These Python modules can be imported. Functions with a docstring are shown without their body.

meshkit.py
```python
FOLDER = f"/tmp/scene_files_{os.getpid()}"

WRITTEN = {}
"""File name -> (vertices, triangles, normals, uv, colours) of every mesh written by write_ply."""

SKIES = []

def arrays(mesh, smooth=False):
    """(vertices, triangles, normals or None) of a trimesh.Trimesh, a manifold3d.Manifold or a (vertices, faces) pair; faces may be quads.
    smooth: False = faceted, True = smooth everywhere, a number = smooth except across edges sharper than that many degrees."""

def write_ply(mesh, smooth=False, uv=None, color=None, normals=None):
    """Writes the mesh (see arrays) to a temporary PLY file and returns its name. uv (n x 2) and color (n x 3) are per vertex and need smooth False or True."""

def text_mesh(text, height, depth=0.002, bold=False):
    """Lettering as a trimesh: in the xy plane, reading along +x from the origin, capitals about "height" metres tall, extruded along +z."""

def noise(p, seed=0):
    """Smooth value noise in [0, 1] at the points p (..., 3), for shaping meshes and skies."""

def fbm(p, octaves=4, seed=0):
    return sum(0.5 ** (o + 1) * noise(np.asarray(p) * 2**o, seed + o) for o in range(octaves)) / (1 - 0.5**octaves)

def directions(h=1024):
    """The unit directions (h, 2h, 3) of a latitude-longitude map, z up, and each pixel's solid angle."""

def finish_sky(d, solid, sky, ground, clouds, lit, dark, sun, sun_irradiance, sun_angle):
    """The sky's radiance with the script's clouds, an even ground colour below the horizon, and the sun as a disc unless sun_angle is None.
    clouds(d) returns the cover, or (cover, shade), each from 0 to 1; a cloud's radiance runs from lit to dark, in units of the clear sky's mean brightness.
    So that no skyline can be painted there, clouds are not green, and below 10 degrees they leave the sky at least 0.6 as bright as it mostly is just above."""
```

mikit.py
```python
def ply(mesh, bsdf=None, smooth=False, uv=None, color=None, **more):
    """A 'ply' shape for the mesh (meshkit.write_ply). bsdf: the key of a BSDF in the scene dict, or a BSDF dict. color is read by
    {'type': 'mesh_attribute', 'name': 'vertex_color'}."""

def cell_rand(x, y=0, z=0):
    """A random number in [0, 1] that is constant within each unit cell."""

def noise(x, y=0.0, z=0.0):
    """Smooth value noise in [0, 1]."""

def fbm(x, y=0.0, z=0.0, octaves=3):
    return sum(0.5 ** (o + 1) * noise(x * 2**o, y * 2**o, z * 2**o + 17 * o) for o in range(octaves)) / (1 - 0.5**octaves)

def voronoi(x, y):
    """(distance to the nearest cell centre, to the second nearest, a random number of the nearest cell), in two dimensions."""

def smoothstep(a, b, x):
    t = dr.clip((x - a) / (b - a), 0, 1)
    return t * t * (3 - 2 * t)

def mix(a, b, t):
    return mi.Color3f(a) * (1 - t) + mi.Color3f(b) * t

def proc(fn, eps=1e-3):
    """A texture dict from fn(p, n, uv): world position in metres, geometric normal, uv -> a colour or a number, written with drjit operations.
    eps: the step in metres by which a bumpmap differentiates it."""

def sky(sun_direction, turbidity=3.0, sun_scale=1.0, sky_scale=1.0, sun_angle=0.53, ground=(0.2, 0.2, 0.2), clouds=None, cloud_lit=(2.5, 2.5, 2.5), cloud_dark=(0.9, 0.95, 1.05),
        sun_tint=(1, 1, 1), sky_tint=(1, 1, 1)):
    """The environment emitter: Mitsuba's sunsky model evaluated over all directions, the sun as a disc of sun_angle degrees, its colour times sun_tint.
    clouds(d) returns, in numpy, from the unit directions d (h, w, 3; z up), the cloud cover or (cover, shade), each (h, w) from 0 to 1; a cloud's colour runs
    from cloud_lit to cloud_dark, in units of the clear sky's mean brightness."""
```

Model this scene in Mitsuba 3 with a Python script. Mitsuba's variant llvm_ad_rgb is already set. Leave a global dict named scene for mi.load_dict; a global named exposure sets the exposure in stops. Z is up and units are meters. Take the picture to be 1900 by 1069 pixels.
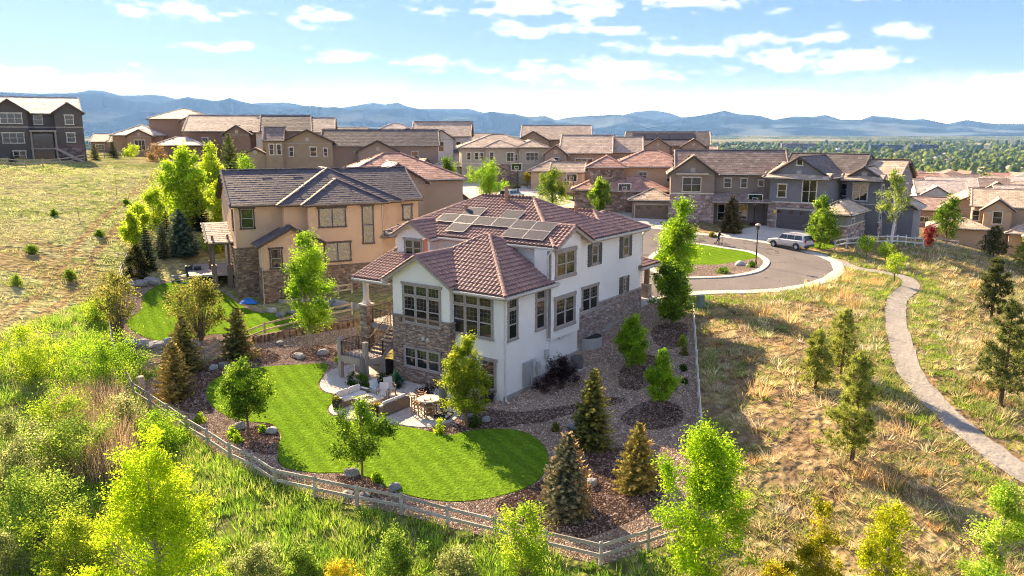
import math, numpy as np, trimesh, shapely, mitsuba as mi, drjit as dr, mikit, meshkit
from shapely.geometry import Polygon, MultiPolygon, box as sbox, LineString, Point
from shapely.ops import unary_union
from scipy.interpolate import RBFInterpolator
from scipy.ndimage import gaussian_filter
from scipy.spatial import Delaunay
from mikit import noise, fbm, voronoi, cell_rand, smoothstep, mix

T = mi.ScalarTransform4f
scene, labels = {}, {}

# ---------------------------------------------------------------- camera, sky, sun, exposure
PITCH = math.radians(11.2)
EYE = 15.8
scene["camera"] = {"type": "perspective", "fov": 2 * math.degrees(math.atan(950 / 1450)), "fov_axis": "x", "near_clip": 0.5, "far_clip": 60000.0,
                   "to_world": T().look_at(origin=[0, 0, EYE], target=[0, math.cos(PITCH), EYE - math.sin(PITCH)], up=[0, 0, 1])}
SUN_AZ, SUN_EL = math.radians(-33), math.radians(31.5)
SUN = [math.sin(SUN_AZ) * math.cos(SUN_EL), math.cos(SUN_AZ) * math.cos(SUN_EL), math.sin(SUN_EL)]
# single clouds: azimuth and elevation of the centre, half width, half height in degrees, thickness
CLOUDS = [(4.0, 8.6, 7.8, 1.25, 1.0), (12.0, 8.6, 5.0, 1.0, 1.0), (4.0, 6.95, 3.8, .55, .95), (-22.5, 7.6, 3.0, .75, .95), (-24.5, 9.1, 3.6, .45, .7), (-13.3, 7.55, 1.7, .8, .95), (-19.3, 5.55, 3.6, .32, .8),
          (-11.5, 5.0, 1.7, .38, .85), (-6.0, 4.9, 1.5, .36, .9), (13.0, 5.5, 5.6, .75, .85), (6.5, 4.2, 8.8, .95, .8), (21.3, 6.2, 1.6, .5, .95), (25.6, 6.2, 2.4, .55, .9), (20.8, 4.5, 3.6, .7, .9), (16.6, 6.4, 1.0, .3, .8),
          (25.5, 8.7, 2.0, .5, .9), (30.5, 8.8, 2.4, .4, .9), (34, 3.2, 4, .5, .6), (-30, 3.4, 8, .8, .6)]


def clouds(d):
    az, el = np.degrees(np.arctan2(d[..., 0], d[..., 1])), np.degrees(np.arcsin(np.clip(d[..., 2], -1, 1)))
    p = np.stack([az * .6, el * 2.3, az * 0], -1)
    n = meshkit.fbm(p, 7, 3) - .5
    w = meshkit.fbm(np.stack([az * .25, el * .9, az * 0 + 7], -1), 4, 9) - .5
    fine = meshkit.fbm(np.stack([az * 1.6, el * 5.5, az * 0 + 5], -1), 5, 13) - .5
    cover = np.zeros(az.shape)
    for a, e, rx, ry, k in CLOUDS:
        de = (el - e) / ry
        de = np.where(de < 0, de * 1.5, de)                                   # flatter undersides
        q = 1 - np.sqrt(((az - a) / rx) ** 2 + de ** 2) + n * 3.2 + fine * 1.3 + w * 1.2 - .02
        cover = np.maximum(cover, k * np.clip(q * 1.25, 0, 1) * (.7 + .6 * np.clip(fine + .5, 0, 1)))
    far = meshkit.fbm(np.stack([d[..., 0] * 5, d[..., 1] * 5, d[..., 2] * 9], -1), 5, 21)      # unseen broken cumulus over the rest of the sky, cover raised as fill light
    cover = np.maximum(cover, np.clip((far - .46) * 5, 0, .85) * np.clip((el - 10.5) / 4, 0, 1))
    band = np.clip(1 - (el - 1.1 - 1.8 * w - 1.2 * fine) / 3.2, 0, 1) ** 1.3                 # bright veil along the horizon
    cover = np.clip(np.maximum(cover, band * .9), 0, 1)
    shade = np.clip(.1 + .9 * (meshkit.fbm(np.stack([az * .4, el * 1.6 + .55, az * 0 + 3], -1), 4, 5) - .42), 0, .45)
    return cover, shade


scene["sky"] = mikit.sky(SUN, turbidity=2.0, sun_scale=1.5, sky_scale=.54, clouds=clouds, cloud_lit=(4.7, 4.9, 5.4), cloud_dark=(3.5, 3.75, 4.3), sun_tint=(1.0, .975, .95), sky_tint=(.6, .7, 1.16))
exposure = 3.08

# ---------------------------------------------------------------- helpers
_taken = {}


def numbered(name):
    n = _taken.get(name, 0)
    _taken[name] = n + 1
    return name if n == 0 else f"{name}_{n:03d}"


def tag(key, label=None, cat=None, group=None, kind=None):
    labels[key] = {k: v for k, v in (("label", label), ("category", cat), ("group", group), ("kind", kind)) if v}
    return key


class MB:
    """Collects triangles with a colour per vertex."""

    def __init__(s):
        s.v, s.f, s.c, s.n = [], [], [], 0

    def add(s, v, f, c=(1, 1, 1)):
        v, f = np.asarray(v, float).reshape(-1, 3), np.asarray(f, int)
        if not len(v):
            return s
        if f.shape[1] == 4:
            f = np.vstack([f[:, [0, 1, 2]], f[:, [0, 2, 3]]])
        s.v.append(v)
        s.f.append(f + s.n)
        s.c.append(np.broadcast_to(np.asarray(c, float), v.shape))
        s.n += len(v)
        return s

    def quad(s, a, b, c, d, col=(1, 1, 1)):
        return s.add([a, b, c, d], [[0, 1, 2], [0, 2, 3]], col)

    def obox(s, o, ex, ey, ez, c=(1, 1, 1)):
        """Box from a corner and three edge vectors."""
        o, ex, ey, ez = (np.asarray(q, float) for q in (o, ex, ey, ez))
        v = [o + a * ex + b * ey + g * ez for g in (0, 1) for b in (0, 1) for a in (0, 1)]
        f = [[0, 2, 3, 1], [4, 5, 7, 6], [0, 1, 5, 4], [2, 6, 7, 3], [0, 4, 6, 2], [1, 3, 7, 5]]
        if np.dot(np.cross(ex, ey), ez) < 0:
            f = [q[::-1] for q in f]
        return s.add(v, f, c)

    def box(s, x0, x1, y0, y1, z0, z1, c=(1, 1, 1), M=None):
        o, e = np.array([x0, y0, z0], float), np.diag([x1 - x0, y1 - y0, z1 - z0]).astype(float)
        if M is not None:
            o, e = M[:3, :3] @ o + M[:3, 3], e @ M[:3, :3].T
        return s.obox(o, *e, c)

    def tube(s, pts, rad, k=6, c=(1, 1, 1), cap=True):
        pts = np.asarray(pts, float)
        rad = np.broadcast_to(np.asarray(rad, float), (len(pts),))
        t = np.gradient(pts, axis=0)
        t /= np.linalg.norm(t, axis=1, keepdims=True) + 1e-12
        ref = np.array([0, 0, 1.0]) if abs(t[0, 2]) < .9 else np.array([1.0, 0, 0])
        a = np.cross(t, ref)
        a /= np.linalg.norm(a, axis=1, keepdims=True) + 1e-12
        b = np.cross(t, a)
        ang = np.arange(k) * 2 * np.pi / k
        v = pts[:, None] + rad[:, None, None] * (np.cos(ang)[None, :, None] * a[:, None] + np.sin(ang)[None, :, None] * b[:, None])
        i = np.arange(len(pts) - 1)[:, None] * k
        j = np.arange(k)[None]
        f = np.stack([i + j, i + k + j, i + k + (j + 1) % k, i + (j + 1) % k], -1).reshape(-1, 4)
        s.add(v.reshape(-1, 3), f, c)
        if cap:
            for e, fl in ((0, 1), (len(pts) - 1, -1)):
                s.add(np.vstack([v[e], pts[e]]), [[q, (q + 1) % k, k][::fl] for q in range(k)], c)
        return s

    def prism(s, poly, z0, z1, c=(1, 1, 1), M=None):
        m = trimesh.creation.extrude_polygon(poly, z1 - z0, engine="earcut")
        v = m.vertices + [0, 0, z0]
        if M is not None:
            v = v @ M[:3, :3].T + M[:3, 3]
        return s.add(v, m.faces, c)

    def lathe(s, prof, k=20, o=(0, 0, 0), c=(1, 1, 1)):
        prof = np.asarray(prof, float)
        ang = np.arange(k) * 2 * np.pi / k
        v = np.stack([prof[:, :1] * np.cos(ang), prof[:, :1] * np.sin(ang), np.repeat(prof[:, 1:], k, 1)], -1) + np.asarray(o, float)
        i, j = np.arange(len(prof) - 1)[:, None] * k, np.arange(k)[None]
        return s.add(v.reshape(-1, 3), np.stack([i + j, i + (j + 1) % k, i + k + (j + 1) % k, i + k + j], -1).reshape(-1, 4), c)

    def mesh(s):
        return np.vstack(s.v), np.vstack(s.f), np.vstack(s.c)

    def put(s, key, mat="m_paint", smooth=False):
        if s.n:
            v, f, c = s.mesh()
            scene[key] = mikit.ply((v, f), mat, smooth, uv=code(c))
        return key


def frame(x, y, z, deg):
    """4x4 placing a thing at (x, y, z), its own x axis turned deg from world x."""
    a = math.radians(deg)
    M = np.eye(4)
    M[:2, :2] = [[math.cos(a), -math.sin(a)], [math.sin(a), math.cos(a)]]
    M[:3, 3] = x, y, z
    return M


def lin(h):
    """Linear colour of an sRGB hex."""
    q = np.array([int(h[i:i + 2], 16) for i in (0, 2, 4)]) / 255
    return np.where(q <= .04045, q / 12.92, ((q + .055) / 1.055) ** 2.4)


# ---------------------------------------------------------------- materials
def code(c):
    """Each piece's own colour, packed into its texture coordinates (one pair per piece)."""
    q = np.sqrt(np.clip(c, 0, .998))
    return np.stack([np.floor(q[:, 0] * 1000) + q[:, 1] * .98 + .01, q[:, 2]], -1)


def own(uv):
    r = dr.floor(uv.x)
    g = (uv.x - r - .01) / .98
    return mi.Color3f(dr.square(r / 1000), dr.square(g), dr.square(uv.y))


VC = mikit.proc(lambda p, n, uv: own(uv))
VCG = mikit.proc(lambda p, n, uv: own(uv) * (.84 + .32 * fbm(p.x * 1.3, p.y * 1.3, p.z * 1.3, 4)))
VCS = mikit.proc(lambda p, n, uv: own(uv) * (.94 + .12 * fbm(p.x * .9, p.y * .9, p.z * .5, 4)))
VCL = mikit.proc(lambda p, n, uv: dr.minimum(own(uv) * 1.5, .9))
VCN = mikit.proc(lambda p, n, uv: dr.minimum(own(uv) * 1.6, .9))
VCT = mikit.proc(lambda p, n, uv: own(uv) * (.72 + .56 * fbm(p.x * 3, p.y * 3, p.z * 3, 3)))


def pr(base, rough, spec=.3, **k):
    return {"type": "principled", "base_color": base if isinstance(base, dict) else {"type": "rgb", "value": list(map(float, base))}, "roughness": rough, "specular": spec, **k}


def two(b):
    return {"type": "twosided", "bsdf": b}


def bump(b, fn, scale, eps=1e-2):
    return {"type": "bumpmap", "arbitrary": mikit.proc(fn, eps), "scale": scale, "bsdf": b}


scene["m_paint"] = two(pr(VCG, .6, .3))
scene["m_matte"] = two(pr(VCG, .9, .15))
scene["m_metal"] = two(pr(VC, .35, .6, metallic=.5))
scene["m_tile"] = two(pr(VCG, .7, .25))
scene["m_cloth"] = two(pr(VC, .9, .1, sheen=.3))
scene["m_glass"] = two(pr((.012, .015, .018), .04, .9))
scene["m_carpaint"] = two(pr(VC, .3, .5, clearcoat=1.0, clearcoat_gloss=.95, metallic=.3))
scene["m_stucco"] = two(bump(pr(VCS, .9, .15), lambda p, n, uv: fbm(p.x * 9, p.y * 9, p.z * 9, 3), .02, 2e-2))
scene["m_siding"] = two(bump(pr(VCG, .7, .25), lambda p, n, uv: (p.z * 5 - dr.floor(p.z * 5)), .025, 1e-2))
scene["m_stone"] = two(bump(pr(VCT, .85, .2), lambda p, n, uv: fbm(p.x * 14, p.y * 14, p.z * 14, 3), .02, 1e-2))
scene["m_leaf"] = {"type": "principledthin", "base_color": VCL, "roughness": .5, "diff_trans": 1.35, "spec_trans": 0.0}
scene["m_needle"] = {"type": "principledthin", "base_color": VCN, "roughness": .7, "diff_trans": .95, "spec_trans": 0.0}
scene["m_bark"] = two(bump(pr(VCT, .95, .1), lambda p, n, uv: fbm(p.x * 20, p.y * 20, p.z * 5, 2), .02))

# ---------------------------------------------------------------- the lie of the land
HC, HU, HW = np.array([-.48, 44.5]), np.array([.5821, .8131]), np.array([-.8131, .5821])   # corner of the white house and its two wall directions


def hp(t, s):
    """Ground plan point of the white house's own axes, in metres."""
    return HC + HU * t + HW * s


_ctl = [(*hp(t, s), z) for t, s, z in (
    (-.5, -.5, 0), (-.5, 4, 0), (-.5, 9, 0), (-3, 2, 0), (-4, 8, 0), (-4, 5, 0), (-3, 12, .05), (-7, 6, -.05), (-8, 12, -.05), (-6, 0, -.15), (5, -1, .5), (9, -1, 1.25), (13, -1, 1.9), (17.7, -1, 2.5), (5, -5, .1), (9, -5, .75), (13, -5, 1.5), (17.7, -5, 2.3),
    (18, 3, 2.8), (18, 9, 3.0), (14, 15, 2.7), (5, 11, .2), (9, 15, 1.3), (1, 15, .2), (8, 5, 1), (14, 5, 2.4), (3, 5, .2))]
_ctl += [(-16, 41, -.1), (-18, 46, .1), (-11.5, 47, 0), (-20.5, 49, .45), (-11, 52, .2), (-6, 30.5, -.6), (-2.3, 30, -.9), (3.4, 28.6, -1.2), (6, 29.6, -1.1), (9, 31, -.8), (10, 39, .3), (12.6, 48, 1.4), (13.3, 57.5, 2.3),
         (-12, 33, -.7), (-15.5, 36, -.55), (-20, 42.5, -.35), (-22.5, 45.3, -.15), (-22.5, 57, 1.2), (-19, 58, 1.3), (-28, 60, 1.6), (-16, 61, 1.3), (-30, 75, 3.0), (-22, 67, 1.3), (-12, 70, 2.0), (-20, 80, 3.2), (-12.5, 60, 1.2), (-9, 62, 1.9),
         (-26, 30, -1.2), (-20, 27, -1.9), (-10, 24, -2.2), (0, 23, -2.2), (8, 23, -1.9), (16, 27, -1.1), (24, 28, -.6), (-27, 42, .6), (-33, 48, 2.6), (-41, 74, 6.2), (-40, 60, 4.6), (-55, 60, 7.0), (-34, 88, 6.2), (-60, 90, 9.5),
         (-28, 105, 6.3), (-45, 110, 9.5), (-66, 126, 11), (-85, 120, 12.5), (-60, 145, 11), (-90, 80, 12), (-50, 30, 4), (-40, 20, 1.5), (-18, 100, 5.0), (-30, 135, 8.5), (-30, 10, -1), (0, 8, -3), (30, 10, -1.5),
         (20, 66, 3), (14, 62, 2.9), (30, 72, 3), (23, 80, 3), (10, 78, 3.1), (12, 90, 3.9), (5, 100, 5.0), (25, 95, 4.2), (31, 62, 2.6), (24, 46, 1.8), (23.4, 40, 1.0), (23.4, 35, .4), (17, 38, .8), (18, 48, 1.9), (20, 55, 2.4), (30, 45, 1.4), (38, 58, .9), (36, 40, 0), (50, 60, -.8),
         (42, 90, 3.8), (40, 82, 3.1), (48, 92, 3.2), (52, 99, 2.8), (56, 90, 1.9), (55, 78, .0), (60, 98, -.2), (79, 127, -1.4), (62, 125, 1.0), (95, 120, -3), (80, 70, -3), (95, 170, -3), (70, 190, 1), (110, 250, -2.5), (60, 35, -2.5),
         (36, 112, 5.0), (20, 120, 6.0), (0, 112, 6.2), (-8, 118, 6.8), (10, 135, 7.4), (-5, 140, 8.0), (-20, 130, 7.2), (35, 150, 6.0), (20, 180, 7.5), (-20, 180, 8.5), (-60, 190, 9.5), (0, 240, 7.6), (-80, 260, 8.5), (60, 240, 1.5), (150, 275, -6), (-140, 180, 11), (-160, 90, 15), (130, 80, -8), (140, 160, -6)]
_ctl = np.array(_ctl, float)
_rbf = RBFInterpolator(_ctl[:, :2] / 30, _ctl[:, 2], kernel="linear", smoothing=.01)


def _smooth(a, b, x):
    t = np.clip((x - a) / (b - a), 0, 1)
    return t * t * (3 - 2 * t)


# the interpolated land is tabulated once on a half-metre raster, softened, and read back bilinearly
_gx, _gy = np.arange(-170, 171, .5), np.arange(4, 285, .5)
_tab = _rbf(np.stack(np.meshgrid(_gx, _gy, indexing="ij"), -1).reshape(-1, 2) / 30).reshape(len(_gx), len(_gy))
_tab = gaussian_filter(_tab, 2.2)


def ground(x, y):
    """Height of the land in metres."""
    x, y = np.broadcast_arrays(np.asarray(x, float), np.asarray(y, float))
    i, j = (np.clip(x, -169.9, 169.9) + 170) * 2, (np.clip(y, 4.1, 284.4) - 4) * 2
    a, b = i.astype(int), j.astype(int)
    f, g = i - a, j - b
    near = (_tab[a, b] * (1 - f) + _tab[a + 1, b] * f) * (1 - g) + (_tab[a, b + 1] * (1 - f) + _tab[a + 1, b + 1] * f) * g
    r = np.hypot(np.maximum(np.abs(x) - 165, 0), np.maximum(y - 270, 0) + np.maximum(4 - y, 0))
    plain = -62 + 42 * _smooth(2500, 11500, np.hypot(x, y)) + 5 * np.sin(x / 900 + 1) * np.cos(y / 1300)
    k = _smooth(0, 700, r)
    return near * (1 - k) + plain * k

# ---------------------------------------------------------------- ground, streets, lawns
def dirt(p, n, uv):
    """Bare and grassy ground: pale dry soil, straw and green patches."""
    a, b, c = fbm(p.x * .11, p.y * .11, 1.0, 4), fbm(p.x * .6, p.y * .6, 5.0, 4), fbm(p.x * 3.1, p.y * 3.1, 9.0, 3)
    col = mix((.27, .19, .115), (.38, .29, .15), smoothstep(.35, .65, b))
    left = smoothstep(-8, -26, p.x) * smoothstep(30, 60, p.y)
    col = mix(col, (.46, .47, .22), left * (.6 + .4 * smoothstep(.38, .6, a * .6 + b * .4)))
    green = smoothstep(.47, .62, a * .55 + b * .45)
    col = mix(col, (.17, .22, .045), green * (.5 + .25 * left))
    off = p.x * (-0.9670) + p.y * (-0.2546) - (19.14) + 2.2 * (fbm(p.y * .05, 3.0, 1.0, 3) - .5)
    ruts = dr.maximum(smoothstep(.55, .15, dr.abs(off)), smoothstep(.55, .15, dr.abs(off - 1.9)))
    col = mix(col, (.34, .22, .12), left * dr.maximum(ruts * .8, smoothstep(.55, .7, fbm(p.x * .09, p.y * .3, 4.0, 3)) * .6))
    wet = smoothstep(-16, -13, p.x) * smoothstep(40, 34, p.y) * smoothstep(14, 4, p.x)
    wet2 = smoothstep(40, 34, p.y) * smoothstep(6, -4, p.x)
    col = mix(col, (.10, .15, .03), dr.maximum(wet, wet2) * .85)
    f1, f2, r1 = voronoi(p.x * 1.7 + b * .8, p.y * 1.7)
    tuft = smoothstep(.62, .1, f1) * smoothstep(900, 200, p.y)
    col = mix(col * .72, mix(col * 1.25, (.40, .33, .19), r1 * .6), tuft * .6)  # painted tuft mottle: paler tops, darkened gaps standing for tuft shadows
    col = col * (.55 + .9 * c)
    # the plain a long way off: woods, fields and roofs too small to tell apart
    d = smoothstep(420, 900, p.y)
    w = fbm(p.x * .012, p.y * .004, 3.0, 4)
    f1, f2, cid = voronoi(p.x * .03, p.y * .016)
    plain = mix((.035, .065, .025), (.10, .12, .06), smoothstep(.4, .6, w))
    plain = mix(plain, (.34, .31, .27), smoothstep(.80, .9, cid) * smoothstep(.42, .55, w))
    plain = mix(plain, (.30, .28, .17), smoothstep(.6, .75, fbm(p.x * .0011, p.y * .0006, 8.0, 3)) * .8)
    return mix(col, plain, d)


scene["m_dirt"] = two(bump({"type": "diffuse", "reflectance": mikit.proc(dirt)}, lambda p, n, uv: fbm(p.x * 2.3, p.y * 2.3, 0.0, 4) + .28 * smoothstep(.62, .05, voronoi(p.x * 1.7 + fbm(p.x * .6, p.y * .6, 5.0, 4) * .8, p.y * 1.7)[0]), .25, 5e-2))


def lawn_fn(p, n, uv):
    a, b = fbm(p.x * .5, p.y * .5, 2.0, 3), fbm(p.x * 5, p.y * 5, 4.0, 3)
    s = (p.x * .86 + p.y * .5) * 1.15
    st = smoothstep(.35, .65, dr.abs(s - dr.floor(s) - .5) * 2)
    col = mix((.10, .195, .014), (.15, .25, .02), a)
    return col * (.72 + .5 * b) * (.87 + .19 * st)


scene["m_lawn"] = two(bump({"type": "diffuse", "reflectance": mikit.proc(lawn_fn)}, lambda p, n, uv: fbm(p.x * 9, p.y * 9, 0.0, 3), .06, 3e-2))


def speckle(c0, c1, c2, s):
    def fn(p, n, uv):
        f1, f2, r = voronoi(p.x * s, p.y * s)
        g = fbm(p.x * .7, p.y * .7, 1.0, 3)
        col = mix(mix(c0, c1, r), c2, smoothstep(.78, .9, r))
        return col * (.55 + .55 * smoothstep(.0, .35, f2 - f1)) * (.8 + .4 * g)
    return fn


def cellbump(s):
    def fn(p, n, uv):
        f1, f2, r = voronoi(p.x * s, p.y * s)
        return smoothstep(0, .4, f2 - f1) + r * .6
    return fn


scene["m_gravel"] = two(bump({"type": "diffuse", "reflectance": mikit.proc(speckle((.27, .19, .145), (.40, .305, .24), (.52, .45, .38), 9.0))}, cellbump(9.0), .05, 2e-2))
scene["m_mulch"] = two(bump({"type": "diffuse", "reflectance": mikit.proc(speckle((.065, .043, .034), (.155, .10, .078), (.29, .225, .19), 7.0))}, cellbump(7.0), .06, 2e-2))
scene["m_path"] = two(bump({"type": "diffuse", "reflectance": mikit.proc(lambda p, n, uv: mix((.25, .235, .215), (.37, .345, .315), fbm(p.x * .8, p.y * .8, 1.0, 4)) * (.8 + .4 * fbm(p.x * 8, p.y * 8, 3.0, 3)))}, lambda p, n, uv: fbm(p.x * 5, p.y * 5, 0.0, 3), .05, 3e-2))
scene["m_concrete"] = two(pr(mikit.proc(lambda p, n, uv: mix((.40, .37, .34), (.52, .48, .44), fbm(p.x * .6, p.y * .6, 1.0, 4)) * (.88 + .24 * fbm(p.x * 6, p.y * 6, 3.0, 3)) * (1 - .4 * dr.maximum(smoothstep(.03, .012, dr.abs((p.x * .58 + p.y * .81) / 2.2 - dr.floor((p.x * .58 + p.y * .81) / 2.2) - .5) * 2.2), smoothstep(.03, .012, dr.abs((p.x * .81 - p.y * .58) / 2.2 - dr.floor((p.x * .81 - p.y * .58) / 2.2) - .5) * 2.2)))), .85, .2))
scene["m_asphalt"] = two(pr(mikit.proc(lambda p, n, uv: mix((.105, .093, .092), (.165, .148, .142), fbm(p.x * .35, p.y * .35, 1.0, 4)) * (.85 + .3 * fbm(p.x * 9, p.y * 9, 3.0, 2)) * (1 - .5 * smoothstep(.011, .003, dr.abs(fbm(p.x * .16, p.y * .16, 7.0, 4) - .5)))), .85, .25))


def axis(lo, hi, step, far):
    a = list(np.arange(lo, hi + step / 2, step))
    d, q = step, a[-1]
    while q < far:
        d *= 1.16
        q += d
        a.append(q)
    return a


_xs = np.array([-v for v in axis(75, 75, .6, 26000)[::-1]] + list(np.arange(-74.4, 74.9, .6)) + axis(75, 75, .6, 26000))
_ys = np.array([-400, -200, -100, -60, -35, -20, -10, -2, 4, 8, 12, 15, 17] + axis(18, 125, .55, 24000))
GX, GY = np.meshgrid(_xs, _ys, indexing="ij")
GZ = ground(GX, GY)
_rel = (meshkit.fbm(np.stack([GX * .45, GY * .45, GX * 0], -1), 3, 4) - .5) * .42
_yard = Polygon([(-23.23, 44.58), (-19.47, 41.91), (-9.00, 33.19), (-2.74, 30.72), (3.54, 28.53), (5.57, 29.45), (8.43, 30.73), (10.07, 39.22), (14.41, 60.44), (15.08, 90.52), (-18.20, 140.08), (-32.06, 92.88), (-36.32, 73.00), (-29.84, 56.08)])
shapely.prepare(_yard)
_soft = 1 - gaussian_filter(shapely.contains_xy(_yard.buffer(1.0), GX, GY).astype(float), 2)
SINK = []                                                                  # areas under paving, where the land is scraped 6 cm lower


def drape(poly, step, off, skirt=0.0):
    """A sheet lying on the land: points inside and along the outline, triangulated."""
    poly = poly.buffer(0)
    mb = MB()
    for g in (poly.geoms if hasattr(poly, "geoms") else [poly]):
        g = g.segmentize(step)
        x0, y0, x1, y1 = g.bounds
        X, Y = np.meshgrid(np.arange(x0, x1, step), np.arange(y0, y1, step))
        inner = g.buffer(-step * .45)
        ok = shapely.contains_xy(inner, X, Y) if not inner.is_empty else np.zeros(X.shape, bool)
        rings = [np.array(r.coords)[:-1] for r in [g.exterior, *g.interiors]]
        pts = np.vstack([*rings, np.stack([X[ok], Y[ok]], -1)])
        pts = np.unique(np.round(pts, 4), axis=0)
        tri = Delaunay(pts).simplices
        cen = pts[tri].mean(1)
        tri = tri[shapely.contains_xy(g, cen[:, 0], cen[:, 1])]
        a, b, c = pts[tri[:, 0]], pts[tri[:, 1]], pts[tri[:, 2]]
        area = (b[:, 0] - a[:, 0]) * (c[:, 1] - a[:, 1]) - (b[:, 1] - a[:, 1]) * (c[:, 0] - a[:, 0])
        tri = np.where(area[:, None] < 0, tri[:, ::-1], tri)[np.abs(area) > 1e-7]
        z = ground(pts[:, 0], pts[:, 1]) + off
        mb.add(np.column_stack([pts, z]), tri)
        if skirt:
            for r in rings:
                q = np.vstack([r, r[:1]])
                zz = ground(q[:, 0], q[:, 1]) + off
                top, bot = np.column_stack([q, zz]), np.column_stack([q, zz - skirt])
                n = len(q)
                i = np.arange(n - 1)
                mb.add(np.vstack([top, bot]), np.stack([i, i + 1, i + 1 + n, i + n], -1))
    return mb


def sheet(key, poly, mat, off, step=.6, skirt=0.0, label=None):
    mb = drape(poly, step, off, skirt)
    v, f, c = mb.mesh()
    scene[key] = mikit.ply((v, f), mat, True if not skirt else 40)
    tag(key, label, kind="structure")
    SINK.append(poly)
    return poly


def smooth_poly(pts, n=8):
    """A closed curve through the points (Catmull-Rom)."""
    p = np.array(pts, float)
    out = []
    for i in range(len(p)):
        a, b, c, d = p[i - 1], p[i], p[(i + 1) % len(p)], p[(i + 2) % len(p)]
        t = np.linspace(0, 1, n, endpoint=False)[:, None]
        out.append(.5 * ((2 * b) + (-a + c) * t + (2 * a - 5 * b + 4 * c - d) * t ** 2 + (-a + 3 * b - 3 * c + d) * t ** 3))
    return Polygon(np.vstack(out)).buffer(0)


def smooth_line(pts, n=8):
    p = np.array(pts, float)
    p = np.vstack([2 * p[0] - p[1], p, 2 * p[-1] - p[-2]])
    out = []
    for i in range(1, len(p) - 2):
        a, b, c, d = p[i - 1:i + 3]
        t = np.linspace(0, 1, n, endpoint=False)[:, None]
        out.append(.5 * ((2 * b) + (-a + c) * t + (2 * a - 5 * b + 4 * c - d) * t ** 2 + (-a + 3 * b - 3 * c + d) * t ** 3))
    return np.vstack([*out, p[-2:-1]])


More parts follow.
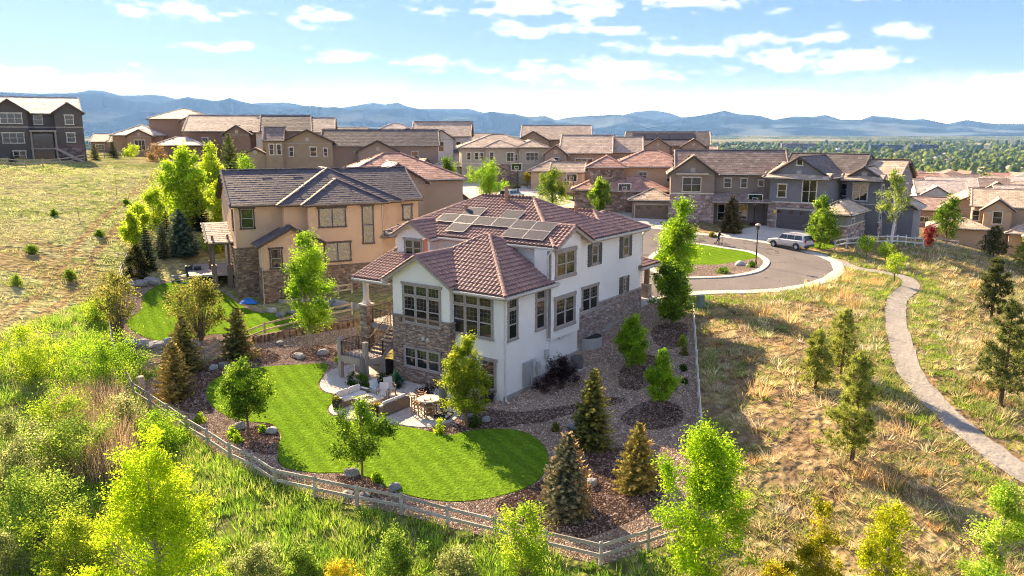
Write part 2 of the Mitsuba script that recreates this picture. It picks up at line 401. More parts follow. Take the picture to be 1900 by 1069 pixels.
lawn = smooth_poly([(-18.68, 45.65), (-19.10, 48.26), (-17.30, 50.22), (-14.37, 51.40), (-12.73, 51.63), (-12.46, 49.21), (-11.92, 47.21), (-10.25, 45.74), (-10.57, 44.51), (-10.56, 43.02), (-9.39, 41.63), (-6.10, 40.85), (-4.70, 40.27), (-3.48, 39.72), (-2.06, 40.37), (-0.30, 40.53), (1.02, 39.75), (1.75, 37.93), (1.71, 36.20), (1.02, 34.59), (-0.50, 33.46), (-2.56, 32.86), (-4.43, 33.18), (-5.79, 34.00), (-6.70, 34.89), (-8.11, 35.46), (-9.71, 35.59), (-11.37, 36.32), (-12.12, 38.09), (-12.54, 40.03), (-13.56, 41.40), (-15.03, 41.73), (-16.90, 43.12)], 6)
patio = smooth_poly([(-12.29, 47.89), (-12.30, 49.74), (-11.88, 50.94), (-10.93, 51.67), (-9.25, 51.56), (-6.89, 50.46), (-3.45, 47.85), (-3.06, 42.95), (-3.38, 41.53), (-4.46, 40.78), (-5.66, 40.85), (-7.57, 41.61), (-9.46, 41.94), (-10.54, 42.94), (-10.69, 44.16), (-10.11, 45.06), (-10.79, 45.93), (-11.69, 46.52)], 6)
lawn = lawn.difference(patio.buffer(.12))
yard = Polygon([(-22.89, 45.22), (-19.60, 42.22), (-15.99, 38.63), (-12.64, 35.70), (-9.03, 33.32), (-6.92, 32.41), (-2.75, 30.91), (3.55, 28.62), (5.59, 29.55), (8.33, 30.73), (9.95, 38.93), (13.19, 55.52), (13.64, 63.57), (10.5, 60.5), (1.5, 53), (-8, 50), (-11, 56), (-12.71, 60.81), (-16.34, 59.01), (-18.28, 56.05), (-20.63, 50.57), (-23.26, 47.51)])
mulches = [smooth_poly(q, 6) for q in (
    [(-21.68, 46.18), (-21.53, 48.29), (-20.38, 51.29), (-17.62, 53.61), (-16.03, 52.05), (-17.69, 49.78), (-19.21, 48.08), (-18.74, 45.65), (-17.42, 43.24), (-19.06, 43.39)],
    [(-14.50, 40.76), (-13.69, 41.33), (-12.48, 40.03), (-11.98, 38.08), (-12.25, 37.50), (-13.32, 37.84), (-14.71, 39.11), (-15.49, 40.44)],
    [(-8.42, 35.11), (-6.72, 34.99), (-5.38, 33.75), (-6.01, 33.02), (-7.46, 33.55)],
    [(-5.25, 39.92), (-4.15, 40.63), (-3.00, 41.23), (-2.16, 42.55), (-0.61, 42.16), (0.30, 41.03), (-2.06, 40.44), (-3.49, 39.86)],
    [(-0.73, 32.77), (1.28, 34.69), (3.00, 37.07), (6.40, 37.99), (7.53, 35.19), (6.42, 32.58), (4.16, 30.85), (2.50, 30.29), (0.47, 31.18)],
    [(-15.67, 53.48), (-14.57, 55.19), (-12.68, 54.61), (-12.47, 53.13), (-13.82, 52.14), (-15.17, 52.32)],
    [(6.97, 48.49), (8.33, 50.64), (9.84, 50.00), (8.79, 46.98), (7.59, 45.69), (6.73, 46.65)],
    [(6.28, 42.18), (8.29, 44.05), (9.62, 42.55), (9.18, 40.42), (7.70, 39.83), (6.36, 40.63)],
    [(10.12, 54.78), (11.70, 55.90), (12.70, 55.04), (11.64, 51.80), (10.34, 51.35), (9.89, 52.97)],
    [(-2.22, 43.79), (0.31, 42.94), (3.50, 43.89), (5.85, 44.93), (6.72, 44.21), (3.56, 42.61), (1.51, 41.38), (-0.30, 41.18), (-1.84, 42.16)])]
mulch = unary_union(mulches).intersection(yard).difference(lawn.buffer(.06)).difference(patio)
house_pad = Polygon([hp(0, 0), hp(17.7, 0), hp(17.7, 7), hp(14, 13.6), hp(5, 13.6), hp(5, 8.9), hp(0, 8.9)])
gravel = yard.difference(unary_union([lawn.buffer(.06), patio, mulch]))
sheet("lawn", lawn, "m_lawn", .03, .5, .05, "bright green mown lawn curving round the patio behind the white house")
sheet("patio", patio, "m_concrete", .06, .5, .12, "pale concrete patio with curved edge below the deck")
sheet("mulch_bed", mulch, "m_mulch", .02, .5, 0, "dark reddish brown bark mulch beds round the shrubs and young trees")
sheet("gravel_bed", gravel, "m_gravel", .012, .6, 0, "tan crushed rock covering the fenced yard round the lawn")
lawn2 = smooth_poly([(-28.84, 56.85), (-29.49, 60.64), (-30.74, 63.98), (-30.79, 67.43), (-29.17, 69.85), (-25.56, 67.87), (-21.42, 63.11), (-18.96, 62.33), (-15.01, 60.15), (-16.97, 59.06), (-18.48, 56.46), (-22.04, 56.32), (-24.03, 54.40), (-26.05, 54.20)], 6)
sheet("lawn_001", lawn2, "m_lawn", .03, .6, .05, "sunlit lawn behind the beige house beyond the rail fence")
gravel2 = Polygon([(-28.85, 54.47), (-34.82, 69.74), (-31.25, 68.52), (-25.61, 68.68), (-21.17, 63.70), (-15.11, 60.94), (-12.76, 61.05), (-16.47, 59.52), (-18.40, 56.47), (-20.86, 51.21), (-23.91, 48.59), (-26.57, 52.46)]).buffer(0).difference(lawn2.buffer(.06))
sheet("gravel_bed_001", gravel2, "m_gravel", .012, .6, 0, "tan crushed rock strip round the lawn of the beige house")

# the loop street with its planted island
outer = Polygon([(4, 57), (12.16, 60.46), (14.90, 62.22), (17.22, 62.70), (19.91, 62.86), (22.57, 63.50), (25.78, 65.48), (28.96, 68.79), (31.66, 72.94), (33.12, 77.47), (33.00, 80.18), (31.88, 83.24), (29.70, 87.19), (27.40, 89.69), (24.80, 91.65), (21.97, 93.20), (19.20, 95.58), (16.40, 96.68), (11, 84), (3, 78), (-2, 68)])
outer = outer.buffer(2).buffer(-2)
street = outer.buffer(-1.1)
island = smooth_poly([(13.59, 76.26), (16.74, 84.38), (19.90, 86.70), (22.96, 84.58), (25.26, 82.38), (25.65, 79.02), (24.85, 75.96), (22.69, 72.02), (20.05, 69.76), (17.39, 68.90), (14.09, 69.29)], 6)
sheet("street", street.difference(island.buffer(.3)), "m_asphalt", .03, .8, 0, "dark grey asphalt loop street curving round the planted island")
sheet("kerb_gutter", outer.difference(street), "m_concrete", .05, .6, .1, "pale concrete gutter pan round the outside of the loop street")
sheet("kerb", island.buffer(.45).difference(island.buffer(-.15)), "m_concrete", .14, .6, .14, "pale concrete kerb round the planted island")
isl_bed = island.buffer(-.15).intersection(Polygon([(13.11, 75.03), (20.08, 75.60), (23.88, 78.64), (26.70, 80.59), (22.71, 68.13), (11.88, 67.72)]))
sheet("lawn_002", island.buffer(-.15).difference(isl_bed), "m_lawn", .12, .7, 0, "bright lawn on the island inside the loop street")
sheet("gravel_bed_002", isl_bed, "m_gravel", .11, .7, 0, "tan gravel along the near edge of the street island")
road2 = LineString(smooth_line([(17.69, 96.45), (13.02, 104.82), (7.08, 114.41), (2.86, 118.87), (-1.59, 116.02), (-5.44, 112.94), (-7.48, 123.96), (-9.19, 134.27)])).buffer(4.0)
sheet("street_001", road2.difference(outer.buffer(.05)), "m_concrete", .03, 1.0, 0, "sunlit pale street running back between the houses")
drives = [Polygon([(23.89, 92.61), (26.80, 90.65), (32.27, 98.18), (35.95, 94.66), (34.60, 92.39), (30.68, 88.32), (29.01, 86.95)]).convex_hull, Polygon([(14.59, 100.55), (17.07, 96.72), (21.27, 102.67), (19.24, 105.20)]).convex_hull, Polygon([(0.82, 119.66), (4.83, 117.05), (4.45, 129.99), (1.32, 128.75)]).convex_hull]
for d_, l_ in zip(drives, ("pale concrete driveway in front of the dark grey house", "concrete driveway by the brown house with stone front", "sunlit driveway beyond the white house roof")):
    sheet(numbered("driveway"), d_.difference(outer.buffer(.05)), "m_concrete", .035, .8, 0, l_)
lawns_far = [([(34.48, 92.04), (37.25, 90.19), (36.87, 86.93), (33.94, 84.07), (30.39, 87.45)], "small lawn beside the driveway of the dark grey house"), ([(17.13, 97.05), (19.41, 100.29), (21.38, 99.05), (19.94, 94.36)], "green strip of lawn beside the brown house driveway"),
             ([(-0.78, 113.14), (4.09, 119.11), (9.93, 120.46), (9.89, 115.00), (4.47, 108.16)], "sunlit front lawn beyond the white house roof ridge"), ([(-14.43, 140.65), (-12.26, 149.50), (-9.92, 129.18), (-12.50, 125.69)], "green lawn between small roofs far behind")]
for q, l_ in lawns_far:
    sheet(numbered("lawn_far").replace("lawn_far", "lawn_patch"), smooth_poly(q, 5), "m_lawn", .03, .8, 0, l_)
path = LineString(smooth_line([(32.84, 78.66), (33.67, 75.21), (35.84, 74.17), (37.22, 72.71), (35.92, 69.07), (32.10, 63.43), (28.71, 56.93), (25.89, 50.27), (24.32, 46.12), (23.59, 43.03), (23.34, 40.09), (23.38, 37.19), (23.64, 34.93), (24.36, 32.52), (25.55, 29.64)])).buffer(.75)
_c = np.array(path.exterior.segmentize(.5).coords)
path = Polygon(_c + .35 * (meshkit.fbm(np.column_stack([_c * .8, _c[:, 0] * 0]), 3, 2)[:, None] - .5) * [1, .3]).buffer(0)
sheet("path", path, "m_path", .03, .6, 0, "pale gravel footpath winding down the dry hillside")
_sink = unary_union([q.buffer(-.25) for q in SINK])
shapely.prepare(_sink)
_in = shapely.contains_xy(_sink, GX, GY)
GZ = GZ + _rel * _soft * ~shapely.contains_xy(_sink.buffer(1.0), GX, GY) * (np.hypot(GX, GY) < 170) - _in * .06
n0, n1 = GX.shape
_i = (np.arange(n0 - 1)[:, None] * n1 + np.arange(n1 - 1)[None]).ravel()
scene["ground"] = mikit.ply((np.stack([GX, GY, GZ], -1).reshape(-1, 3), np.stack([_i, _i + n1, _i + n1 + 1, _i + 1], -1)), "m_dirt", True)
tag("ground", "rolling land with dry grass slopes falling to the wooded plain", kind="structure")

# ---------------------------------------------------------------- mountains on the horizon
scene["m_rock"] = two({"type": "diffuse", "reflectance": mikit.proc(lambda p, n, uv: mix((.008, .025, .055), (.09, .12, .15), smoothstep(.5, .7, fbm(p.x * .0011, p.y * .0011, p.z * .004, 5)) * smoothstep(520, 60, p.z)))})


def ridge(key, dist, prof, depth, seed, label, amp=.10):
    """A mountain chain: crest heights given as (azimuth, elevation) in degrees, spurs and gullies by noise."""
    az = np.linspace(-46, 46, 900)
    crest = np.interp(az, *np.array(prof).T)
    r = np.array([0, .06, .14, .24, .36, .5, .64, .78, .9, 1.0, 1.25, 1.7])
    up = np.array([0, .05, .16, .32, .5, .66, .8, .9, .97, 1.0, .7, 0])
    A, R = np.meshgrid(np.radians(az), r, indexing="ij")
    D = dist - depth + R * depth
    X, Y = np.sin(A) * D, np.cos(A) * D
    h = (np.tan(np.radians(crest)) * dist + EYE)[:, None] + 62
    n = meshkit.fbm(np.stack([X / 1100, Y / 1100, X * 0], -1), 6, seed) - .5
    rid = 1 - np.abs(meshkit.fbm(np.stack([X / 1500, Y / 2600, X * 0 + 3], -1), 5, seed + 3) * 2 - 1) * 2
    Z = -66 + h * np.clip(up[None] + (n * .6 + (rid - .5) * .35) * np.sin(np.clip(up, 0, 1) * np.pi)[None] + n * amp * up[None], 0, 1.3)
    a, b = X.shape
    i = (np.arange(a - 1)[:, None] * b + np.arange(b - 1)[None]).ravel()
    scene[key] = mikit.ply((np.stack([X, Y, Z], -1).reshape(-1, 3), np.stack([i, i + b, i + b + 1, i + 1], -1)), "m_rock", True)
    tag(key, label, kind="structure")


ridge("mountains", 16000, [(-46, 2.4), (-32.47, 2.4), (-31.09, 2.27), (-30.36, 2.37), (-28.15, 2.42), (-27.08, 2.45), (-26.17, 2.21), (-25.24, 2.03), (-23.48, 1.92), (-22.64, 2.19), (-21.96, 2.34), (-21.14, 2.09), (-20.3, 2.05), (-19.33, 2.36), (-18.56, 2.12), (-17.87, 1.99), (-16.64, 1.78), (-15.21, 1.74), (-13.92, 1.88), (-12.64, 1.67), (-11.34, 1.58), (-10.21, 1.72), (-8.7, 1.69), (-6.78, 1.74), (-5.83, 1.51), (-4.47, 1.55), (-2.53, 1.33), (-1.36, 1.48), (.19, 1.33), (1.17, 1.14), (2.34, 1.23), (3.12, .95), (4.29, 1.14), (5.45, 1.23), (7.37, 1.32), (8.52, 1.22), (9.86, .99), (11.19, .74), (12.11, 1.11), (13.04, 1.2), (14.13, 1.38), (14.86, 1.53), (15.78, 1.28), (17.21, 1.18), (18.12, .9), (19.5, 1.11), (20.54, 1.07), (21.38, 1.2), (22.41, .88), (23.57, .87), (24.2, 1.09), (25.17, 1.03), (26.3, .85), (27.22, .9), (28.62, .58), (29.64, .83), (30.39, .69), (31.26, .57), (46, .48)], 3600, 3, "blue forested mountain range along the horizon", .05)
ridge("mountains_001", 21000, [(-46, 2.43), (-32.47, 2.43), (-29.63, 2.39), (-28.29, 2.5), (-27.67, 2.64), (-26.91, 2.62), (-26, 2.39), (-24.09, 2.48), (-23.44, 2.4), (-22.48, 2.14), (-20.81, 1.99), (-18.4, 1.89), (-17.34, 2.03), (-15.91, 2.08), (-14.47, 1.88), (-12.27, 1.76), (-10.77, 1.96), (-9.82, 2.1), (-9.07, 1.97), (-8.11, 2.12), (-7.55, 1.88), (-6.59, 1.7), (-3.11, 1.75), (-2.14, 1.48), (.19, 1.24), (1.57, .95), (5.45, .95), (7.38, 1.13), (8.71, 1.47), (10.03, 1.59), (11.16, 1.4), (11.92, 1.12), (14.16, .92), (32.7, .24), (46, .24)], 4000, 11, "paler peaks rising far behind the nearer mountain range", .05)
ridge("hills", 13200, [(-46, .9), (-30, .8), (-20, .55), (-14, .65), (-8, .35), (0, .25), (7, .35), (12, .55), (17, .3), (20, .42), (23, .22), (28, .1), (33, .05), (46, .05)], 1700, 23, "low bare foothills in front of the mountain range", .1)

# ---------------------------------------------------------------- house builder
def clip_half(poly, a, b, c):
    """The part of the polygon where a x + b y + c >= 0."""
    if poly.is_empty:
        return poly
    g = math.hypot(a, b)
    if g < 1e-9:
        return poly if c > 0 else Polygon()
    n = np.array([a, b]) / g
    o, t = -n * c / g, np.array([-n[1], n[0]])
    L = 400
    return poly.intersection(Polygon([o - t * L, o + t * L, o + t * L + n * L, o - t * L + n * L]))


def polys(g):
    return [q for q in getattr(g, "geoms", [g]) if q.geom_type == "Polygon" and q.area > .02]


def course_tiles(poly, pl, mode, tw, tl, col, rng, lift=.05):
    """Roof tiles laid in courses over one slope; returns vertices, triangles, colours in the house's own axes."""
    a, b, c = pl
    g = math.hypot(a, b)
    up = np.array([a, b]) / g
    e = np.array([up[1], -up[0]])
    sl = math.sqrt(1 + g * g)
    q = np.vstack([np.array(p.exterior.coords) for p in polys(poly)])
    u0, u1, v0, v1 = (q @ e).min(), (q @ e).max(), (q @ up).min(), (q @ up).max()
    dv = tl / sl
    V = np.arange(v0 + dv / 2, v1 + dv / 2, dv)
    Uc = np.arange(u0 - tw, u1 + tw, tw)
    UU, VV = np.meshgrid(Uc, V)
    if mode != "s":
        UU = UU + (np.arange(len(V)) % 2)[:, None] * tw / 2
    UU, VV = UU.ravel(), VV.ravel()
    ok = shapely.contains_xy(poly.buffer(.03), UU * e[0] + VV * up[0], UU * e[1] + VV * up[1])
    UU, VV = UU[ok], VV[ok]
    n = len(UU)
    if not n:
        return None
    if mode == "s":
        pu = np.array([-.5, -.34, -.12, .12, .34, .5]) * tw
        ph = np.array([.005, .06, .095, .095, .06, .005])
        k = len(pu)
        tv = np.concatenate([np.column_stack([pu, pu * 0 - dv * .56, ph + lift]), np.column_stack([pu, pu * 0 + dv * .5, ph]), np.column_stack([pu, pu * 0 - dv * .55, ph * 0 - .01]), np.column_stack([pu, pu * 0 - dv * .55, ph + lift - .004])])
        j = np.arange(k - 1)
        tf = np.vstack([np.stack([j, j + 1, j + 1 + k, j + k], -1), np.stack([j + 2 * k, j + 1 + 2 * k, j + 1 + 3 * k, j + 3 * k], -1)])
    else:
        w = tw * .485
        tv = np.array([[-w, -dv * .53, lift], [w, -dv * .53, lift], [w, dv * .5, .008], [-w, dv * .5, .008], [-w, -dv * .53, -.01], [w, -dv * .53, -.01]])
        tf = np.array([[0, 1, 2, 3], [4, 5, 1, 0]])
    tf = np.vstack([tf[:, [0, 1, 2]], tf[:, [0, 2, 3]]])
    m = len(tv)
    P = np.zeros((n, m, 3))
    us, vs = UU[:, None] + tv[None, :, 0], VV[:, None] + tv[None, :, 1]
    P[..., 0], P[..., 1] = us * e[0] + vs * up[0], us * e[1] + vs * up[1]
    P[..., 2] = a * P[..., 0] + b * P[..., 1] + c + tv[None, :, 2] + rng.uniform(-.006, .006, (n, 1))
    F = (tf[None] + (np.arange(n) * m)[:, None, None]).reshape(-1, 3)
    C = np.asarray(col(n, rng))
    C = np.repeat(C, m, 0)
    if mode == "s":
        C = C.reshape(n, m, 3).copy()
        C[:, 12:] *= .3                                                     # butt faces darkened to paint the shade inside the hollow barrels
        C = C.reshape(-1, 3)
    return P.reshape(-1, 3), F, C


def shades(c0, c1, lo=.82, hi=1.18):
    c0, c1 = np.asarray(c0, float), np.asarray(c1, float)

    def f(n, rng):
        t = rng.random((n, 1)) ** 1.5
        return (c0 * (1 - t) + c1 * t) * rng.uniform(lo, hi, (n, 1))
    return f


class House:
    def __init__(s, name, label, cat, x, y, z, deg, wings, wall, roof, tile=("flat", .42, .42), trim=(.10, .08, .065), group=None, caps="plain", seed=1, gutter=(.45, .42, .38), mat="m_stucco"):
        s.key = numbered(name)
        tag(s.key, label, cat, group)
        s.M, s.wings, s.rng, s.n = frame(x, y, z, deg), wings, np.random.default_rng(seed), {}
        s.trim, s.wall, s.mat, s.tilec, s.tile, s.gut, s.caps = trim, wall, mat, roof, tile, gutter, caps
        s.build()

    def k(s, part):
        i = s.n.get(part, 0)
        s.n[part] = i + 1
        return f"{s.key}__{part}" + (f"_{i:03d}" if i else "")

    def W(s, v):
        return np.asarray(v, float) @ s.M[:3, :3].T + s.M[:3, 3]

    def put(s, part, mb, mat, smooth=False):
        if not mb.n:
            return None
        v, f, c = mb.mesh()
        key = s.k(part) if not part.startswith(s.key) else part
        scene[key] = mikit.ply((s.W(v), f), mat, smooth, uv=code(c))
        return key

    def build(s):
        B = []
        for w in s.wings:
            x0, x1, y0, y1 = w["r"]
            oh, ro, e, kk, ty = w.get("oh", .45), w.get("ro", .3), w["e"], w.get("k", .42), w.get("type", "hip")
            if ty == "none":
                continue
            X0, X1, Y0, Y1 = x0 - oh, x1 + oh, y0 - oh, y1 + oh
            pl = {"x0": (kk, 0, e - kk * X0), "x1": (-kk, 0, e + kk * X1), "y0": (0, kk, e - kk * Y0), "y1": (0, -kk, e + kk * Y1)}
            use = {"hip": ("x0", "x1", "y0", "y1"), "gx": ("y0", "y1"), "gy": ("x0", "x1"), "shx0": ("x0",), "shx1": ("x1",), "shy0": ("y0",), "shy1": ("y1",),
                   "gx_hip0": ("y0", "y1", "x0"), "gx_hip1": ("y0", "y1", "x1"), "gy_hip0": ("x0", "x1", "y0"), "gy_hip1": ("x0", "x1", "y1")}[ty]
            if "x0" not in use:
                X0 = x0 - ro
            if "x1" not in use:
                X1 = x1 + ro
            if "y0" not in use:
                Y0 = y0 - ro
            if "y1" not in use:
                Y1 = y1 + ro
            if ty.startswith("sh"):
                far = {"shx0": "X1", "shx1": "X0", "shy0": "Y1", "shy1": "Y0"}[ty]
                X0, X1, Y0, Y1 = (x0 if far == "X0" else X0), (x1 if far == "X1" else X1), (y0 if far == "Y0" else Y0), (y1 if far == "Y1" else Y1)
            w["foot"], w["planes"] = sbox(X0, Y0, X1, Y1), [pl[q] for q in use]
            if w.get("clip"):
                c_ = w["clip"]
                w["foot"] = w["foot"].intersection(sbox(c_[0], c_[2], c_[1], c_[3]))
            B.append(w)
        regs = []
        for i, w in enumerate(B):
            for pi, p in enumerate(w["planes"]):
                r = w["foot"]
                for q in w["planes"]:
                    if q is not p:
                        r = clip_half(r, q[0] - p[0], q[1] - p[1], q[2] - p[2])
                for k, o in enumerate(B):
                    if k == i or r.is_empty:
                        continue
                    hid = o["foot"] if not o["type"].startswith("sh") else o["foot"]
                    same = False
                    for q in o["planes"]:
                        d = (q[0] - p[0], q[1] - p[1], q[2] - p[2])
                        if math.hypot(d[0], d[1]) < 1e-9 and abs(d[2]) < 1e-4:
                            same = True
                            if k > i:
                                hid = Polygon()
                        else:
                            hid = clip_half(hid, *d)
                    if not hid.is_empty:
                        wr = sbox(o["r"][0] + .02, o["r"][2] + .02, o["r"][1] - .02, o["r"][3] - .02)
                        low = hid
                        for q in o["planes"]:
                            pass
                        # roof over roof within a metre: a real junction; otherwise only the taller walls cut
                        cen = hid.representative_point()
                        dz = min(q[0] * cen.x + q[1] * cen.y + q[2] for q in o["planes"]) - (p[0] * cen.x + p[1] * cen.y + p[2])
                        emin = o["e"] - (p[0] * cen.x + p[1] * cen.y + p[2])
                        if emin > .9:
                            hid = hid.intersection(wr) if o.get("walls", True) else Polygon()
                        r = r.difference(hid)
                for g in polys(r.buffer(0)):
                    regs.append((i, p, g))
        s.regs, s.B = regs, B
        under, tiles, cap, fas, gut = MB(), MB(), MB(), [], []
        for ri, (i, p, g) in enumerate(regs):
            z = lambda q: p[0] * q[..., 0] + p[1] * q[..., 1] + p[2]
            m = trimesh.creation.extrude_polygon(g, .14, engine="earcut")
            v = np.array(m.vertices)
            v[:, 2] += z(v) - .15
            under.add(v, m.faces, s.trim)
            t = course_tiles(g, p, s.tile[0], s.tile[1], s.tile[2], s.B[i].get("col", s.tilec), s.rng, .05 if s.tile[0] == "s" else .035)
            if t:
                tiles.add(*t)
            ring = np.array(g.exterior.coords)
            if not g.exterior.is_ccw:
                ring = ring[::-1]
            for a, b in zip(ring[:-1], ring[1:]):
                L = np.linalg.norm(b - a)
                if L < .25:
                    continue
                d = (b - a) / L
                nrm = np.array([d[1], -d[0]])
                qm = (a + b) / 2 + nrm * .08
                A, Bq = np.array([*a, z(a)]), np.array([*b, z(b)])
                zq, best = z(qm), None
                for rj, (j, pj, gj) in enumerate(regs):
                    if rj != ri and gj.contains(Point(qm)) and abs(pj[0] * qm[0] + pj[1] * qm[1] + pj[2] - zq) < .35:
                        best = (rj, pj[0] * qm[0] + pj[1] * qm[1] + pj[2])
                if best:
                    if best[1] < zq - 1e-3 and ri < best[0]:
                        s.ridge_cap(cap, A, Bq)
                    continue
                inwall = any(sbox(w["r"][0], w["r"][2], w["r"][1], w["r"][3]).contains(Point(qm)) and w["e"] > zq + .2 and w.get("z0", 0) < zq for w in s.wings)
                if inwall:
                    continue
                N3 = np.array([*nrm, 0])
                fas.append(MB().obox(A - N3 * .03 + [0, 0, -.24], Bq - A, N3 * .065, [0, 0, .24], s.trim))
                if abs(A[2] - Bq[2]) < .05:
                    gut.append(MB().obox(A + N3 * .04 + [0, 0, -.13], Bq - A, N3 * .12, [0, 0, .11], s.gut))
                else:
                    s.ridge_cap(cap, A + [0, 0, -.01], Bq + [0, 0, -.01], .8)
        s.roofkey = s.k("roof")
        s.put(s.roofkey, under, "m_paint")
        key = f"{s.roofkey}__tile"
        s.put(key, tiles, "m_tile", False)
        labels[key] = {"kind": "stuff"}
        s.put(f"{s.roofkey}__ridge_cap", cap, "m_tile")
        labels[f"{s.roofkey}__ridge_cap"] = {"kind": "stuff"}
        for part, ms in (("fascia", fas), ("gutter", gut)):
            for i, mb in enumerate(ms):
                s.put(f"{s.roofkey}__{part}" + (f"_{i:03d}" if i else ""), mb, "m_paint")
        # walls
        wl = MB()
        for w in s.wings:
            if not w.get("walls", True):
                continue
            x0, x1, y0, y1 = w.get("wr", w["r"])
            col = w.get("wall", s.wall)
            cor = [(x0, y0), (x1, y0), (x1, y1), (x0, y1)]

            def top(q):
                return min(p[0] * q[0] + p[1] * q[1] + p[2] for p in w["planes"]) - .06 if "planes" in w else w["e"]
            for c in range(4):
                a, b = np.array(cor[c]), np.array(cor[(c + 1) % 4])
                ts = [0, 1]
                if "planes" in w:
                    zs = [top(a + (b - a) * t) for t in np.linspace(0, 1, 21)]
                    k = int(np.argmax(zs))
                    if 0 < k < 20:
                        ts = [0, .5, 1] if abs(k - 10) <= 1 else [0, k / 20, 1]
                pts = [a + (b - a) * t for t in ts]
                lowr = [np.array([*q, w.get("z0", 0)]) for q in pts]
                upr = [np.array([*q, top(q)]) for q in pts]
                for q in range(len(pts) - 1):
                    wl.quad(lowr[q], lowr[q + 1], upr[q + 1], upr[q], col)
            if w.get("floor"):
                wl.quad(*[np.array([*q, w["z0"]]) for q in cor[::-1]], col)
        s.put("wall", wl, s.mat)

    def ridge_cap(s, mb, A, B, k=1.0):
        d = B - A
        L = np.linalg.norm(d)
        d = d / L
        side = np.cross(d, [0, 0, 1])
        side /= np.linalg.norm(side) + 1e-9
        up = np.cross(side, d)
        if s.caps == "barrel":
            n = max(1, int(round(L / .36)))
            ang = np.linspace(-.15, np.pi + .15, 7)
            for i in range(n):
                p, q = A + d * L * i / n, A + d * L * (i + 1.08) / n
                if d[2] < 0:
                    p, q = q, p
                v = [o + side * r * math.cos(t) + up * (r * math.sin(t) * .8 + .03) for o, r in ((p, .15 * k), (q, .125 * k)) for t in ang]
                c = np.asarray(s.tilec(1, s.rng))[0] * 1.05
                mb.add(v, [[j, j + 1, j + 8, j + 7] for j in range(6)] + [[0, 6, 5, 1]], c)
        else:
            n = max(1, int(round(L / .8)))
            for i in range(n):
                p, q = A + d * L * i / n, A + d * L * (i + 1) / n
                w, h = .15 * k, .1
                v = [o + side * x + up * y for o in (p, q) for x, y in ((-w, .02), (-w * .4, h), (w * .4, h), (w, .02))]
                mb.add(v, [[0, 1, 5, 4], [1, 2, 6, 5], [2, 3, 7, 6], [0, 3, 2, 1], [4, 5, 6, 7]], np.asarray(s.tilec(1, s.rng))[0])

    def side(s, wi, side, off=0.0):
        """Origin, along, outward normal of one wall of a wing, in the house's own axes; along keeps the sense of the x or y axis."""
        x0, x1, y0, y1 = s.wings[wi]["r"]
        return {"x0": (np.array([x0 - off, 0, 0]), np.array([0, 1, 0]), np.array([-1, 0, 0])), "x1": (np.array([x1 + off, 0, 0]), np.array([0, 1, 0]), np.array([1, 0, 0])),
                "y0": (np.array([0, y0 - off, 0]), np.array([1, 0, 0]), np.array([0, -1, 0])), "y1": (np.array([0, y1 + off, 0]), np.array([1, 0, 0]), np.array([0, 1, 0]))}[side]

    def window(s, wi, side, c, z0, w, h, cols=1, trim=(.33, .29, .26), sash=None, lite=False, transom=0.0, grid=True, shutters=None, head=True, off=0.0, tw=.12, name="window", label=None, mid=True):
        o, e, n = s.side(wi, side, off)
        o = o + e * (c - w / 2) + [0, 0, z0]
        Z = np.array([0, 0, 1.0])
        key = s.k(name)
        if label:
            labels[key] = {"label": label}
        sash = trim if sash is None else sash
        fr, sa, pa = MB(), MB(), []

        def bar(mb, u0, u1, v0, v1, p0, p1, col):
            mb.obox(o + e * u0 + Z * v0 + n * p0, e * (u1 - u0), Z * (v1 - v0), n * (p1 - p0), col)
        bar(fr, 0, tw, tw, h - tw, -.03, .075, trim)
        bar(fr, w - tw, w, tw, h - tw, -.03, .075, trim)
        bar(fr, -.05, w + .05, -.02, tw, -.03, .1, trim)
        bar(fr, -(.08 if head else 0), w + (.08 if head else 0), h - tw, h + (.05 if head else 0), -.03, .095, trim)
        mw = .1 if not lite else .08
        iw = (w - 2 * tw - mw * (cols - 1)) / cols
        vt = h - tw - transom - (mw if transom else 0)
        for i in range(1, cols):
            u = tw + i * iw + (i - 1) * mw
            bar(fr, u, u + mw, tw, h - tw, -.03, .068, trim)
        if transom:
            bar(fr, tw, w - tw, vt, vt + mw, -.03, .066, trim)
        f = .045
        for i in range(cols):
            u = tw + i * (iw + mw)
            cells = [(tw, vt, True)] + ([(vt + mw, h - tw, False)] if transom else [])
            for v0, v1, dh in cells:
                pb = MB()
                pb.quad(*[o + e * (u + a * iw) + Z * (v0 + b * (v1 - v0)) + n * .012 for a, b in ((0, 0), (1, 0), (1, 1), (0, 1))])
                pa.append(pb)
                if lite:
                    if dh and mid and v1 - v0 > .9:
                        bar(fr, u, u + iw, (v0 + v1) / 2 - .025, (v0 + v1) / 2 + .025, .012, .05, sash)
                    continue
                bar(sa, u, u + f, v0, v1, .012, .05, sash)
                bar(sa, u + iw - f, u + iw, v0, v1, .012, .05, sash)
                bar(sa, u + f, u + iw - f, v0, v0 + f, .012, .05, sash)
                bar(sa, u + f, u + iw - f, v1 - f, v1, .012, .05, sash)
                vm = v0
                if dh and mid:
                    vm = (v0 + v1) / 2
                    bar(sa, u + f, u + iw - f, vm - .03, vm + .03, .012, .055, sash)
                if grid:
                    gx = 2 if iw > .45 else 1
                    for q in range(1, gx + 1):
                        uu = u + iw * q / (gx + 1)
                        bar(sa, uu - .009, uu + .009, vm, v1, .012, .03, np.asarray(sash) * .45)
                    for q in range(1, 3 if dh else 2):
                        vv = vm + (v1 - vm) * q / (3 if dh else 2)
                        bar(sa, u, u + iw, vv - .009, vv + .009, .012, .029, np.asarray(sash) * .45)
        for part, mb in (("frame", fr), ("sash", sa)):
            if mb.n:
                s.put(f"{key}__{part}", mb, "m_paint")
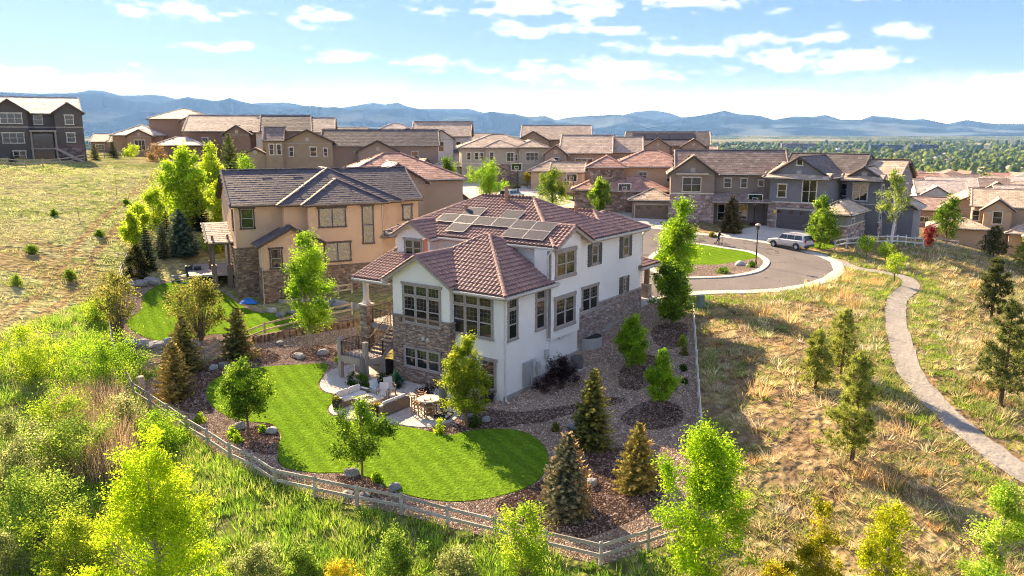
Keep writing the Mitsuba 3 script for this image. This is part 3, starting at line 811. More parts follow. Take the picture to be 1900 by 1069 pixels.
        for i, pb in enumerate(pa):
            s.put(f"{key}__pane" + (f"_{i:03d}" if i else ""), pb, "m_glass")
        if shutters is not None:
            for q, u in enumerate((-.5, w + .04)):
                sh = MB()
                bar(sh, u, u + .46, -.03, h + .03, .0, .05, shutters)
                for r in range(int(h / .11)):
                    bar(sh, u + .06, u + .4, .03 + r * .11, .1 + r * .11, .05, .068, np.asarray(shutters) * 1.08)
                s.put(f"{key}__shutter" + ("_001" if q else ""), sh, "m_paint")
        return key

    def panel(s, wi, side, a0, a1, z0, z1, col, thick=.05, part="trim", mat="m_paint", off=0.0):
        o, e, n = s.side(wi, side, off)
        mb = MB()
        mb.obox(o + e * a0 + [0, 0, z0] + n * -.02, e * (a1 - a0), [0, 0, z1 - z0], n * (thick + .02), col)
        return s.put(part, mb, mat)

    def stones(s, faces, cols, part="stone_cladding", size=(.36, .13), holes=(), cap=None):
        """Ledge-stone facing: every stone a block of its own depth; faces = (wing, side, a0, a1, zlow, zhigh[, zlow at a1])."""
        mb, bed, capm = MB(), MB(), MB()
        rng = s.rng
        for (wi, side, a0, a1, z0, z1, *rest) in faces:
            o, e, n = s.side(wi, side)
            bed.obox(o + e * a0 + [0, 0, z0] - n * .02, e * (a1 - a0), [0, 0, z1 - z0], n * .05, np.asarray(cols[0]) * .45)
            z = z0
            while z < z1 - .03:
                hh = min(size[1] * rng.uniform(.7, 1.3), z1 - z)
                a = a0 - rng.uniform(0, size[0] * .6)
                while a < a1:
                    ww = size[0] * rng.uniform(.55, 1.6)
                    u0, u1 = max(a, a0 - .03), min(a + ww, a1 + .03)
                    a += ww
                    if u1 - u0 < .05 or any(hw == wi and hs == side and u0 < h1 and u1 > h0 and z < k1 and z + hh > k0 for hw, hs, h0, h1, k0, k1 in holes):
                        continue
                    c = np.asarray(cols[rng.integers(len(cols))]) * rng.uniform(.75, 1.25)
                    d = rng.uniform(.05, .1)
                    g = .008
                    mb.obox(o + e * (u0 + g) + [0, 0, z + g] + n * .02, e * (u1 - u0 - 2 * g), [0, 0, hh - 2 * g], n * d, c)
                z += hh
            if cap is not None:
                capm.obox(o + e * (a0 - .04) + [0, 0, z1], e * (a1 - a0 + .08), [0, 0, .09], n * .16, cap)
        key = s.put(part, bed, "m_matte")
        k2 = f"{key}__stone"
        s.put(k2, mb, "m_stone")
        labels[k2] = {"kind": "stuff"}
        if capm.n:
            s.put(f"{key}__stone_cap", capm, "m_matte")
        return key

    def garage(s, wi, side, c, z0, w, h, col, trim):
        o, e, n = s.side(wi, side)
        o = o + e * (c - w / 2) + [0, 0, z0]
        Z = np.array([0, 0, 1.0])
        key = s.k("garage_door")
        fr, gl = MB(), MB()
        for u0, u1, v0, v1 in ((-.15, 0, 0, h), (w, w + .15, 0, h), (-.15, w + .15, h, h + .2)):
            fr.obox(o + e * u0 + Z * v0, e * (u1 - u0), Z * (v1 - v0), n * .08, trim)
        s.put(f"{key}__frame", fr, "m_paint")
        rows, cl = 4, max(2, int(w / .65))
        for r in range(rows):
            pm = MB()
            pm.obox(o + Z * (r * h / rows + .008), e * w, Z * (h / rows - .016), n * .02, col)
            for q in range(cl):
                if r == rows - 1 and q % 2 == 0:
                    gl.obox(o + e * ((q + .12) * w / cl) + Z * (r * h / rows + .12), e * (w / cl * .76), Z * (h / rows - .24), n * .03)
                else:
                    pm.obox(o + e * ((q + .12) * w / cl) + Z * (r * h / rows + .1), e * (w / cl * .76), Z * (h / rows - .2), n * .028, np.asarray(col) * 1.03)
            s.put(f"{key}__panel" + (f"_{r:03d}" if r else ""), pm, "m_paint")
        s.put(f"{key}__pane", gl, "m_glass")
        return key

    def pipe(s, pts, r=.05, col=(.30, .28, .27), part="vent_pipe", mat="m_paint"):
        mb = MB()
        mb.tube(pts, r, 8, col)
        return s.put(part, mb, mat)


# ---------------------------------------------------------------- the white house
WHITE, TAUPE = (.77, .745, .70), (.30, .265, .24)
MAROON = shades((.25, .155, .145), (.295, .19, .175), .88, 1.12)
SH = (.085, .08, .078)
wh = House("white_house", "large white stucco house with mauve barrel tile roof in the middle of the picture", "house", HC[0], HC[1], 0, math.degrees(math.atan2(HU[1], HU[0])), [
    dict(r=(5.2, 14.3, 0, 13.6), e=8.8, k=.5, type="hip", oh=.42, z0=-.2),
    dict(r=(0, 8.6, 0, 8.93), e=6.55, k=.58, type="hip", oh=.45, z0=-.4, clip=(-1, 5.25, -1, 10), wr=(0, 5.2, 0, 8.93)),
    dict(r=(-.4, 3.2, 3.78, 8.5), e=6.75, k=.6, type="gx", oh=.42, ro=.4, z0=-.4),
    dict(r=(12, 16.6, 0, 6.8), e=8.8, k=.5, type="hip", oh=.42, z0=1, wr=(14.3, 16.6, 0, 6.8)),
    dict(r=(13, 17.75, 0, 4.1), e=8.8, k=.5, type="hip", oh=.42, z0=1, wr=(16.6, 17.75, 0, 4.1)),
    dict(r=(5.2, 8.9, -.3, 3), e=8.8, k=.5, type="gy", oh=.42, ro=.3, z0=2.88, floor=True, wr=(4.65, 8.15, -.3, 1)),
    dict(r=(4.3, 7, 9.45, 12.56), e=8.72, k=.56, type="gx", oh=.3, ro=.3, z0=3.1),
    dict(r=(.7, 5.2, 8.93, 12.6), e=6.2, k=.34, type="shx0", oh=.4, ro=.35, walls=False),
    dict(r=(17.75, 20.2, .2, 4.6), e=5.75, k=.35, type="hip", oh=.4, walls=False),
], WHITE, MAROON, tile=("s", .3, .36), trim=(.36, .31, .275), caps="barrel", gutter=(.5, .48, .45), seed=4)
KW = dict(trim=TAUPE, sash=(.40, .36, .33))
wh.window(2, "x0", 6.06, 3.93, 3.2, 2.63, 3, transom=.62, **KW)
wh.window(2, "x0", 6.05, 1.04, 3.1, 1.44, 3, head=False, off=.07, **KW)
wh.window(1, "x0", 2.37, 3.7, 3.23, 2.72, 3, transom=.62, **KW)
wh.window(1, "x0", 1.15, .55, 1.2, 2.0, 1, **KW)
wh.window(1, "y0", .88, 3.65, 1.05, 2.72, 1, transom=.62, **KW)
wh.window(1, "y0", 3.86, 3.68, 1.14, 2.74, 1, transom=.62, **KW)
wh.window(5, "y0", 6.3, 6.7, 2.5, 1.88, 2, tw=.2, **KW)
wh.window(5, "y0", 6.28, 3.42, 2.55, 2.15, 2, tw=.2, **KW)
wh.window(0, "y0", 10.02, 3.76, 2.25, 1.8, 2, **KW)
wh.window(0, "y0", 10.58, 6.9, .92, 1.46, 1, shutters=SH, **KW)
wh.window(3, "y0", 15.12, 6.9, .92, 1.54, 1, shutters=SH, **KW)
wh.window(3, "y0", 15.05, 4.22, .5, 1.2, 1, shutters=SH, **KW)
wh.window(6, "x0", 11.0, 7.25, 1.7, 1.3, 2, **KW)
wh.window(0, "x0", 9.9, 3.3, 1.0, 2.2, 1, **KW)
wh.window(0, "x0", 12.2, 3.3, 1.8, 2.2, 2, **KW)
STONE = [(.30, .215, .16), (.36, .275, .21), (.24, .175, .14), (.42, .34, .27), (.27, .22, .20), (.20, .15, .125)]
wh.stones([(2, "x0", 3.76, 8.52, -.2, 4.35), (2, "y0", -.42, 0.1, -.2, 4.35), (2, "y1", -.42, 1, -.2, 4.35), (1, "y1", 0, 5.2, -.2, 2.9)], STONE, holes=[(2, "x0", 4.52, 7.58, 1.06, 2.44), (2, "x0", 4.47, 7.65, 3.95, 6.5)], size=(.23, .08), cap=(.26, .2, .165))
STONE2 = [(.30, .225, .19), (.38, .30, .26), (.24, .19, .17), (.45, .38, .34), (.29, .25, .245), (.33, .22, .20)]
wh.stones([(0, "y0", 8.45, 12.2, 1.5, 3.72), (0, "y0", 8.45, 8.9, 3.72, 4.12), (0, "y0", 11.15, 14.3, 3.72, 4.12), (3, "y0", 12.2, 17.75, 2.3, 4.12), (0, "y0", 12.2, 14.3, 2.3, 3.72), (4, "x1", -.05, 4.1, 2.4, 4.12)], STONE2, size=(.25, .09), cap=(.34, .30, .28))
for wi, sd, a0, a1, z0, z1 in ((1, "y0", -.05, 3, -.4, .35), (1, "y0", 3, 5.2, -.4, .75), (0, "y0", 5.2, 8.5, -.2, 1.3), (0, "y0", 8.5, 12.2, 0, 1.5), (3, "y0", 12.2, 16.65, 0, 2.3), (4, "y0", 16.65, 17.8, 0, 2.42), (4, "x1", -.05, 4.1, 0, 2.4)):
    wh.panel(wi, sd, a0, a1, z0, z1, (.34, .325, .31), .03, "foundation", "m_matte")
wh.panel(5, "x0", -.28, .02, 3.0, 8.6, TAUPE, .03, "corner_board", off=.55)
# downspouts, vents, lights, meters
for p in ([(.0, -.12, 6.45), (.06, -.1, 6.2), (.06, -.1, .1), (-.1, -.5, .04)], [(4.55, -.35, 8.6), (4.55, -.1, 8.3), (4.55, -.1, .6)], [(17.75, -.45, 8.65), (17.7, -.1, 8.3), (17.7, -.1, 2.6)]):
    wh.pipe(p, .05, (.62, .61, .59), "downspout")
for t_, s_, h_ in ((9.3, 6.55, .95), (7.6, 8.9, .5), (12.0, 2.4, .45)):
    z_ = 8.8 + .5 * (t_ - 4.78) if t_ < 9.5 else 8.8 + .5 * (s_ + .42)
    mb = MB()
    mb.lathe([(.0, z_ - .2), (.2, z_ - .1), (.16, z_ + .15), (.13, z_ + .2), (.13, z_ + h_), (.17, z_ + h_), (.17, z_ + h_ + .1), (0, z_ + h_ + .12)], 12, (t_, s_, 0), (.33, .18, .11))
    wh.put("vent_stack", mb, "m_paint", True)
mb = MB()
z_ = 6.55 + .58 * (2.2 + .45)
mb.lathe([(.16, z_ - .5), (.16, z_ + .75), (.2, z_ + .75), (.2, z_ + .9), (0, z_ + .93)], 12, (2.2, 8.0, 0), (.36, .17, .10))
wh.put("vent_stack", mb, "m_paint", True)
for s_ in (5.35, 5.75):
    mb = MB()
    mb.obox([-.52, s_, 3.05], [-.1, 0, 0], [0, .2, 0], [0, 0, .22], (.5, .48, .46))
    wh.put("floodlight", mb, "m_paint")
mb = MB()
mb.obox([1.9, -.02, .5], [.7, 0, 0], [0, -.18, 0], [0, 0, 1.5], (.34, .335, .33))
mb.obox([1.97, -.2, .6], [.56, 0, 0], [0, -.02, 0], [0, 0, 1.3], (.38, .375, .37))
wh.put("electric_panel", mb, "m_paint")
for t_, z_ in ((2.8, 1.5), (3.3, 1.2), (4.3, 1.75)):
    mb = MB()
    mb.obox([t_, -.02, z_], [.38, 0, 0], [0, -.16, 0], [0, 0, .55], (.52, .51, .5))
    wh.put("meter_box", mb, "m_paint")
    mb = MB()
    mb.tube([(t_ + .2, -.06, z_), (t_ + .2, -.06, z_ - 1.0)], .035, 6, (.5, .5, .5))
    wh.put("conduit", mb, "m_paint")
for t_ in (6.0, 6.35):
    mb = MB()
    mb.lathe([(.12, 0), (.2, .12), (.2, .2), (0, .22)], 10, (0, 0, 0), (.6, .6, .6))
    v, f, c = mb.mesh()
    mb = MB().add(v @ np.array([[1, 0, 0], [0, 0, -1], [0, 1, 0]]).T + [t_, -.02, 2.85], f, c)
    wh.put("wall_vent", mb, "m_paint")
# porch column on the street side
for t_, s_ in ((19.9, .5), (19.9, 4.2)):
    mb = MB()
    mb.box(t_ - .3, t_ + .3, s_ - .3, s_ + .3, 2.3, 4.0, (.26, .21, .185))
    mb.box(t_ - .34, t_ + .34, s_ - .34, s_ + .34, 4.0, 4.1, (.4, .36, .32))
    mb.box(t_ - .16, t_ + .16, s_ - .16, s_ + .16, 4.1, 5.75, (.2, .14, .11))
    wh.put("porch_column", mb, "m_stone")
wh.put("porch_slab", MB().box(17.8, 20.6, -.1, 5, 2.2, 3.0, (.45, .43, .41)), "m_matte")
# the covered deck
DK, PAINT = (.40, .30, .24), (.34, .295, .265)
mb = MB()
mb.box(1.25, 5.2, 8.95, 12.65, 2.8, 2.98, PAINT)
wh.put("deck", mb, "m_paint")
for i in range(26):
    mb = MB()
    mb.box(1.2, 5.18, 8.97 + i * .142, 8.97 + i * .142 + .134, 2.98, 3.02, np.array((.46, .39, .35)) * wh.rng.uniform(.88, 1.1))
    scene[f"{wh.key}__deck__board" + (f"_{i:03d}" if i else "")] = mikit.ply((wh.W(mb.mesh()[0]), mb.mesh()[1]), "m_paint", uv=code(mb.mesh()[2]))
mb = MB()
mb.box(1.12, 1.2, 8.95, 12.7, 2.62, 3.0, PAINT)
mb.box(1.2, 5.2, 12.66, 12.74, 2.62, 3.0, PAINT)
wh.put(f"{wh.key}__deck__rim_board", mb, "m_paint")
mb, st = MB(), MB()
t0, s0 = 1.0, 12.45
bed = MB().box(t0 - .3, t0 + .3, s0 - .3, s0 + .3, -.3, 4.2, (.14, .1, .08))
key = wh.put("stone_pillar", bed, "m_matte")
z = -.3
while z < 4.15:
    hh = min(wh.rng.uniform(.09, .16), 4.2 - z)
    for (ox, oy, ex, ey) in ((t0 - .3, s0 - .3, (.6, 0), (0, -1)), (t0 - .3, s0 - .3, (0, .6), (-1, 0)), (t0 + .3, s0 - .3, (0, .6), (1, 0)), (t0 - .3, s0 + .3, (.6, 0), (0, 1))):
        a = 0.0
        while a < .98:
            b_ = min(1, a + wh.rng.uniform(.3, .65))
            ex_, n_ = np.array([*ex, 0]), np.array([*ey, 0])
            st.obox(np.array([ox, oy, z + .006]) + ex_ * (a + .01), ex_ * (b_ - a - .02), [0, 0, hh - .012], n_ * wh.rng.uniform(.03, .07), np.asarray(STONE[wh.rng.integers(6)]) * wh.rng.uniform(.7, 1.2))
            a = b_
    z += hh
wh.put(f"{key}__stone", st, "m_stone")
labels[f"{key}__stone"] = {"kind": "stuff"}
wh.put(f"{key}__cap", MB().box(t0 - .42, t0 + .42, s0 - .42, s0 + .42, 4.2, 4.32, (.5, .42, .37)), "m_matte")
wh.put("porch_post", MB().box(t0 - .15, t0 + .15, s0 - .15, s0 + .15, 4.32, 6.2, (.62, .58, .55)).box(t0 - .2, t0 + .2, s0 - .2, s0 + .2, 4.32, 4.5, (.6, .56, .53)), "m_paint")
wh.put("porch_beam", MB().box(t0 - .2, t0 + .12, 8.9, s0 + .15, 5.95, 6.2, (.5, .45, .42)).box(t0, 5.2, s0 - .14, s0 + .14, 5.95, 6.2, (.5, .45, .42)), "m_paint")


def railing(a, b, z_a, z_b, part="railing", h=.95):
    """Dark metal railing between two plan points of the house, top and bottom bars and balusters."""
    a, b = np.array([*a, z_a], float), np.array([*b, z_b], float)
    mb = MB()
    for q in (h, .1):
        mb.tube([a + [0, 0, q], b + [0, 0, q]], .026 if q == h else .018, 6, (.05, .035, .03) if q != h else (.07, .045, .035))
    n = max(2, int(np.linalg.norm(b - a) / .125))
    for i in range(n + 1):
        p = a + (b - a) * i / n
        r = .022 if i in (0, n) else .009
        mb.obox(p + [-r, -r, 0], [2 * r, 0, 0], [0, 2 * r, 0], [0, 0, h], (.045, .032, .028))
    wh.put(part, mb, "m_paint")


railing((1.2, 10.45), (1.2, 12.1), 3.0, 3.0)
railing((1.3, 12.68), (5.1, 12.68), 3.0, 3.0)
# landing and stairs
LZ = 1.62
mb = MB()
mb.box(-2.45, -.85, 9.1, 11.5, LZ - .22, LZ - .03, PAINT)
mb.box(-2.52, -2.45, 9.05, 11.55, LZ - .4, LZ + .02, PAINT)
mb.box(-.85, -.8, 10.35, 11.55, LZ - .4, LZ + .02, PAINT)
mb.box(-2.45, -.85, 9.04, 9.1, LZ - .4, LZ + .02, PAINT)
mb.box(-2.45, -.85, 11.5, 11.56, LZ - .4, LZ + .02, PAINT)
key = wh.put("stair_landing", mb, "m_paint")
for i in range(11):
    b0 = -2.45 + i * .145
    wh.put(f"{key}__board" + (f"_{i:03d}" if i else ""), MB().box(b0, b0 + .135, 9.1, 11.5, LZ - .03, LZ + .01, np.array((.46, .39, .35)) * wh.rng.uniform(.88, 1.1)), "m_paint")
for t_, s_, z_ in ((-2.42, 11.45, LZ + 1.15), (-2.42, 9.12, LZ + 1.15), (-.95, 9.12, LZ - .1), (-.95, 11.45, LZ - .1)):
    wh.put("landing_post", MB().box(t_ - .13, t_ + .13, s_ - .13, s_ + .13, -.3, z_, PAINT).box(t_ - .16, t_ + .16, s_ - .16, s_ + .16, z_, z_ + .05, PAINT), "m_paint")
key = wh.k("stair")
for s_ in (9.12, 10.28):
    mb = MB()
    p0, p1 = np.array([-.85, s_, LZ - .28]), np.array([1.2, s_, 2.72])
    mb.obox(p0, p1 - p0, [0, .06, 0], [0, 0, .42], PAINT)
    wh.put(f"{key}__stringer" + ("_001" if s_ > 10 else ""), mb, "m_paint")
for i in range(7):
    z_ = LZ + (i + 1) * .1745
    t_ = -.85 + i * .293
    wh.put(f"{key}__tread" + (f"_{i:03d}" if i else ""), MB().box(t_ - .02, t_ + .3, 9.18, 10.28, z_ - .045, z_, (.60, .47, .30)), "m_paint")  # upper treads lightened so the colour carries their lit edges
    wh.put(f"{key}__riser" + (f"_{i:03d}" if i else ""), MB().box(t_, t_ + .02, 9.18, 10.28, z_ - .1745, z_ - .046, (.17, .15, .14)), "m_paint")
for i in range(8):
    z_ = LZ - (i + 1) * .19
    t_ = -.78 + i * .28
    wh.put(f"{key}__tread_{i + 7:03d}", MB().box(t_, t_ + .3, 10.42, 11.4, z_ - .045, z_, (.42, .33, .26)), "m_paint")
railing((-.85, 9.13), (1.15, 9.13), LZ + .05, 3.0)
railing((-.85, 10.3), (1.15, 10.3), LZ + .05, 3.0)
railing((-2.42, 9.25), (-2.42, 11.3), LZ, LZ)
railing((-2.3, 11.5), (-.9, 11.5), LZ, LZ)
railing((-2.3, 9.1), (-.95, 9.1), LZ, LZ)
railing((-.85, 10.4), (-.85, 11.4), LZ, LZ)

# solar panels bolted to the front slope
PANELS = [((5.12, .62), "lower right corner of the right block"), ((5.12, 2.26), "lower left of the right block"), ((6.06, .62), "upper right corner of the right block"), ((6.06, 2.26), "upper left of the right block"),
          ((6.12, 3.9), "first from the right block in the middle row"), ((6.12, 5.54), "middle of the middle row"), ((7.06, 3.9), "single one above the middle row"), ((5.2, 7.14), "lowest of the left cross"), ((6.15, 7.18), "centre of the left cross"), ((7.09, 7.2), "topmost of the left cross"), ((6.18, 8.83), "leftmost of all the panels")]
for i, ((ta, sa_), l_) in enumerate(PANELS):
    key = numbered("solar_panel")
    tag(key, f"solar panel on the mauve roof, {l_}", "solar panel", "solar panels on the white house roof")
    nx = np.array([-.5, 0, 1]) / math.hypot(.5, 1)
    ex = np.array([1, 0, .5]) / math.hypot(.5, 1)
    o = np.array([ta, sa_, 8.8 + .5 * (ta - 4.78)]) + nx * .19
    ln, wd = 1.04, 1.62
    fr, gl, cel = MB(), MB(), MB()
    fr.obox(o, ex * ln, [0, .03, 0], nx * .045, (.36, .35, .37))
    fr.obox(o + [0, wd - .03, 0], ex * ln, [0, .03, 0], nx * .045, (.36, .35, .37))
    fr.obox(o + [0, .03, 0], ex * .03, [0, wd - .06, 0], nx * .044, (.36, .35, .37))
    fr.obox(o + ex * (ln - .03) + [0, .03, 0], ex * .03, [0, wd - .06, 0], nx * .044, (.36, .35, .37))
    for q in (.2, 1.3):
        fr.obox(o + [0, q, 0] - nx * .12, ex * ln, [0, .04, 0], nx * .12, (.3, .3, .3))
    gl.obox(o + ex * .031 + [0, .031, 0] + nx * .01, ex * (ln - .062), [0, wd - .062, 0], nx * .022, (.10, .085, .095))
    for a in range(6):
        for b in range(10):
            cel.obox(o + ex * (.04 + a * (ln - .08) / 6) + [0, .04 + b * (wd - .08) / 10, 0] + nx * .032, ex * ((ln - .08) / 6 - .012), [0, (wd - .08) / 10 - .012, 0], nx * .002, np.array((.05, .055, .078)) * wh.rng.uniform(.8, 1.2))
    for part, mb, m in (("frame", fr, "m_metal"), ("backing", gl, "m_paint"), ("cell", cel, "m_solar")):
        mb.v = [wh.W(v) for v in mb.v]
        mb.put(f"{key}__{part}", m)
    labels[f"{key}__cell"] = {"kind": "stuff"}
scene["m_solar"] = two(pr(VC, .8, .1))

# ---------------------------------------------------------------- the beige house next door
SLATE = shades((.085, .075, .088), (.12, .108, .122), .93, 1.07)
BR = (.085, .062, .05)
bh = House("beige_house", "tall beige stucco house with dark slate roof left of the white house", "house", -21.5, 66.4, 0, 25.8, [
    dict(r=(-1.8, 14.9, 2, 12), e=9.75, k=.5, type="gx", oh=.45, ro=.35, z0=.5),
    dict(r=(2.2, 12.4, .9, 9), e=9.75, k=.5, type="gy_hip0", oh=.45, z0=4),
    dict(r=(4.1, 10.8, 0, 6), e=9.75, k=.5, type="gy_hip0", oh=.45, z0=.5),
    dict(r=(0, 4.9, -.5, 2.5), e=6.4, k=.52, type="gy", oh=.45, ro=.4, z0=.3),
    dict(r=(10.8, 15.5, .3, 3), e=6.6, k=.35, type="shy0", oh=.4, walls=False),
    dict(r=(-3.7, -1.8, 4.6, 8), e=6.3, k=.35, type="shy0", oh=.4, walls=False, col=shades((.34, .28, .25), (.42, .36, .33))),
], (.60, .40, .255), SLATE, tile=("flat", .36, .38), trim=BR, gutter=(.2, .15, .12), seed=9)
BW = dict(trim=BR, sash=(.36, .33, .30), grid=False)
bh.window(0, "y0", -.75, 7.6, 1.25, 1.85, 1, **BW)
bh.window(2, "y0", 6.2, 7.6, 2.45, 1.8, 2, **BW)
bh.window(2, "y0", 9.4, 5.95, 1.1, 3.5, 1, transom=1.6, **BW)
bh.window(2, "y0", 6.55, 4.5, 2.45, 1.8, 2, **BW)
bh.window(3, "y0", 1.1, 4.3, 1.1, 1.85, 1, **BW)
bh.window(3, "y0", 2.0, 1.35, 1.3, 1.25, 2, mid=False, **BW)
bh.window(0, "x0", 3.2, 7.4, .7, 1.9, 1, **BW)
bh.window(0, "x0", 3.6, 3.0, .8, 2.0, 1, **BW)
bh.window(0, "y0", 13.8, 7.7, 1.0, 1.5, 1, **BW)
STONE3 = [(.25, .165, .115), (.30, .21, .15), (.19, .125, .09), (.35, .26, .19), (.22, .16, .13)]
bh.stones([(3, "y0", -.05, 4.95, 1.0, 4.15), (3, "x0", -.5, 2, 1.0, 4.15), (2, "y0", 4.95, 10.85, 1.0, 4.15), (2, "x1", 0, 2, 1, 4.15), (0, "y0", -1.85, 0, 1.2, 5.9), (0, "x0", 2, 6, 1.2, 5.9), (0, "y0", 10.8, 14.95, 1, 4.15)], STONE3, holes=[(3, "y0", 1.35, 2.65, 1.35, 2.6)], size=(.28, .1), cap=(.2, .14, .11))
for p in ([(-.1, -.75, 6.3), (-.1, -.6, 6.0), (-.1, -.6, 1.4), (-.5, -1.2, 1.2), (-1.6, -2.0, 1.25)], [(10.75, -.3, 9.6), (10.75, -.1, 9.3), (10.75, -.1, 1.5)]):
    bh.pipe(p, .05, (.5, .42, .34), "downspout")
for x_ in (1.2, 4.0, 7.6):
    bh.put("roof_vent", MB().box(x_, x_ + .9, 5.6, 5.9, 11.6, 11.85, (.1, .08, .09)), "m_paint")
mb = MB()
mb.box(-5.6, -1.85, 4.6, 11, 3.2, 3.4, (.33, .28, .25))
for x_, y_ in ((-3.5, 4.8), (-3.5, 7.8), (-2.2, 4.8)):
    mb.box(x_ - .22, x_ + .22, y_ - .22, y_ + .22, .5, 4.2, (.2, .14, .11)).box(x_ - .1, x_ + .1, y_ - .1, y_ + .1, 4.2, 6.9, (.16, .12, .1))
bh.put("deck", mb, "m_paint")
mb = MB()
for i in range(11):
    mb.box(-7.0, -5.8, 4.4 - i * .28 + 2, 4.7 - i * .28 + 2, 3.2 - i * .18 - .04, 3.2 - i * .18, (.26, .27, .3))
mb.obox([-7.06, 3.3, 1.1], [.05, 0, 0], [0, 3.1, 2.0], [0, 0, .3], (.2, .2, .22)).obox([-5.8, 3.3, 1.1], [.05, 0, 0], [0, 3.1, 2.0], [0, 0, .3], (.2, .2, .22))
bh.put("deck_stair", mb, "m_paint")

# ---------------------------------------------------------------- houses further back
TAN = shades((.37, .29, .235), (.47, .385, .32))
PALE = shades((.44, .37, .33), (.56, .49, .44))  # sun glare on far roofs put into this paler tile colour
TERRA = shades((.33, .185, .15), (.42, .27, .23))
DARK = shades((.10, .085, .085), (.15, .13, .13))
BROWN = shades((.20, .15, .13), (.28, .22, .19))
SAND = shades((.42, .33, .25), (.52, .43, .34))
CR = (.58, .53, .46)
FW = dict(trim=CR, lite=True)


def rows(h, wi, side, zs, spots, w=1.1, hh=1.4, cols=1, **k):
    for z in zs:
        for c in spots:
            h.window(wi, side, c, z, w, hh, cols, **{**FW, **k})


def at(p, dz=0.0):
    return p[0], p[1], float(ground(*p)) + dz


FT = ("flat", .55, .5)
# dark three-storey house on the hill at the far left
h = House("hillside_house", "dark three storey house with pale roof on the hill at the far left", "house", *at((-69.70, 129.69), -.2), 31, [
    dict(r=(-3.9, 0, 0, 9), e=7.9, k=.7, type="gy", oh=.35, ro=.35, z0=-2),
    dict(r=(-12.5, -7.6, -.3, 9), e=7.9, k=.7, type="gy", oh=.35, ro=.35, z0=-2),
    dict(r=(-24, -.3, 1.6, 13), e=7.8, k=.45, type="gx", oh=.4, ro=.3, z0=-2),
    dict(r=(-19, -14.5, -1.5, 9), e=7.4, k=.7, type="gy", oh=.35, ro=.35, z0=-2),
], (.115, .10, .095), PALE, FT, BR, seed=21, mat="m_siding")
rows(h, 0, "y0", (3.2, 6.0), (-1.9,), 1.3, 1.6)
rows(h, 1, "y0", (3.1, 6.1), (-9.8,), 3.0, 1.7, 3)
rows(h, 1, "y0", (.4,), (-9.2,), 1.8, 1.6, 2)
rows(h, 2, "y0", (6.0,), (-6.2,), 1.3, 1.6)
rows(h, 3, "y0", (3.0, 6.0), (-16.5,), 1.6, 1.6)
for x0, x1 in ((-24, -.3),):
    h.panel(2, "y0", -7.6, -3.9, 5.55, 5.7, (.42, .37, .31), .04)
h.panel(0, "y0", -3.9, 0, 5.55, 5.7, (.42, .37, .31), .04)
h.panel(1, "y0", -12.5, -7.6, 5.55, 5.7, (.42, .37, .31), .04)
h.stones([(0, "y0", -3.9, 0.05, -.8, 2.9)], [(.16, .11, .11), (.22, .16, .15), (.12, .09, .09)], size=(.6, .28))
mb = MB().box(-7.6, -3.9, -1.6, 1.6, 2.2, 2.4, (.3, .25, .21)).box(-7.6, -3.9, -1.7, 1.6, 4.9, 5.15, (.34, .29, .25))
for x_ in (-7.5, -4.2):
    mb.box(x_, x_ + .25, -1.6, -1.35, 0, 4.9, (.3, .25, .21))
mb.obox([-4.4, -1.6, 2.2], [3.6, -1.2, -2.2], [.4, 1.1, 0], [0, 0, .25], (.3, .25, .22))
h.put("balcony", mb, "m_paint")
h.put("patio_door", MB().box(-7.2, -4.4, 1.5, 1.58, 2.45, 4.6), "m_glass")
h.put("patio_door", MB().box(-7.2, -4.4, 1.5, 1.58, 0, 2.1), "m_glass")


def back_house(label, anchor, deg, wings, wall, roof, wins=(), trim=BR, mat="m_stucco", seed=1, tile=FT, group=None, stone=(), garage=(), bands=(), wtrim=CR, name="house", dz=0.0, xs=1.0):
    if xs != 1:
        for w in wings:
            w["r"] = (w["r"][0] * xs, w["r"][1] * xs, *w["r"][2:])
        f = lambda sd: xs if sd[0] == "y" else 1
        wins = [(q[0], q[1], q[2] * f(q[1]), q[3], q[4] * (.5 + .5 * f(q[1])), *q[5:]) for q in wins]
        stone = [(q[0], q[1], q[2] * f(q[1]), q[3] * f(q[1]), *q[4:]) for q in stone]
        bands = [(q[0], q[1], q[2] * f(q[1]), q[3] * f(q[1]), *q[4:]) for q in bands]
        garage = [(q[0], q[1], q[2] * xs, q[3], q[4] * xs, *q[5:]) for q in garage]
    for w in wings:
        if "wall" in w:
            w["wall"] = np.asarray(w["wall"]) * 1.2
    h = House(name, label, "house", *at(anchor, dz), deg, wings, np.asarray(wall) * 1.35, roof, tile, trim, group, seed=seed, mat=mat)
    for i, w in enumerate(h.wings):
        if w.get("type", "")[:2] == "gy" and "hip" not in w["type"] and w["r"][1] - w["r"][0] < 12:
            c = (w["r"][0] + w["r"][1]) / 2
            h.panel(i, "y0", c - .3, c + .3, w["e"] + .15, w["e"] + .75, np.asarray(wtrim) * .7, .06, "gable_vent")
            h.panel(i, "y0", w["r"][0], w["r"][1], w["e"] - .22, w["e"] - .08, np.asarray(wtrim) * .55, .05, "belly_band")
    for wi, sd, c, z, w, hh, cols in wins:
        h.window(wi, sd, c, z, w, hh, cols, trim=wtrim, lite=True)
    for q in stone:
        h.stones([q[:6]], q[6], size=(.55, .24))
    for q in garage:
        h.garage(*q)
    for q in bands:
        h.panel(*q)
    return h


ST4 = [(.27, .18, .14), (.34, .24, .19), (.21, .15, .12), (.4, .3, .25)]
ST5 = [(.3, .22, .21), (.38, .29, .27), (.24, .18, .18), (.44, .36, .34)]

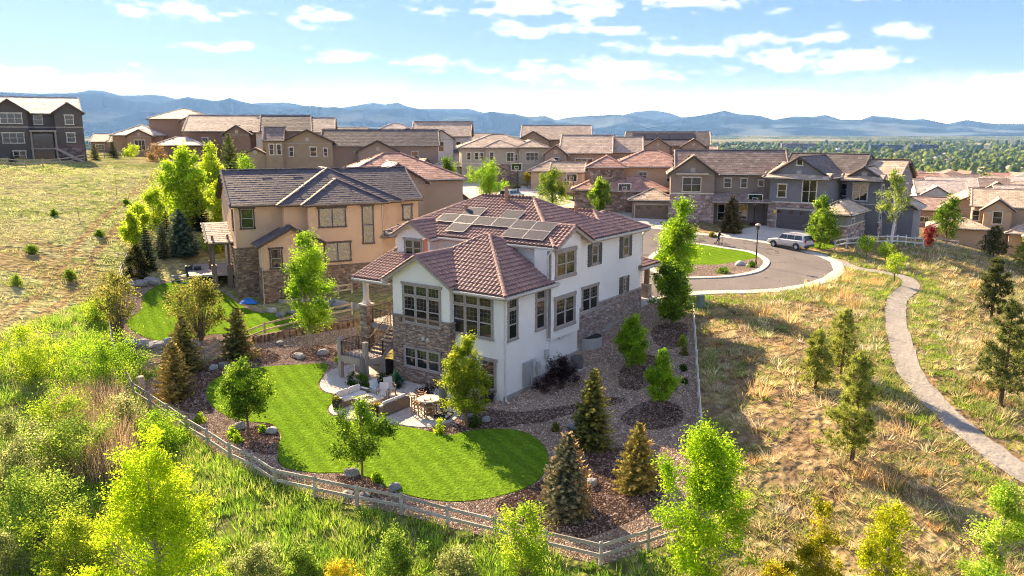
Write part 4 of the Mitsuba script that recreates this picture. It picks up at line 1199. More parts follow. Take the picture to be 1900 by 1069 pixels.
back_house("olive grey house with hipped tan roof and dark arched entrance", (-8.41, 132.00), 6, [
    dict(r=(0, 13, 0, 11), e=6.0, k=.36, type="hip", z0=-1), dict(r=(4.0, 9.0, -.6, 5), e=6.0, k=.4, type="hip", z0=-1), dict(r=(9.6, 14.2, -.4, 9), e=6.05, k=.38, type="hip", z0=-1), dict(r=(-4.5, 0, 1, 7), e=2.9, k=.4, type="hip", z0=-1)],
    (.30, .265, .21), TAN, [(0, "y0", 1.2, 3.9, .75, 1.3, 1), (0, "y0", 2.5, 3.9, .75, 1.3, 1), (0, "y0", 1.8, .8, .9, 1.5, 1), (1, "y0", 5.0, 3.8, .8, 1.5, 1), (1, "y0", 8.1, 3.6, 1.3, 1.6, 2), (0, "y0", 9.2, 3.7, .5, 1.2, 1), (2, "y0", 11.8, 3.7, 2.2, 1.5, 3), (2, "y0", 11.8, .6, 2.2, 1.6, 3), (0, "y0", 3.4, 3.9, .75, 1.3, 1)], seed=31,
    bands=((0, "y0", 0, 4, 3.3, 3.45, CR), (2, "y0", 9.6, 14.2, 3.3, 3.45, CR), (1, "y0", 6.4, 8.8, -.2, 2.7, (.015, .013, .012), .03, "entrance")), stone=((1, "y0", 5.6, 9.0, 0, 3.2, ST4),))  # entrance is a flat near-black panel painting the shade of a recess
back_house("brown house with broad tan gable roofs right of the olive house", (5.53, 130.21), -8, [
    dict(r=(0, 3.4, -.5, 6), e=5.1, k=.75, type="gy", oh=.35, ro=.3, z0=-1), dict(r=(2.6, 10.5, .6, 11), e=5.4, k=.5, type="gx", z0=-1, ro=.4), dict(r=(8.5, 15.5, 3, 11), e=5.5, k=.55, type="gx", z0=-1, ro=.4), dict(r=(9.5, 12.5, -1, 4), e=2.9, k=.4, type="shy0", z0=-1)],
    (.25, .19, .145), TAN, [(0, "y0", 1.7, 2.8, 1.2, 1.9, 1), (1, "y0", 6.3, 2.9, 2.9, 1.6, 3), (0, "y0", 1.6, .4, 1.2, 1.4, 1)], seed=32, mat="m_siding", bands=((0, "y0", 0, 3.4, 2.35, 2.5, CR), (1, "y0", 3.4, 10.5, 2.35, 2.5, CR)))
back_house("low tan roofed garage with stone corner behind the street trees", (3.00, 124.96), -10, [dict(r=(0, 6.0, 0, 7), e=3.0, k=.5, type="hip", z0=-1), dict(r=(3.5, 8.2, -1, 4), e=2.9, k=.5, type="gx", z0=-1, ro=.4)], (.33, .26, .2), TAN, [(1, "y0", 5.8, .8, .9, 1.2, 1)], seed=33, name="garage")
back_house("terracotta roofed tan house with brick bay beside the stone fronted house", (14.71, 106.66), -6, [
    dict(r=(-1, 10, 4, 13), e=5.9, k=.42, type="hip", z0=-1), dict(r=(-4.2, .5, 2.0, 8), e=5.9, k=.5, type="gy_hip0", z0=-1), dict(r=(-2.4, 6.2, -1, 6), e=2.9, k=.42, type="hip", z0=-1), dict(r=(-6.2, -1.5, .6, 6), e=2.9, k=.42, type="hip", z0=-1), dict(r=(8.5, 13, 6, 13), e=5.9, k=.42, type="hip", z0=-1)],
    (.44, .30, .19), TERRA, [(1, "y0", -2.2, 3.5, 1.5, 1.9, 2), (0, "y0", 3.2, 4.0, 1.2, 1.2, 2), (0, "y0", 7.3, 3.7, 1.7, 1.4, 2), (0, "y0", 9.3, 1.2, .9, 4.0, 1), (2, "y0", 4.5, 1.0, .8, 1.0, 1), (4, "y0", 11, 3.7, 1.2, 1.4, 1)], seed=34, trim=(.22, .13, .1),
    stone=((1, "y0", -4.2, .5, 2.9, 5.9, ST4), (2, "y0", -2.4, 3.0, 0, 2.9, ST4), (2, "y0", 3.0, 6.2, 0, 1.2, ST4), (3, "y0", -6.2, -2.4, 0, 2.6, ST4)), bands=((1, "y0", -3.6, -.8, 5.55, 5.75, (.3, .17, .13), .5, "window_hood"), (3, "y0", -5.2, -4.2, 0, 2.1, (.36, .22, .13), .05, "door")))
back_house("brown house with stone front and brown garage door across the loop street", (24.93, 99.28), -10, [
    dict(r=(-4.8, .6, 0, 7), e=6.2, k=.72, type="gy", oh=.4, ro=.45, z0=-1), dict(r=(-4.0, 9.5, 1.2, 9.5), e=6.2, k=.62, type="gx", ro=.3, z0=-1, col=BROWN), dict(r=(7.0, 11.4, .4, 8), e=6.0, k=.62, type="gy", oh=.4, ro=.4, z0=-1, col=SAND), dict(r=(.6, 10.8, -1.2, 1.3), e=2.9, k=.35, type="shy0", oh=.3, walls=False), dict(r=(-9.6, -4.4, 1.0, 8), e=2.8, k=.42, type="hip", z0=-1, col=SAND), dict(r=(3.2, 8, 6, 14), e=6.2, k=.7, type="gy", ro=.4, z0=-1)],
    (.185, .15, .125), BROWN, [(0, "y0", -2.2, 3.9, 2.4, 1.9, 2), (1, "y0", 2.3, 4.4, 1.0, 1.3, 1), (1, "y0", 4.3, 4.4, .9, 1.3, 1), (2, "y0", 8.5, 4.2, 1.2, 1.3, 1), (1, "y0", 6.4, 4.6, .8, .9, 1), (2, "y0", 10.3, 3.5, 1.2, 2.2, 1), (0, "y0", -.1, .5, .9, 1.9, 1), (1, "y0", 4.4, .4, 1.1, 2.0, 1), (2, "y0", 8.3, .2, 1.1, 2.2, 1), (2, "y0", 10.2, .2, 1.1, 2.2, 1), (1, "y0", 1.7, .2, 1.0, 2.2, 1), (0, "y0", -2.4, .6, 2.2, 1.7, 2)], seed=35, mat="m_siding", wtrim=(.5, .46, .41),
    stone=((0, "y0", -4.85, .65, -.5, 3.6, ST5), (0, "x1", -.05, 1.3, -.5, 3.6, ST5), (1, "y0", .7, 6, 2.7, 3.7, ST5), (2, "y0", 9.6, 11.4, 0, 1.2, ST5)), garage=((4, "y0", -7.1, -.3, 4.2, 2.4, (.15, .11, .085), (.4, .33, .27)),), bands=((0, "y0", -4.2, -.2, 6.1, 6.3, (.45, .38, .31), .5, "window_hood"), (0, "y0", -4.8, .6, 3.65, 3.8, CR), (1, "y0", .6, 9.5, 3.7, 3.85, CR)))
gh = back_house("dark blue grey house with charcoal garage door beside the parked silver car", (31.83, 97.00), -38, [
    dict(r=(0, 8.6, 0, 12), e=6.3, k=.62, type="gy", oh=.4, ro=.4, z0=-1, col=DARK), dict(r=(-.8, 10.8, 6.0, 14), e=6.2, k=.6, type="gx", ro=.3, z0=-2, col=DARK), dict(r=(9.8, 14.6, 4.4, 13), e=6.1, k=.62, type="gy", oh=.35, ro=.35, z0=-2, col=SAND), dict(r=(8, 16.4, 6.4, 14), e=6.1, k=.5, type="gx", ro=.3, z0=-3, col=SAND), dict(r=(-.2, 8.8, -.9, .2), e=6.2, k=.45, type="shy0", oh=.2, walls=False, col=SAND), dict(r=(9.6, 14.8, 3.5, 4.6), e=6.0, k=.45, type="shy0", oh=.2, walls=False, col=SAND), dict(r=(16.4, 18.6, 7.5, 12), e=2.6, k=.5, type="shx1", z0=-4, col=SAND), dict(r=(9.6, 13.6, -5.6, 1.5), e=2.7, k=.6, type="hip", z0=-1.5, col=SAND)],
    (.155, .155, .175), xs=.8, roof=DARK, wins=[(0, "y0", 1.9, 3.7, 1.3, 1.7, 1), (0, "y0", 6.0, 3.2, 2.0, 2.8, 2), (2, "y0", 11.8, 3.4, 2.0, 2.2, 2), (1, "y0", 9.1, 3.8, 1.2, 1.6, 1), (0, "y0", 4.3, 7.6, .9, .9, 1), (3, "x1", 7.2, 3.4, .9, 2.0, 1), (3, "x1", 11, 3.4, 1.2, 2.0, 1), (2, "x1", 5.5, 3.4, 1.0, 2.0, 1), (7, "x1", -3.5, .4, 1.0, 1.7, 1), (7, "y0", 11.6, .4, 1.3, 1.7, 1), (2, "x1", 5.5, .3, 1.0, 1.8, 1)], seed=36, mat="m_siding", wtrim=(.6, .57, .52),
    stone=((0, "y0", -.05, 1.2, 0, 3.1, ST5), (0, "y0", 1.2, 7.4, 2.6, 3.1, ST5), (0, "y0", 7.4, 8.65, 0, 3.1, ST5), (7, "y0", 9.55, 13.65, -.5, 1.3, ST5), (7, "x1", -5.65, 1.5, -.5, 1.3, ST5), (7, "x0", -5.65, 0, -.5, 1.3, ST5), (3, "x1", 6.4, 14, -2.5, .9, ST5), (2, "x1", 4.4, 6.4, -2.5, .9, ST5)), garage=((0, "y0", 4.3, -.3, 5.9, 2.6, (.10, .095, .105), (.45, .42, .38)),),
    bands=((0, "y0", 0, 8.6, 3.1, 3.25, CR), (2, "y0", 9.8, 14.6, 3.0, 3.12, CR), (3, "x1", 6.4, 14, 3.0, 3.12, CR), (3, "x1", 6.4, 14, .9, 1.0, CR), (2, "x1", 4.4, 6.4, 3.0, 3.12, CR), (2, "x1", 4.4, 6.4, .9, 1.0, CR), (7, "x1", -5.6, 1.5, 1.3, 1.42, CR), (7, "y0", 9.6, 13.6, 1.3, 1.42, CR)))
mb = MB()
mb.box(.75, .95, -.25, -.08, 1.75, 2.15, (.95, .72, .12))  # lamp glow put into a plain yellow colour, no emitter
gh.put("porch_lamp", mb, "m_paint")

# roofs behind the beige house
back_house("terracotta roofed house just behind the beige house", (-18, 86), 18, [dict(r=(-1, 13, 0, 12), e=6.6, k=.42, type="hip", z0=-3, col=TERRA), dict(r=(2, 8, -3, 6), e=6.4, k=.6, type="gy", ro=.4, z0=-3, col=PALE)], (.30, .22, .16), TERRA, [(1, "y0", 5, 5, 1.5, 1.2, 2)], seed=41, dz=.3)
back_house("brown board and batten house with three small gables behind the beige house", (-39.70, 128.00), 14, [
    dict(r=(0, 3.4, 0, 6), e=5.6, k=.6, type="gx", ro=.3, z0=-2, col=BROWN), dict(r=(3.2, 13.5, .8, 11), e=5.2, k=.46, type="gy", ro=.4, z0=-2, col=PALE), dict(r=(-1, 9, 5, 15), e=7.0, k=.5, type="gx", ro=.3, z0=-2, col=DARK), dict(r=(-4.5, 0, 1, 7), e=3.2, k=.5, type="gy", ro=.3, z0=-2, col=TAN)],
    (.25, .19, .13), BROWN, [(0, "y0", 1.1, 3.2, .9, 1.8, 1), (0, "y0", 2.6, 3.2, .9, 1.8, 1), (1, "y0", 9.5, 2.9, 1.3, 1.6, 1), (1, "y0", 5, 2.9, .9, 1.6, 1), (1, "y0", 12, 2.9, .8, 1.4, 1)], seed=42, mat="m_siding", wtrim=(.62, .58, .52), xs=.78)
back_house("house with long dark slate gable roof in the second row behind the beige house", (-28.63, 135.00), 8, [dict(r=(-3.5, 16, 0, 9), e=5.4, k=.55, type="gx", ro=.3, z0=-2, col=DARK), dict(r=(2.5, 9, -2, 6), e=4.4, k=.5, type="gy", ro=.4, z0=-2, col=TAN)], (.26, .19, .15), DARK, [(0, "y0", 12, 3, 1.2, 1.4, 1)], seed=43)
back_house("tan house with brick bay window and dark shutters behind the slate roof", (-27.95, 175.00), 4, [dict(r=(-4, 8, 1, 11), e=6.4, k=.5, type="hip", z0=-2, col=PALE), dict(r=(2.2, 7.4, 0, 7), e=6.2, k=.6, type="gy", ro=.35, z0=-2, col=TAN), dict(r=(7.4, 11.5, 2, 8), e=3.2, k=.5, type="hip", z0=-2, col=DARK)], (.40, .30, .21), PALE, [(1, "y0", 4.6, 3.6, 2.0, 2.2, 3), (0, "y0", 7.8, 3.8, .6, 1.4, 1)], seed=44)
back_house("pale grey house with tan gable and blue grey lower wall left of the olive house", (-16.90, 165.00), 0, [dict(r=(-4, 8, 2, 12), e=6.6, k=.55, type="gx", ro=.3, z0=-2, col=TAN), dict(r=(0, 4.6, 0, 7), e=6.1, k=.65, type="gy", ro=.3, z0=-2, col=PALE), dict(r=(4.6, 8, .8, 5), e=3.2, k=.4, type="shy0", z0=-2, col=DARK)], (.36, .35, .36), TAN, [(1, "y0", 2.2, 3.4, 1.2, 2.2, 1), (0, "y0", 5.6, 4.0, 1.0, 1.5, 1), (0, "y0", 7.2, 4.0, .8, 1.4, 1), (0, "y0", -1, 1.2, 1.0, 1.6, 1)], seed=45, mat="m_siding")
back_house("small square garage with terracotta hip roof left of the white house roof", (-12.78, 111.17), 16, [dict(r=(0, 5.0, 0, 5.5), e=2.5, k=.5, type="hip", z0=-1)], (.2, .14, .11), TERRA, seed=46, name="garage")
back_house("small shed roof with pale sunlit slope beside the white house roof", (-10.04, 102.39), 32, [dict(r=(0, 4.4, 0, 4), e=2.0, k=.7, type="gy", ro=.3, z0=-1)], (.16, .12, .1), PALE, seed=47, name="shed")
back_house("dark gabled shed roof with one pale slope far behind the white house", (-16.11, 129.14), 26, [dict(r=(0, 4.6, 0, 4), e=2.2, k=.8, type="gy", ro=.3, z0=-1)], (.13, .1, .085), DARK, seed=48, name="shed")
# left rows
back_house("house with hipped tan roof highest in the row left of the beige house", (-82.16, 175.00), 12, [dict(r=(2, 15, 2, 14), e=7.8, k=.36, type="hip", z0=-3, col=TAN), dict(r=(-5, 5, -1, 9), e=4.2, k=.42, type="hip", z0=-3, col=PALE), dict(r=(-1.5, 3.2, -3, 6), e=4.0, k=.5, type="gy", ro=.3, z0=-3), dict(r=(9, 12, 0, 6), e=7.2, k=.5, type="gy", ro=.3, z0=-3)], (.23, .15, .11), TAN, [(2, "y0", .9, .8, 2.2, 2.4, 3), (3, "y0", 10.5, 5.0, 1.3, 1.5, 2)], seed=51, dz=.5)
back_house("brown house with long plain tan gable roof left of the beige house", (-64.38, 150.00), 10, [dict(r=(2.5, 16, 1, 12), e=5.2, k=.52, type="gx", ro=.35, z0=-3), dict(r=(15.5, 30, 0, 10), e=5.0, k=.52, type="gx", ro=.35, z0=-3, wall=(.5, .48, .44)), dict(r=(10, 14.5, -1.6, 6), e=4.6, k=.62, type="gy", ro=.3, z0=-3), dict(r=(20, 24, -2, 5), e=4.4, k=.62, type="gy", ro=.3, z0=-3), dict(r=(-2, 6, -3.5, 3), e=2.6, k=.42, type="hip", z0=-3, col=PALE)], (.19, .125, .095), TAN, [(0, "y0", 6, 2.6, 1.2, 1.4, 1), (0, "y0", 10, 2.6, 1.6, 1.4, 2), (1, "y0", 19, 2.4, 1.6, 1.4, 2), (1, "y0", 25, 2.4, 1.2, 1.4, 1)], seed=52, mat="m_siding")
for i, (p, d, w, k, l_) in enumerate((((-132.39, 250.00), 10, 9, TAN, "first small brown house at the left end of the distant row"), ((-116.54, 230.00), 14, 10, BROWN, "small brown house with row of tall windows in the distant row"), ((-102.18, 210.00), 12, 8, PALE, "small brown house with dark gable near the fir trees in the distant row"))):
    back_house(l_, p, d, [dict(r=(0, w, 0, 9), e=3.4, k=.5, type="gx", ro=.3, z0=-3), dict(r=(w - 4, w, -1.5, 5), e=3.2, k=.7, type="gy", ro=.3, z0=-3)], (.21, .135, .1), k, [(0, "y0", 2.5, .8, 2.6, 1.8, 3), (1, "y0", w - 2, .8, 1.8, 1.8, 2)], seed=53 + i)
# upper middle
for i, (p, d, w, k, c_, l_) in enumerate((((-62.99, 215.00), 8, 15, DARK, (.24, .17, .13), "dark roofed brown house far behind the small gabled one"), ((-47.29, 190.00), 4, 12, TAN, (.3, .22, .16), "tan roofed house between the dark ridges far behind the beige house"), ((-45.12, 235.00), 2, 14, PALE, (.36, .28, .21), "pale roofed tan house left of the brick bay house"), ((-73.35, 205.00), 12, 13, BROWN, (.22, .15, .115), "brown roofed house above the long plain gable roof"),
        ((-95.69, 235.00), 12, 14, TAN, (.26, .18, .14), "tan roofed house at the back of the left row"), ((-19.57, 250.00), 0, 14, TAN, (.3, .23, .18), "tan house at the back between the grey and olive houses"), ((20.23, 220.00), -6, 15, TAN, (.28, .2, .15), "tan roofed house at the back right of the olive house"), ((40.28, 215.00), -10, 15, SAND, (.28, .2, .15), "sand roofed house at the back behind the brown stone fronted one"))):
    back_house(l_, p, d, [dict(r=(0, w, 0, 10), e=5.4, k=.48, type="gx", ro=.35, z0=-3, col=k), dict(r=(1, 5.5, -2, 5), e=5.0, k=.62, type="gy", ro=.3, z0=-3), dict(r=(w - 5, w - .5, -2, 5), e=4.4, k=.55, type="gy", ro=.3, z0=-3, col=PALE)], c_, k, [(1, "y0", 3.2, 2.6, 1.6, 1.5, 2), (2, "y0", w - 2.7, 2.2, 1.4, 1.4, 2), (0, "y0", w / 2, 3.2, 1.2, 1.3, 1)], seed=90 + i)
back_house("brown house with twin tan gables behind the olive house", (4.18, 175.00), -4, [dict(r=(-2, 13, 1, 12), e=6.4, k=.52, type="gx", ro=.35, z0=-3, col=TAN), dict(r=(-3, 4, -1, 8), e=6.0, k=.55, type="gy", ro=.4, z0=-3)], (.23, .17, .13), TAN, [(1, "y0", .5, 3.6, 1.4, 1.6, 2)], seed=56, mat="m_siding")
sol = back_house("brown house with dark solar panels along its ridge and two tan gables", (23.66, 165.00), -10, [dict(r=(0, 17, 2, 12), e=6.4, k=.5, type="gx", ro=.35, z0=-3, col=DARK), dict(r=(4, 9, 0, 8), e=6.0, k=.62, type="gy", ro=.3, z0=-3), dict(r=(11.5, 16, 0, 8), e=6.0, k=.62, type="gy", ro=.3, z0=-3)], (.24, .17, .13), TAN, [], seed=57, mat="m_siding")
for i in range(5):
    nx = np.array([0, -.5, 1]) / math.hypot(.5, 1)
    sol.put("solar_panel", MB().obox([1.2 + i * 2.6, 3.6, 6.4 + .5 * (3.6 - 1.55) + .12], [2.4, 0, 0], [0, 2.6, 1.3], nx * .06, (.03, .035, .06)), "m_solar")
# right-hand cluster down the slope
RC = [((67.74, 114.62), -28, [dict(r=(0, 11, 0, 9), e=5.6, k=.45, type="gx", ro=.4, z0=-2, col=SAND), dict(r=(1.2, 4.6, -2.0, 4), e=5.2, k=.75, type="gy", ro=.35, z0=-2), dict(r=(-5.5, 1.5, -4.5, 1), e=2.7, k=.38, type="hip", z0=-2, col=SAND)], (.36, .26, .17), SAND, [(1, "y0", 2.9, 3.2, 1.3, 1.9, 1), (0, "y0", 7.5, 3.4, 2.0, 1.3, 2), (0, "y0", .3, 3.4, 1.0, 1.6, 1)], "tan house with small front gable low on the slope at the right edge"),
      ((124.43, 300.00), -10, [dict(r=(0, 14, 0, 10), e=5.2, k=.45, type="gx", ro=.3, z0=-8, col=TAN), dict(r=(2, 7, -2, 5), e=5.0, k=.6, type="gy", ro=.3, z0=-8)], (.3, .22, .17), TAN, [(1, "y0", 4.5, 3, 1.4, 1.5, 2)], "tan gabled house peeping over the dark grey house roof"),
      ((154.01, 300.00), -18, [dict(r=(0, 15, 0, 10), e=4.4, k=.42, type="hip", z0=-8, col=SAND), dict(r=(8, 13, -2, 5), e=4.2, k=.55, type="gy", ro=.3, z0=-8, col=SAND)], (.34, .27, .2), SAND, [(1, "y0", 10.5, 1.8, 1.4, 1.6, 2)], "sand hip roofed house behind the blue grey house"),
      ((113.53, 215.00), -22, [dict(r=(0, 12, 0, 9), e=5.0, k=.45, type="gx", ro=.3, z0=-6, col=PALE), dict(r=(1, 5, -2, 4), e=4.6, k=.65, type="gy", ro=.3, z0=-6)], (.4, .32, .25), PALE, [(1, "y0", 3, 1.6, 1.4, 1.6, 2), (0, "y0", 8.5, 2.8, 2.2, 1.4, 3)], "pale roofed tan house between the birch and the dense green tree"),
      ((136.93, 240.00), -24, [dict(r=(0, 13, 0, 9), e=4.8, k=.45, type="gx", ro=.3, z0=-6, col=BROWN), dict(r=(7, 12, -2, 5), e=4.6, k=.6, type="gy", ro=.3, z0=-6, col=SAND)], (.36, .26, .2), BROWN, [(1, "y0", 9.5, 1.8, 1.6, 1.5, 2)], "brown roofed house with sand gable in the right cluster"),
      ((152.94, 248.00), -26, [dict(r=(0, 13, 0, 10), e=4.4, k=.42, type="hip", z0=-6, col=SAND), dict(r=(2, 6.5, -2, 5), e=4.2, k=.6, type="gy", ro=.3, z0=-6, col=SAND)], (.38, .29, .21), SAND, [(1, "y0", 4.2, 1.6, 1.4, 1.5, 2)], "sand coloured hip roofed house above the almost white roof"),
      ((189.71, 300.00), -24, [dict(r=(0, 15, 0, 10), e=4.0, k=.42, type="gx", ro=.3, z0=-8, col=PALE)], (.36, .28, .22), PALE, [(0, "y0", 5, 1.6, 1.6, 1.4, 2)], "pale gabled house highest at the right edge"),
      ((183.47, 312.00), -20, [dict(r=(0, 14, 0, 10), e=4.0, k=.42, type="hip", z0=-8, col=TAN)], (.33, .25, .2), TAN, [], "tan hip roof at the back of the right cluster"),
      ((176.19, 320.00), -16, [dict(r=(0, 13, 0, 10), e=4.2, k=.45, type="gx", ro=.3, z0=-8, col=BROWN)], (.3, .22, .17), BROWN, [], "brown gable roof at the back of the right cluster"),
      ((114.53, 178.00), -28, [dict(r=(0, 13, 0, 9), e=5.2, k=.45, type="gx", ro=.35, z0=-5, col=SAND), dict(r=(1.5, 6, -2, 4), e=4.8, k=.6, type="gy", ro=.3, z0=-5, col=SAND)], (.34, .25, .175), SAND, [(1, "y0", 3.7, 1.6, 1.3, 1.7, 1)], "tan house behind the low hip roofed one at the right edge"),
      ((128.72, 262.00), -14, [dict(r=(0, 13, 0, 9), e=4.6, k=.45, type="gx", ro=.3, z0=-7, col=TERRA)], (.32, .24, .19), TERRA, [], "reddish roofed house right behind the birch crown"),
      ((69.39, 108.46), -30, [dict(r=(0, 12, 0, 8), e=2.9, k=.5, type="hip", z0=-2, col=SAND), dict(r=(2, 7, -2.5, 3), e=2.8, k=.55, type="gy_hip0", z0=-2, col=SAND)], (.40, .30, .19), SAND, [(1, "y0", 4.4, .7, 1.6, 1.7, 2)], "low tan house with hip roof nearest the right edge"),
      ((72.38, 131.38), -20, [dict(r=(0, 9, 0, 9), e=4.0, k=.45, type="gy", ro=.4, z0=-3, col=SAND), dict(r=(-5, 1, 1, 9), e=3.4, k=.42, type="gx", ro=.3, z0=-3, col=shades((.33, .23, .19), (.42, .32, .27)))], (.25, .175, .125), SAND, [(1, "y0", -2.5, 1.2, 1.5, 1.0, 2)], "brown house with wide sand coloured gable roof right of the dark grey house"),
      ((90.29, 175.00), -18, [dict(r=(0, 10, 0, 9), e=5.0, k=.5, type="gx", ro=.3, z0=-5, col=PALE), dict(r=(1, 6, -2, 5), e=4.8, k=.6, type="gy", ro=.3, z0=-5, col=PALE)], (.33, .35, .39), PALE, [(1, "y0", 3.5, 1.0, 3.0, 2.2, 4)], "blue grey house with pale gables and balcony behind the dark grey house"),
      ((102.85, 185.00), -24, [dict(r=(0, 10, 0, 8), e=4.2, k=.45, type="hip", z0=-6, col=TERRA), dict(r=(2, 7, -2, 5), e=4.0, k=.55, type="gy", ro=.3, z0=-6, col=SAND)], (.30, .21, .16), TERRA, [(1, "y0", 4.5, 1.4, 1.4, 1.5, 2)], "brown house with reddish tile roof in the middle of the right cluster"),
      ((121.07, 200.00), -22, [dict(r=(2, 12, 0, 8), e=4.6, k=.5, type="gx", ro=.3, z0=-6, col=PALE), dict(r=(7, 12, -1.5, 6), e=4.4, k=.6, type="gy", ro=.3, z0=-6, col=PALE)], (.35, .28, .22), PALE, [(1, "y0", 9.5, 1.6, 1.4, 1.6, 2)], "house with almost white roof near the right edge"),
      ((125.92, 250.00), -14, [dict(r=(0, 10, 0, 8), e=3.6, k=.42, type="gx", ro=.3, z0=-8, col=PALE)], (.3, .24, .2), PALE, [], "house with pale grey roof just right of the leafy birch"),
      ((148.79, 270.00), -20, [dict(r=(0, 10, 0, 9), e=3.6, k=.42, type="hip", z0=-8, col=PALE)], (.3, .22, .17), PALE, [], "house with wide pale hip roof in the upper right cluster"),
      ((169.51, 280.00), -24, [dict(r=(0, 10, 0, 9), e=3.6, k=.42, type="hip", z0=-8, col=TERRA)], (.3, .2, .15), TERRA, [], "house with reddish hip roof at the upper right"),
      ((115.00, 260.00), -10, [dict(r=(0, 15, 0, 11), e=3.6, k=.4, type="hip", z0=-8, col=SAND)], (.3, .22, .17), SAND, [], "sand roofed house showing just above the dark grey house ridge"),
      ((146.61, 230.00), -24, [dict(r=(0, 14, 0, 10), e=4.0, k=.42, type="gx", ro=.3, z0=-8, col=BROWN)], (.22, .15, .12), BROWN, [], "dark brown gable house at the upper right edge"),
      ((104.91, 220.00), -15, [dict(r=(0, 13, 0, 10), e=3.6, k=.42, type="gx", ro=.3, z0=-8, col=BROWN)], (.25, .18, .14), BROWN, [], "brown roofed house behind the leafy birch top")]
ORD = ("second", "third", "fourth", "sixth", "seventh", "eighth", "tenth", "first", "fifth", "ninth")
for i, (p, d, w, k, t) in enumerate((((167.77, 380.00), -10, 12, PALE, "gx"), ((170.72, 360.00), -14, 13, TAN, "hip"), ((199.05, 395.00), -12, 12, PALE, "hip"), ((198.06, 370.00), -20, 13, SAND, "gx"), ((228.18, 400.00), -18, 14, BROWN, "hip"), ((220.19, 365.00), -22, 13, TERRA, "gx"), ((244.50, 385.00), -24, 13, TERRA, "hip"), ((176.81, 420.00), -8, 13, SAND, "hip"), ((223.33, 430.00), -16, 12, TAN, "gx"), ((271.82, 440.00), -20, 13, SAND, "gx"))):
    RC.append((p, d, [dict(r=(0, w, 0, 9), e=5.4, k=.45, type=t, ro=.3, z0=-6, col=k), dict(r=(w - 6, w - 1.5, -2, 5), e=5.0, k=.6, type="gy", ro=.3, z0=-6, col=k)], (.34, .26, .2), k, [(1, "y0", w - 3.7, 2.6, 1.4, 1.5, 2)], f"house in the farthest row at right, {ORD[i]} from its left end"))
for i, (p, d, wg, wc, rc, wn, l_) in enumerate(RC):
    back_house(l_, p, d, wg, wc, rc, wn, seed=70 + i, group="houses in the farthest row at right" if "farthest" in l_ else None)

# office blocks on the plain
for px_, (x_, y_), w_, h_, col, l_ in ((0, (1261.40, 3713.60), 150, 34, (.20, .15, .15), "wide brown office block far out on the plain"), (0, (1558.06, 3447.93), 130, 30, (.05, .08, .15), "left one of two long dark blue glass office blocks on the plain"), (0, (1718.66, 3408.65), 105, 30, (.05, .08, .15), "right one of two long dark blue glass office blocks on the plain"), (0, (1362.83, 3398.83), 90, 12, (.5, .5, .52), "low pale commercial building on the plain beside the brown block")):
    key = numbered("office_block")
    tag(key, l_, "building", "office blocks on the plain")
    zb = float(ground(x_, y_)) - 2
    M = frame(x_, y_, zb, -12)
    MB().box(0, w_, 0, 40, 0, h_, col, M).box(w_ * .3, w_ * .45, 8, 30, h_, h_ + 5, np.asarray(col) * 1.3, M).put(f"{key}__wall", "m_matte")
    mb = MB()
    for r in range(int(h_ / 5)):
        mb.box(2, w_ - 2, -.6, -.01, 2 + r * 5, 4.6 + r * 5, M=M)
    mb.put(f"{key}__window", "m_glass")
    labels[f"{key}__window"] = {"kind": "stuff"}

# ---------------------------------------------------------------- trees, shrubs, grasses
def leaf_quads(c, nrm_up, size, rng, fold=.25, narrow=.55):
    """Small folded leaf faces at the points c: two triangles each."""
    n = len(c)
    d = rng.normal(size=(n, 3))
    d[:, 2] = d[:, 2] * .7 - .15
    d /= np.linalg.norm(d, axis=1, keepdims=True)
    e = rng.normal(size=(n, 3))
    e[:, 2] *= 1 - nrm_up
    e -= (e * d).sum(1, keepdims=True) * d
    e /= np.linalg.norm(e, axis=1, keepdims=True)
    k = np.cross(d, e)
    s = size * rng.uniform(.65, 1.35, (n, 1))
    v = np.stack([c - d * s, c + e * s * narrow + k * s * fold, c + d * s, c - e * s * narrow + k * s * fold], 1)
    f = np.array([[0, 1, 2], [0, 2, 3]])[None] + (np.arange(n) * 4)[:, None, None]
    return v.reshape(-1, 3), f.reshape(-1, 3)


PROFILES = {
    "round": lambda a: np.sqrt(np.clip(1 - (2 * a - 1) ** 2, 0, 1)),
    "oval": lambda a: np.clip(np.sin(np.pi * np.clip(a, 0, 1) ** .75), 0, 1) ** .7,
    "pear": lambda a: np.clip(1.15 * np.sin(np.pi * np.clip(a * .96 + .04, 0, 1) ** .6), 0, 1) ** .8,
    "column": lambda a: np.clip(1.2 * np.sin(np.pi * np.clip(a, 0, 1) ** .8), 0, 1) ** .5 * (1 - .35 * a),
    "vase": lambda a: np.clip(.45 + a * .9, 0, 1) * np.sqrt(np.clip(1 - (np.clip(a - .55, 0, 1) / .47) ** 2, 0, 1)),
    "dome": lambda a: np.sqrt(np.clip(1 - a ** 2, 0, 1)),
    "cone": lambda a: np.clip(1.05 - a, 0, 1) ** .8,
}


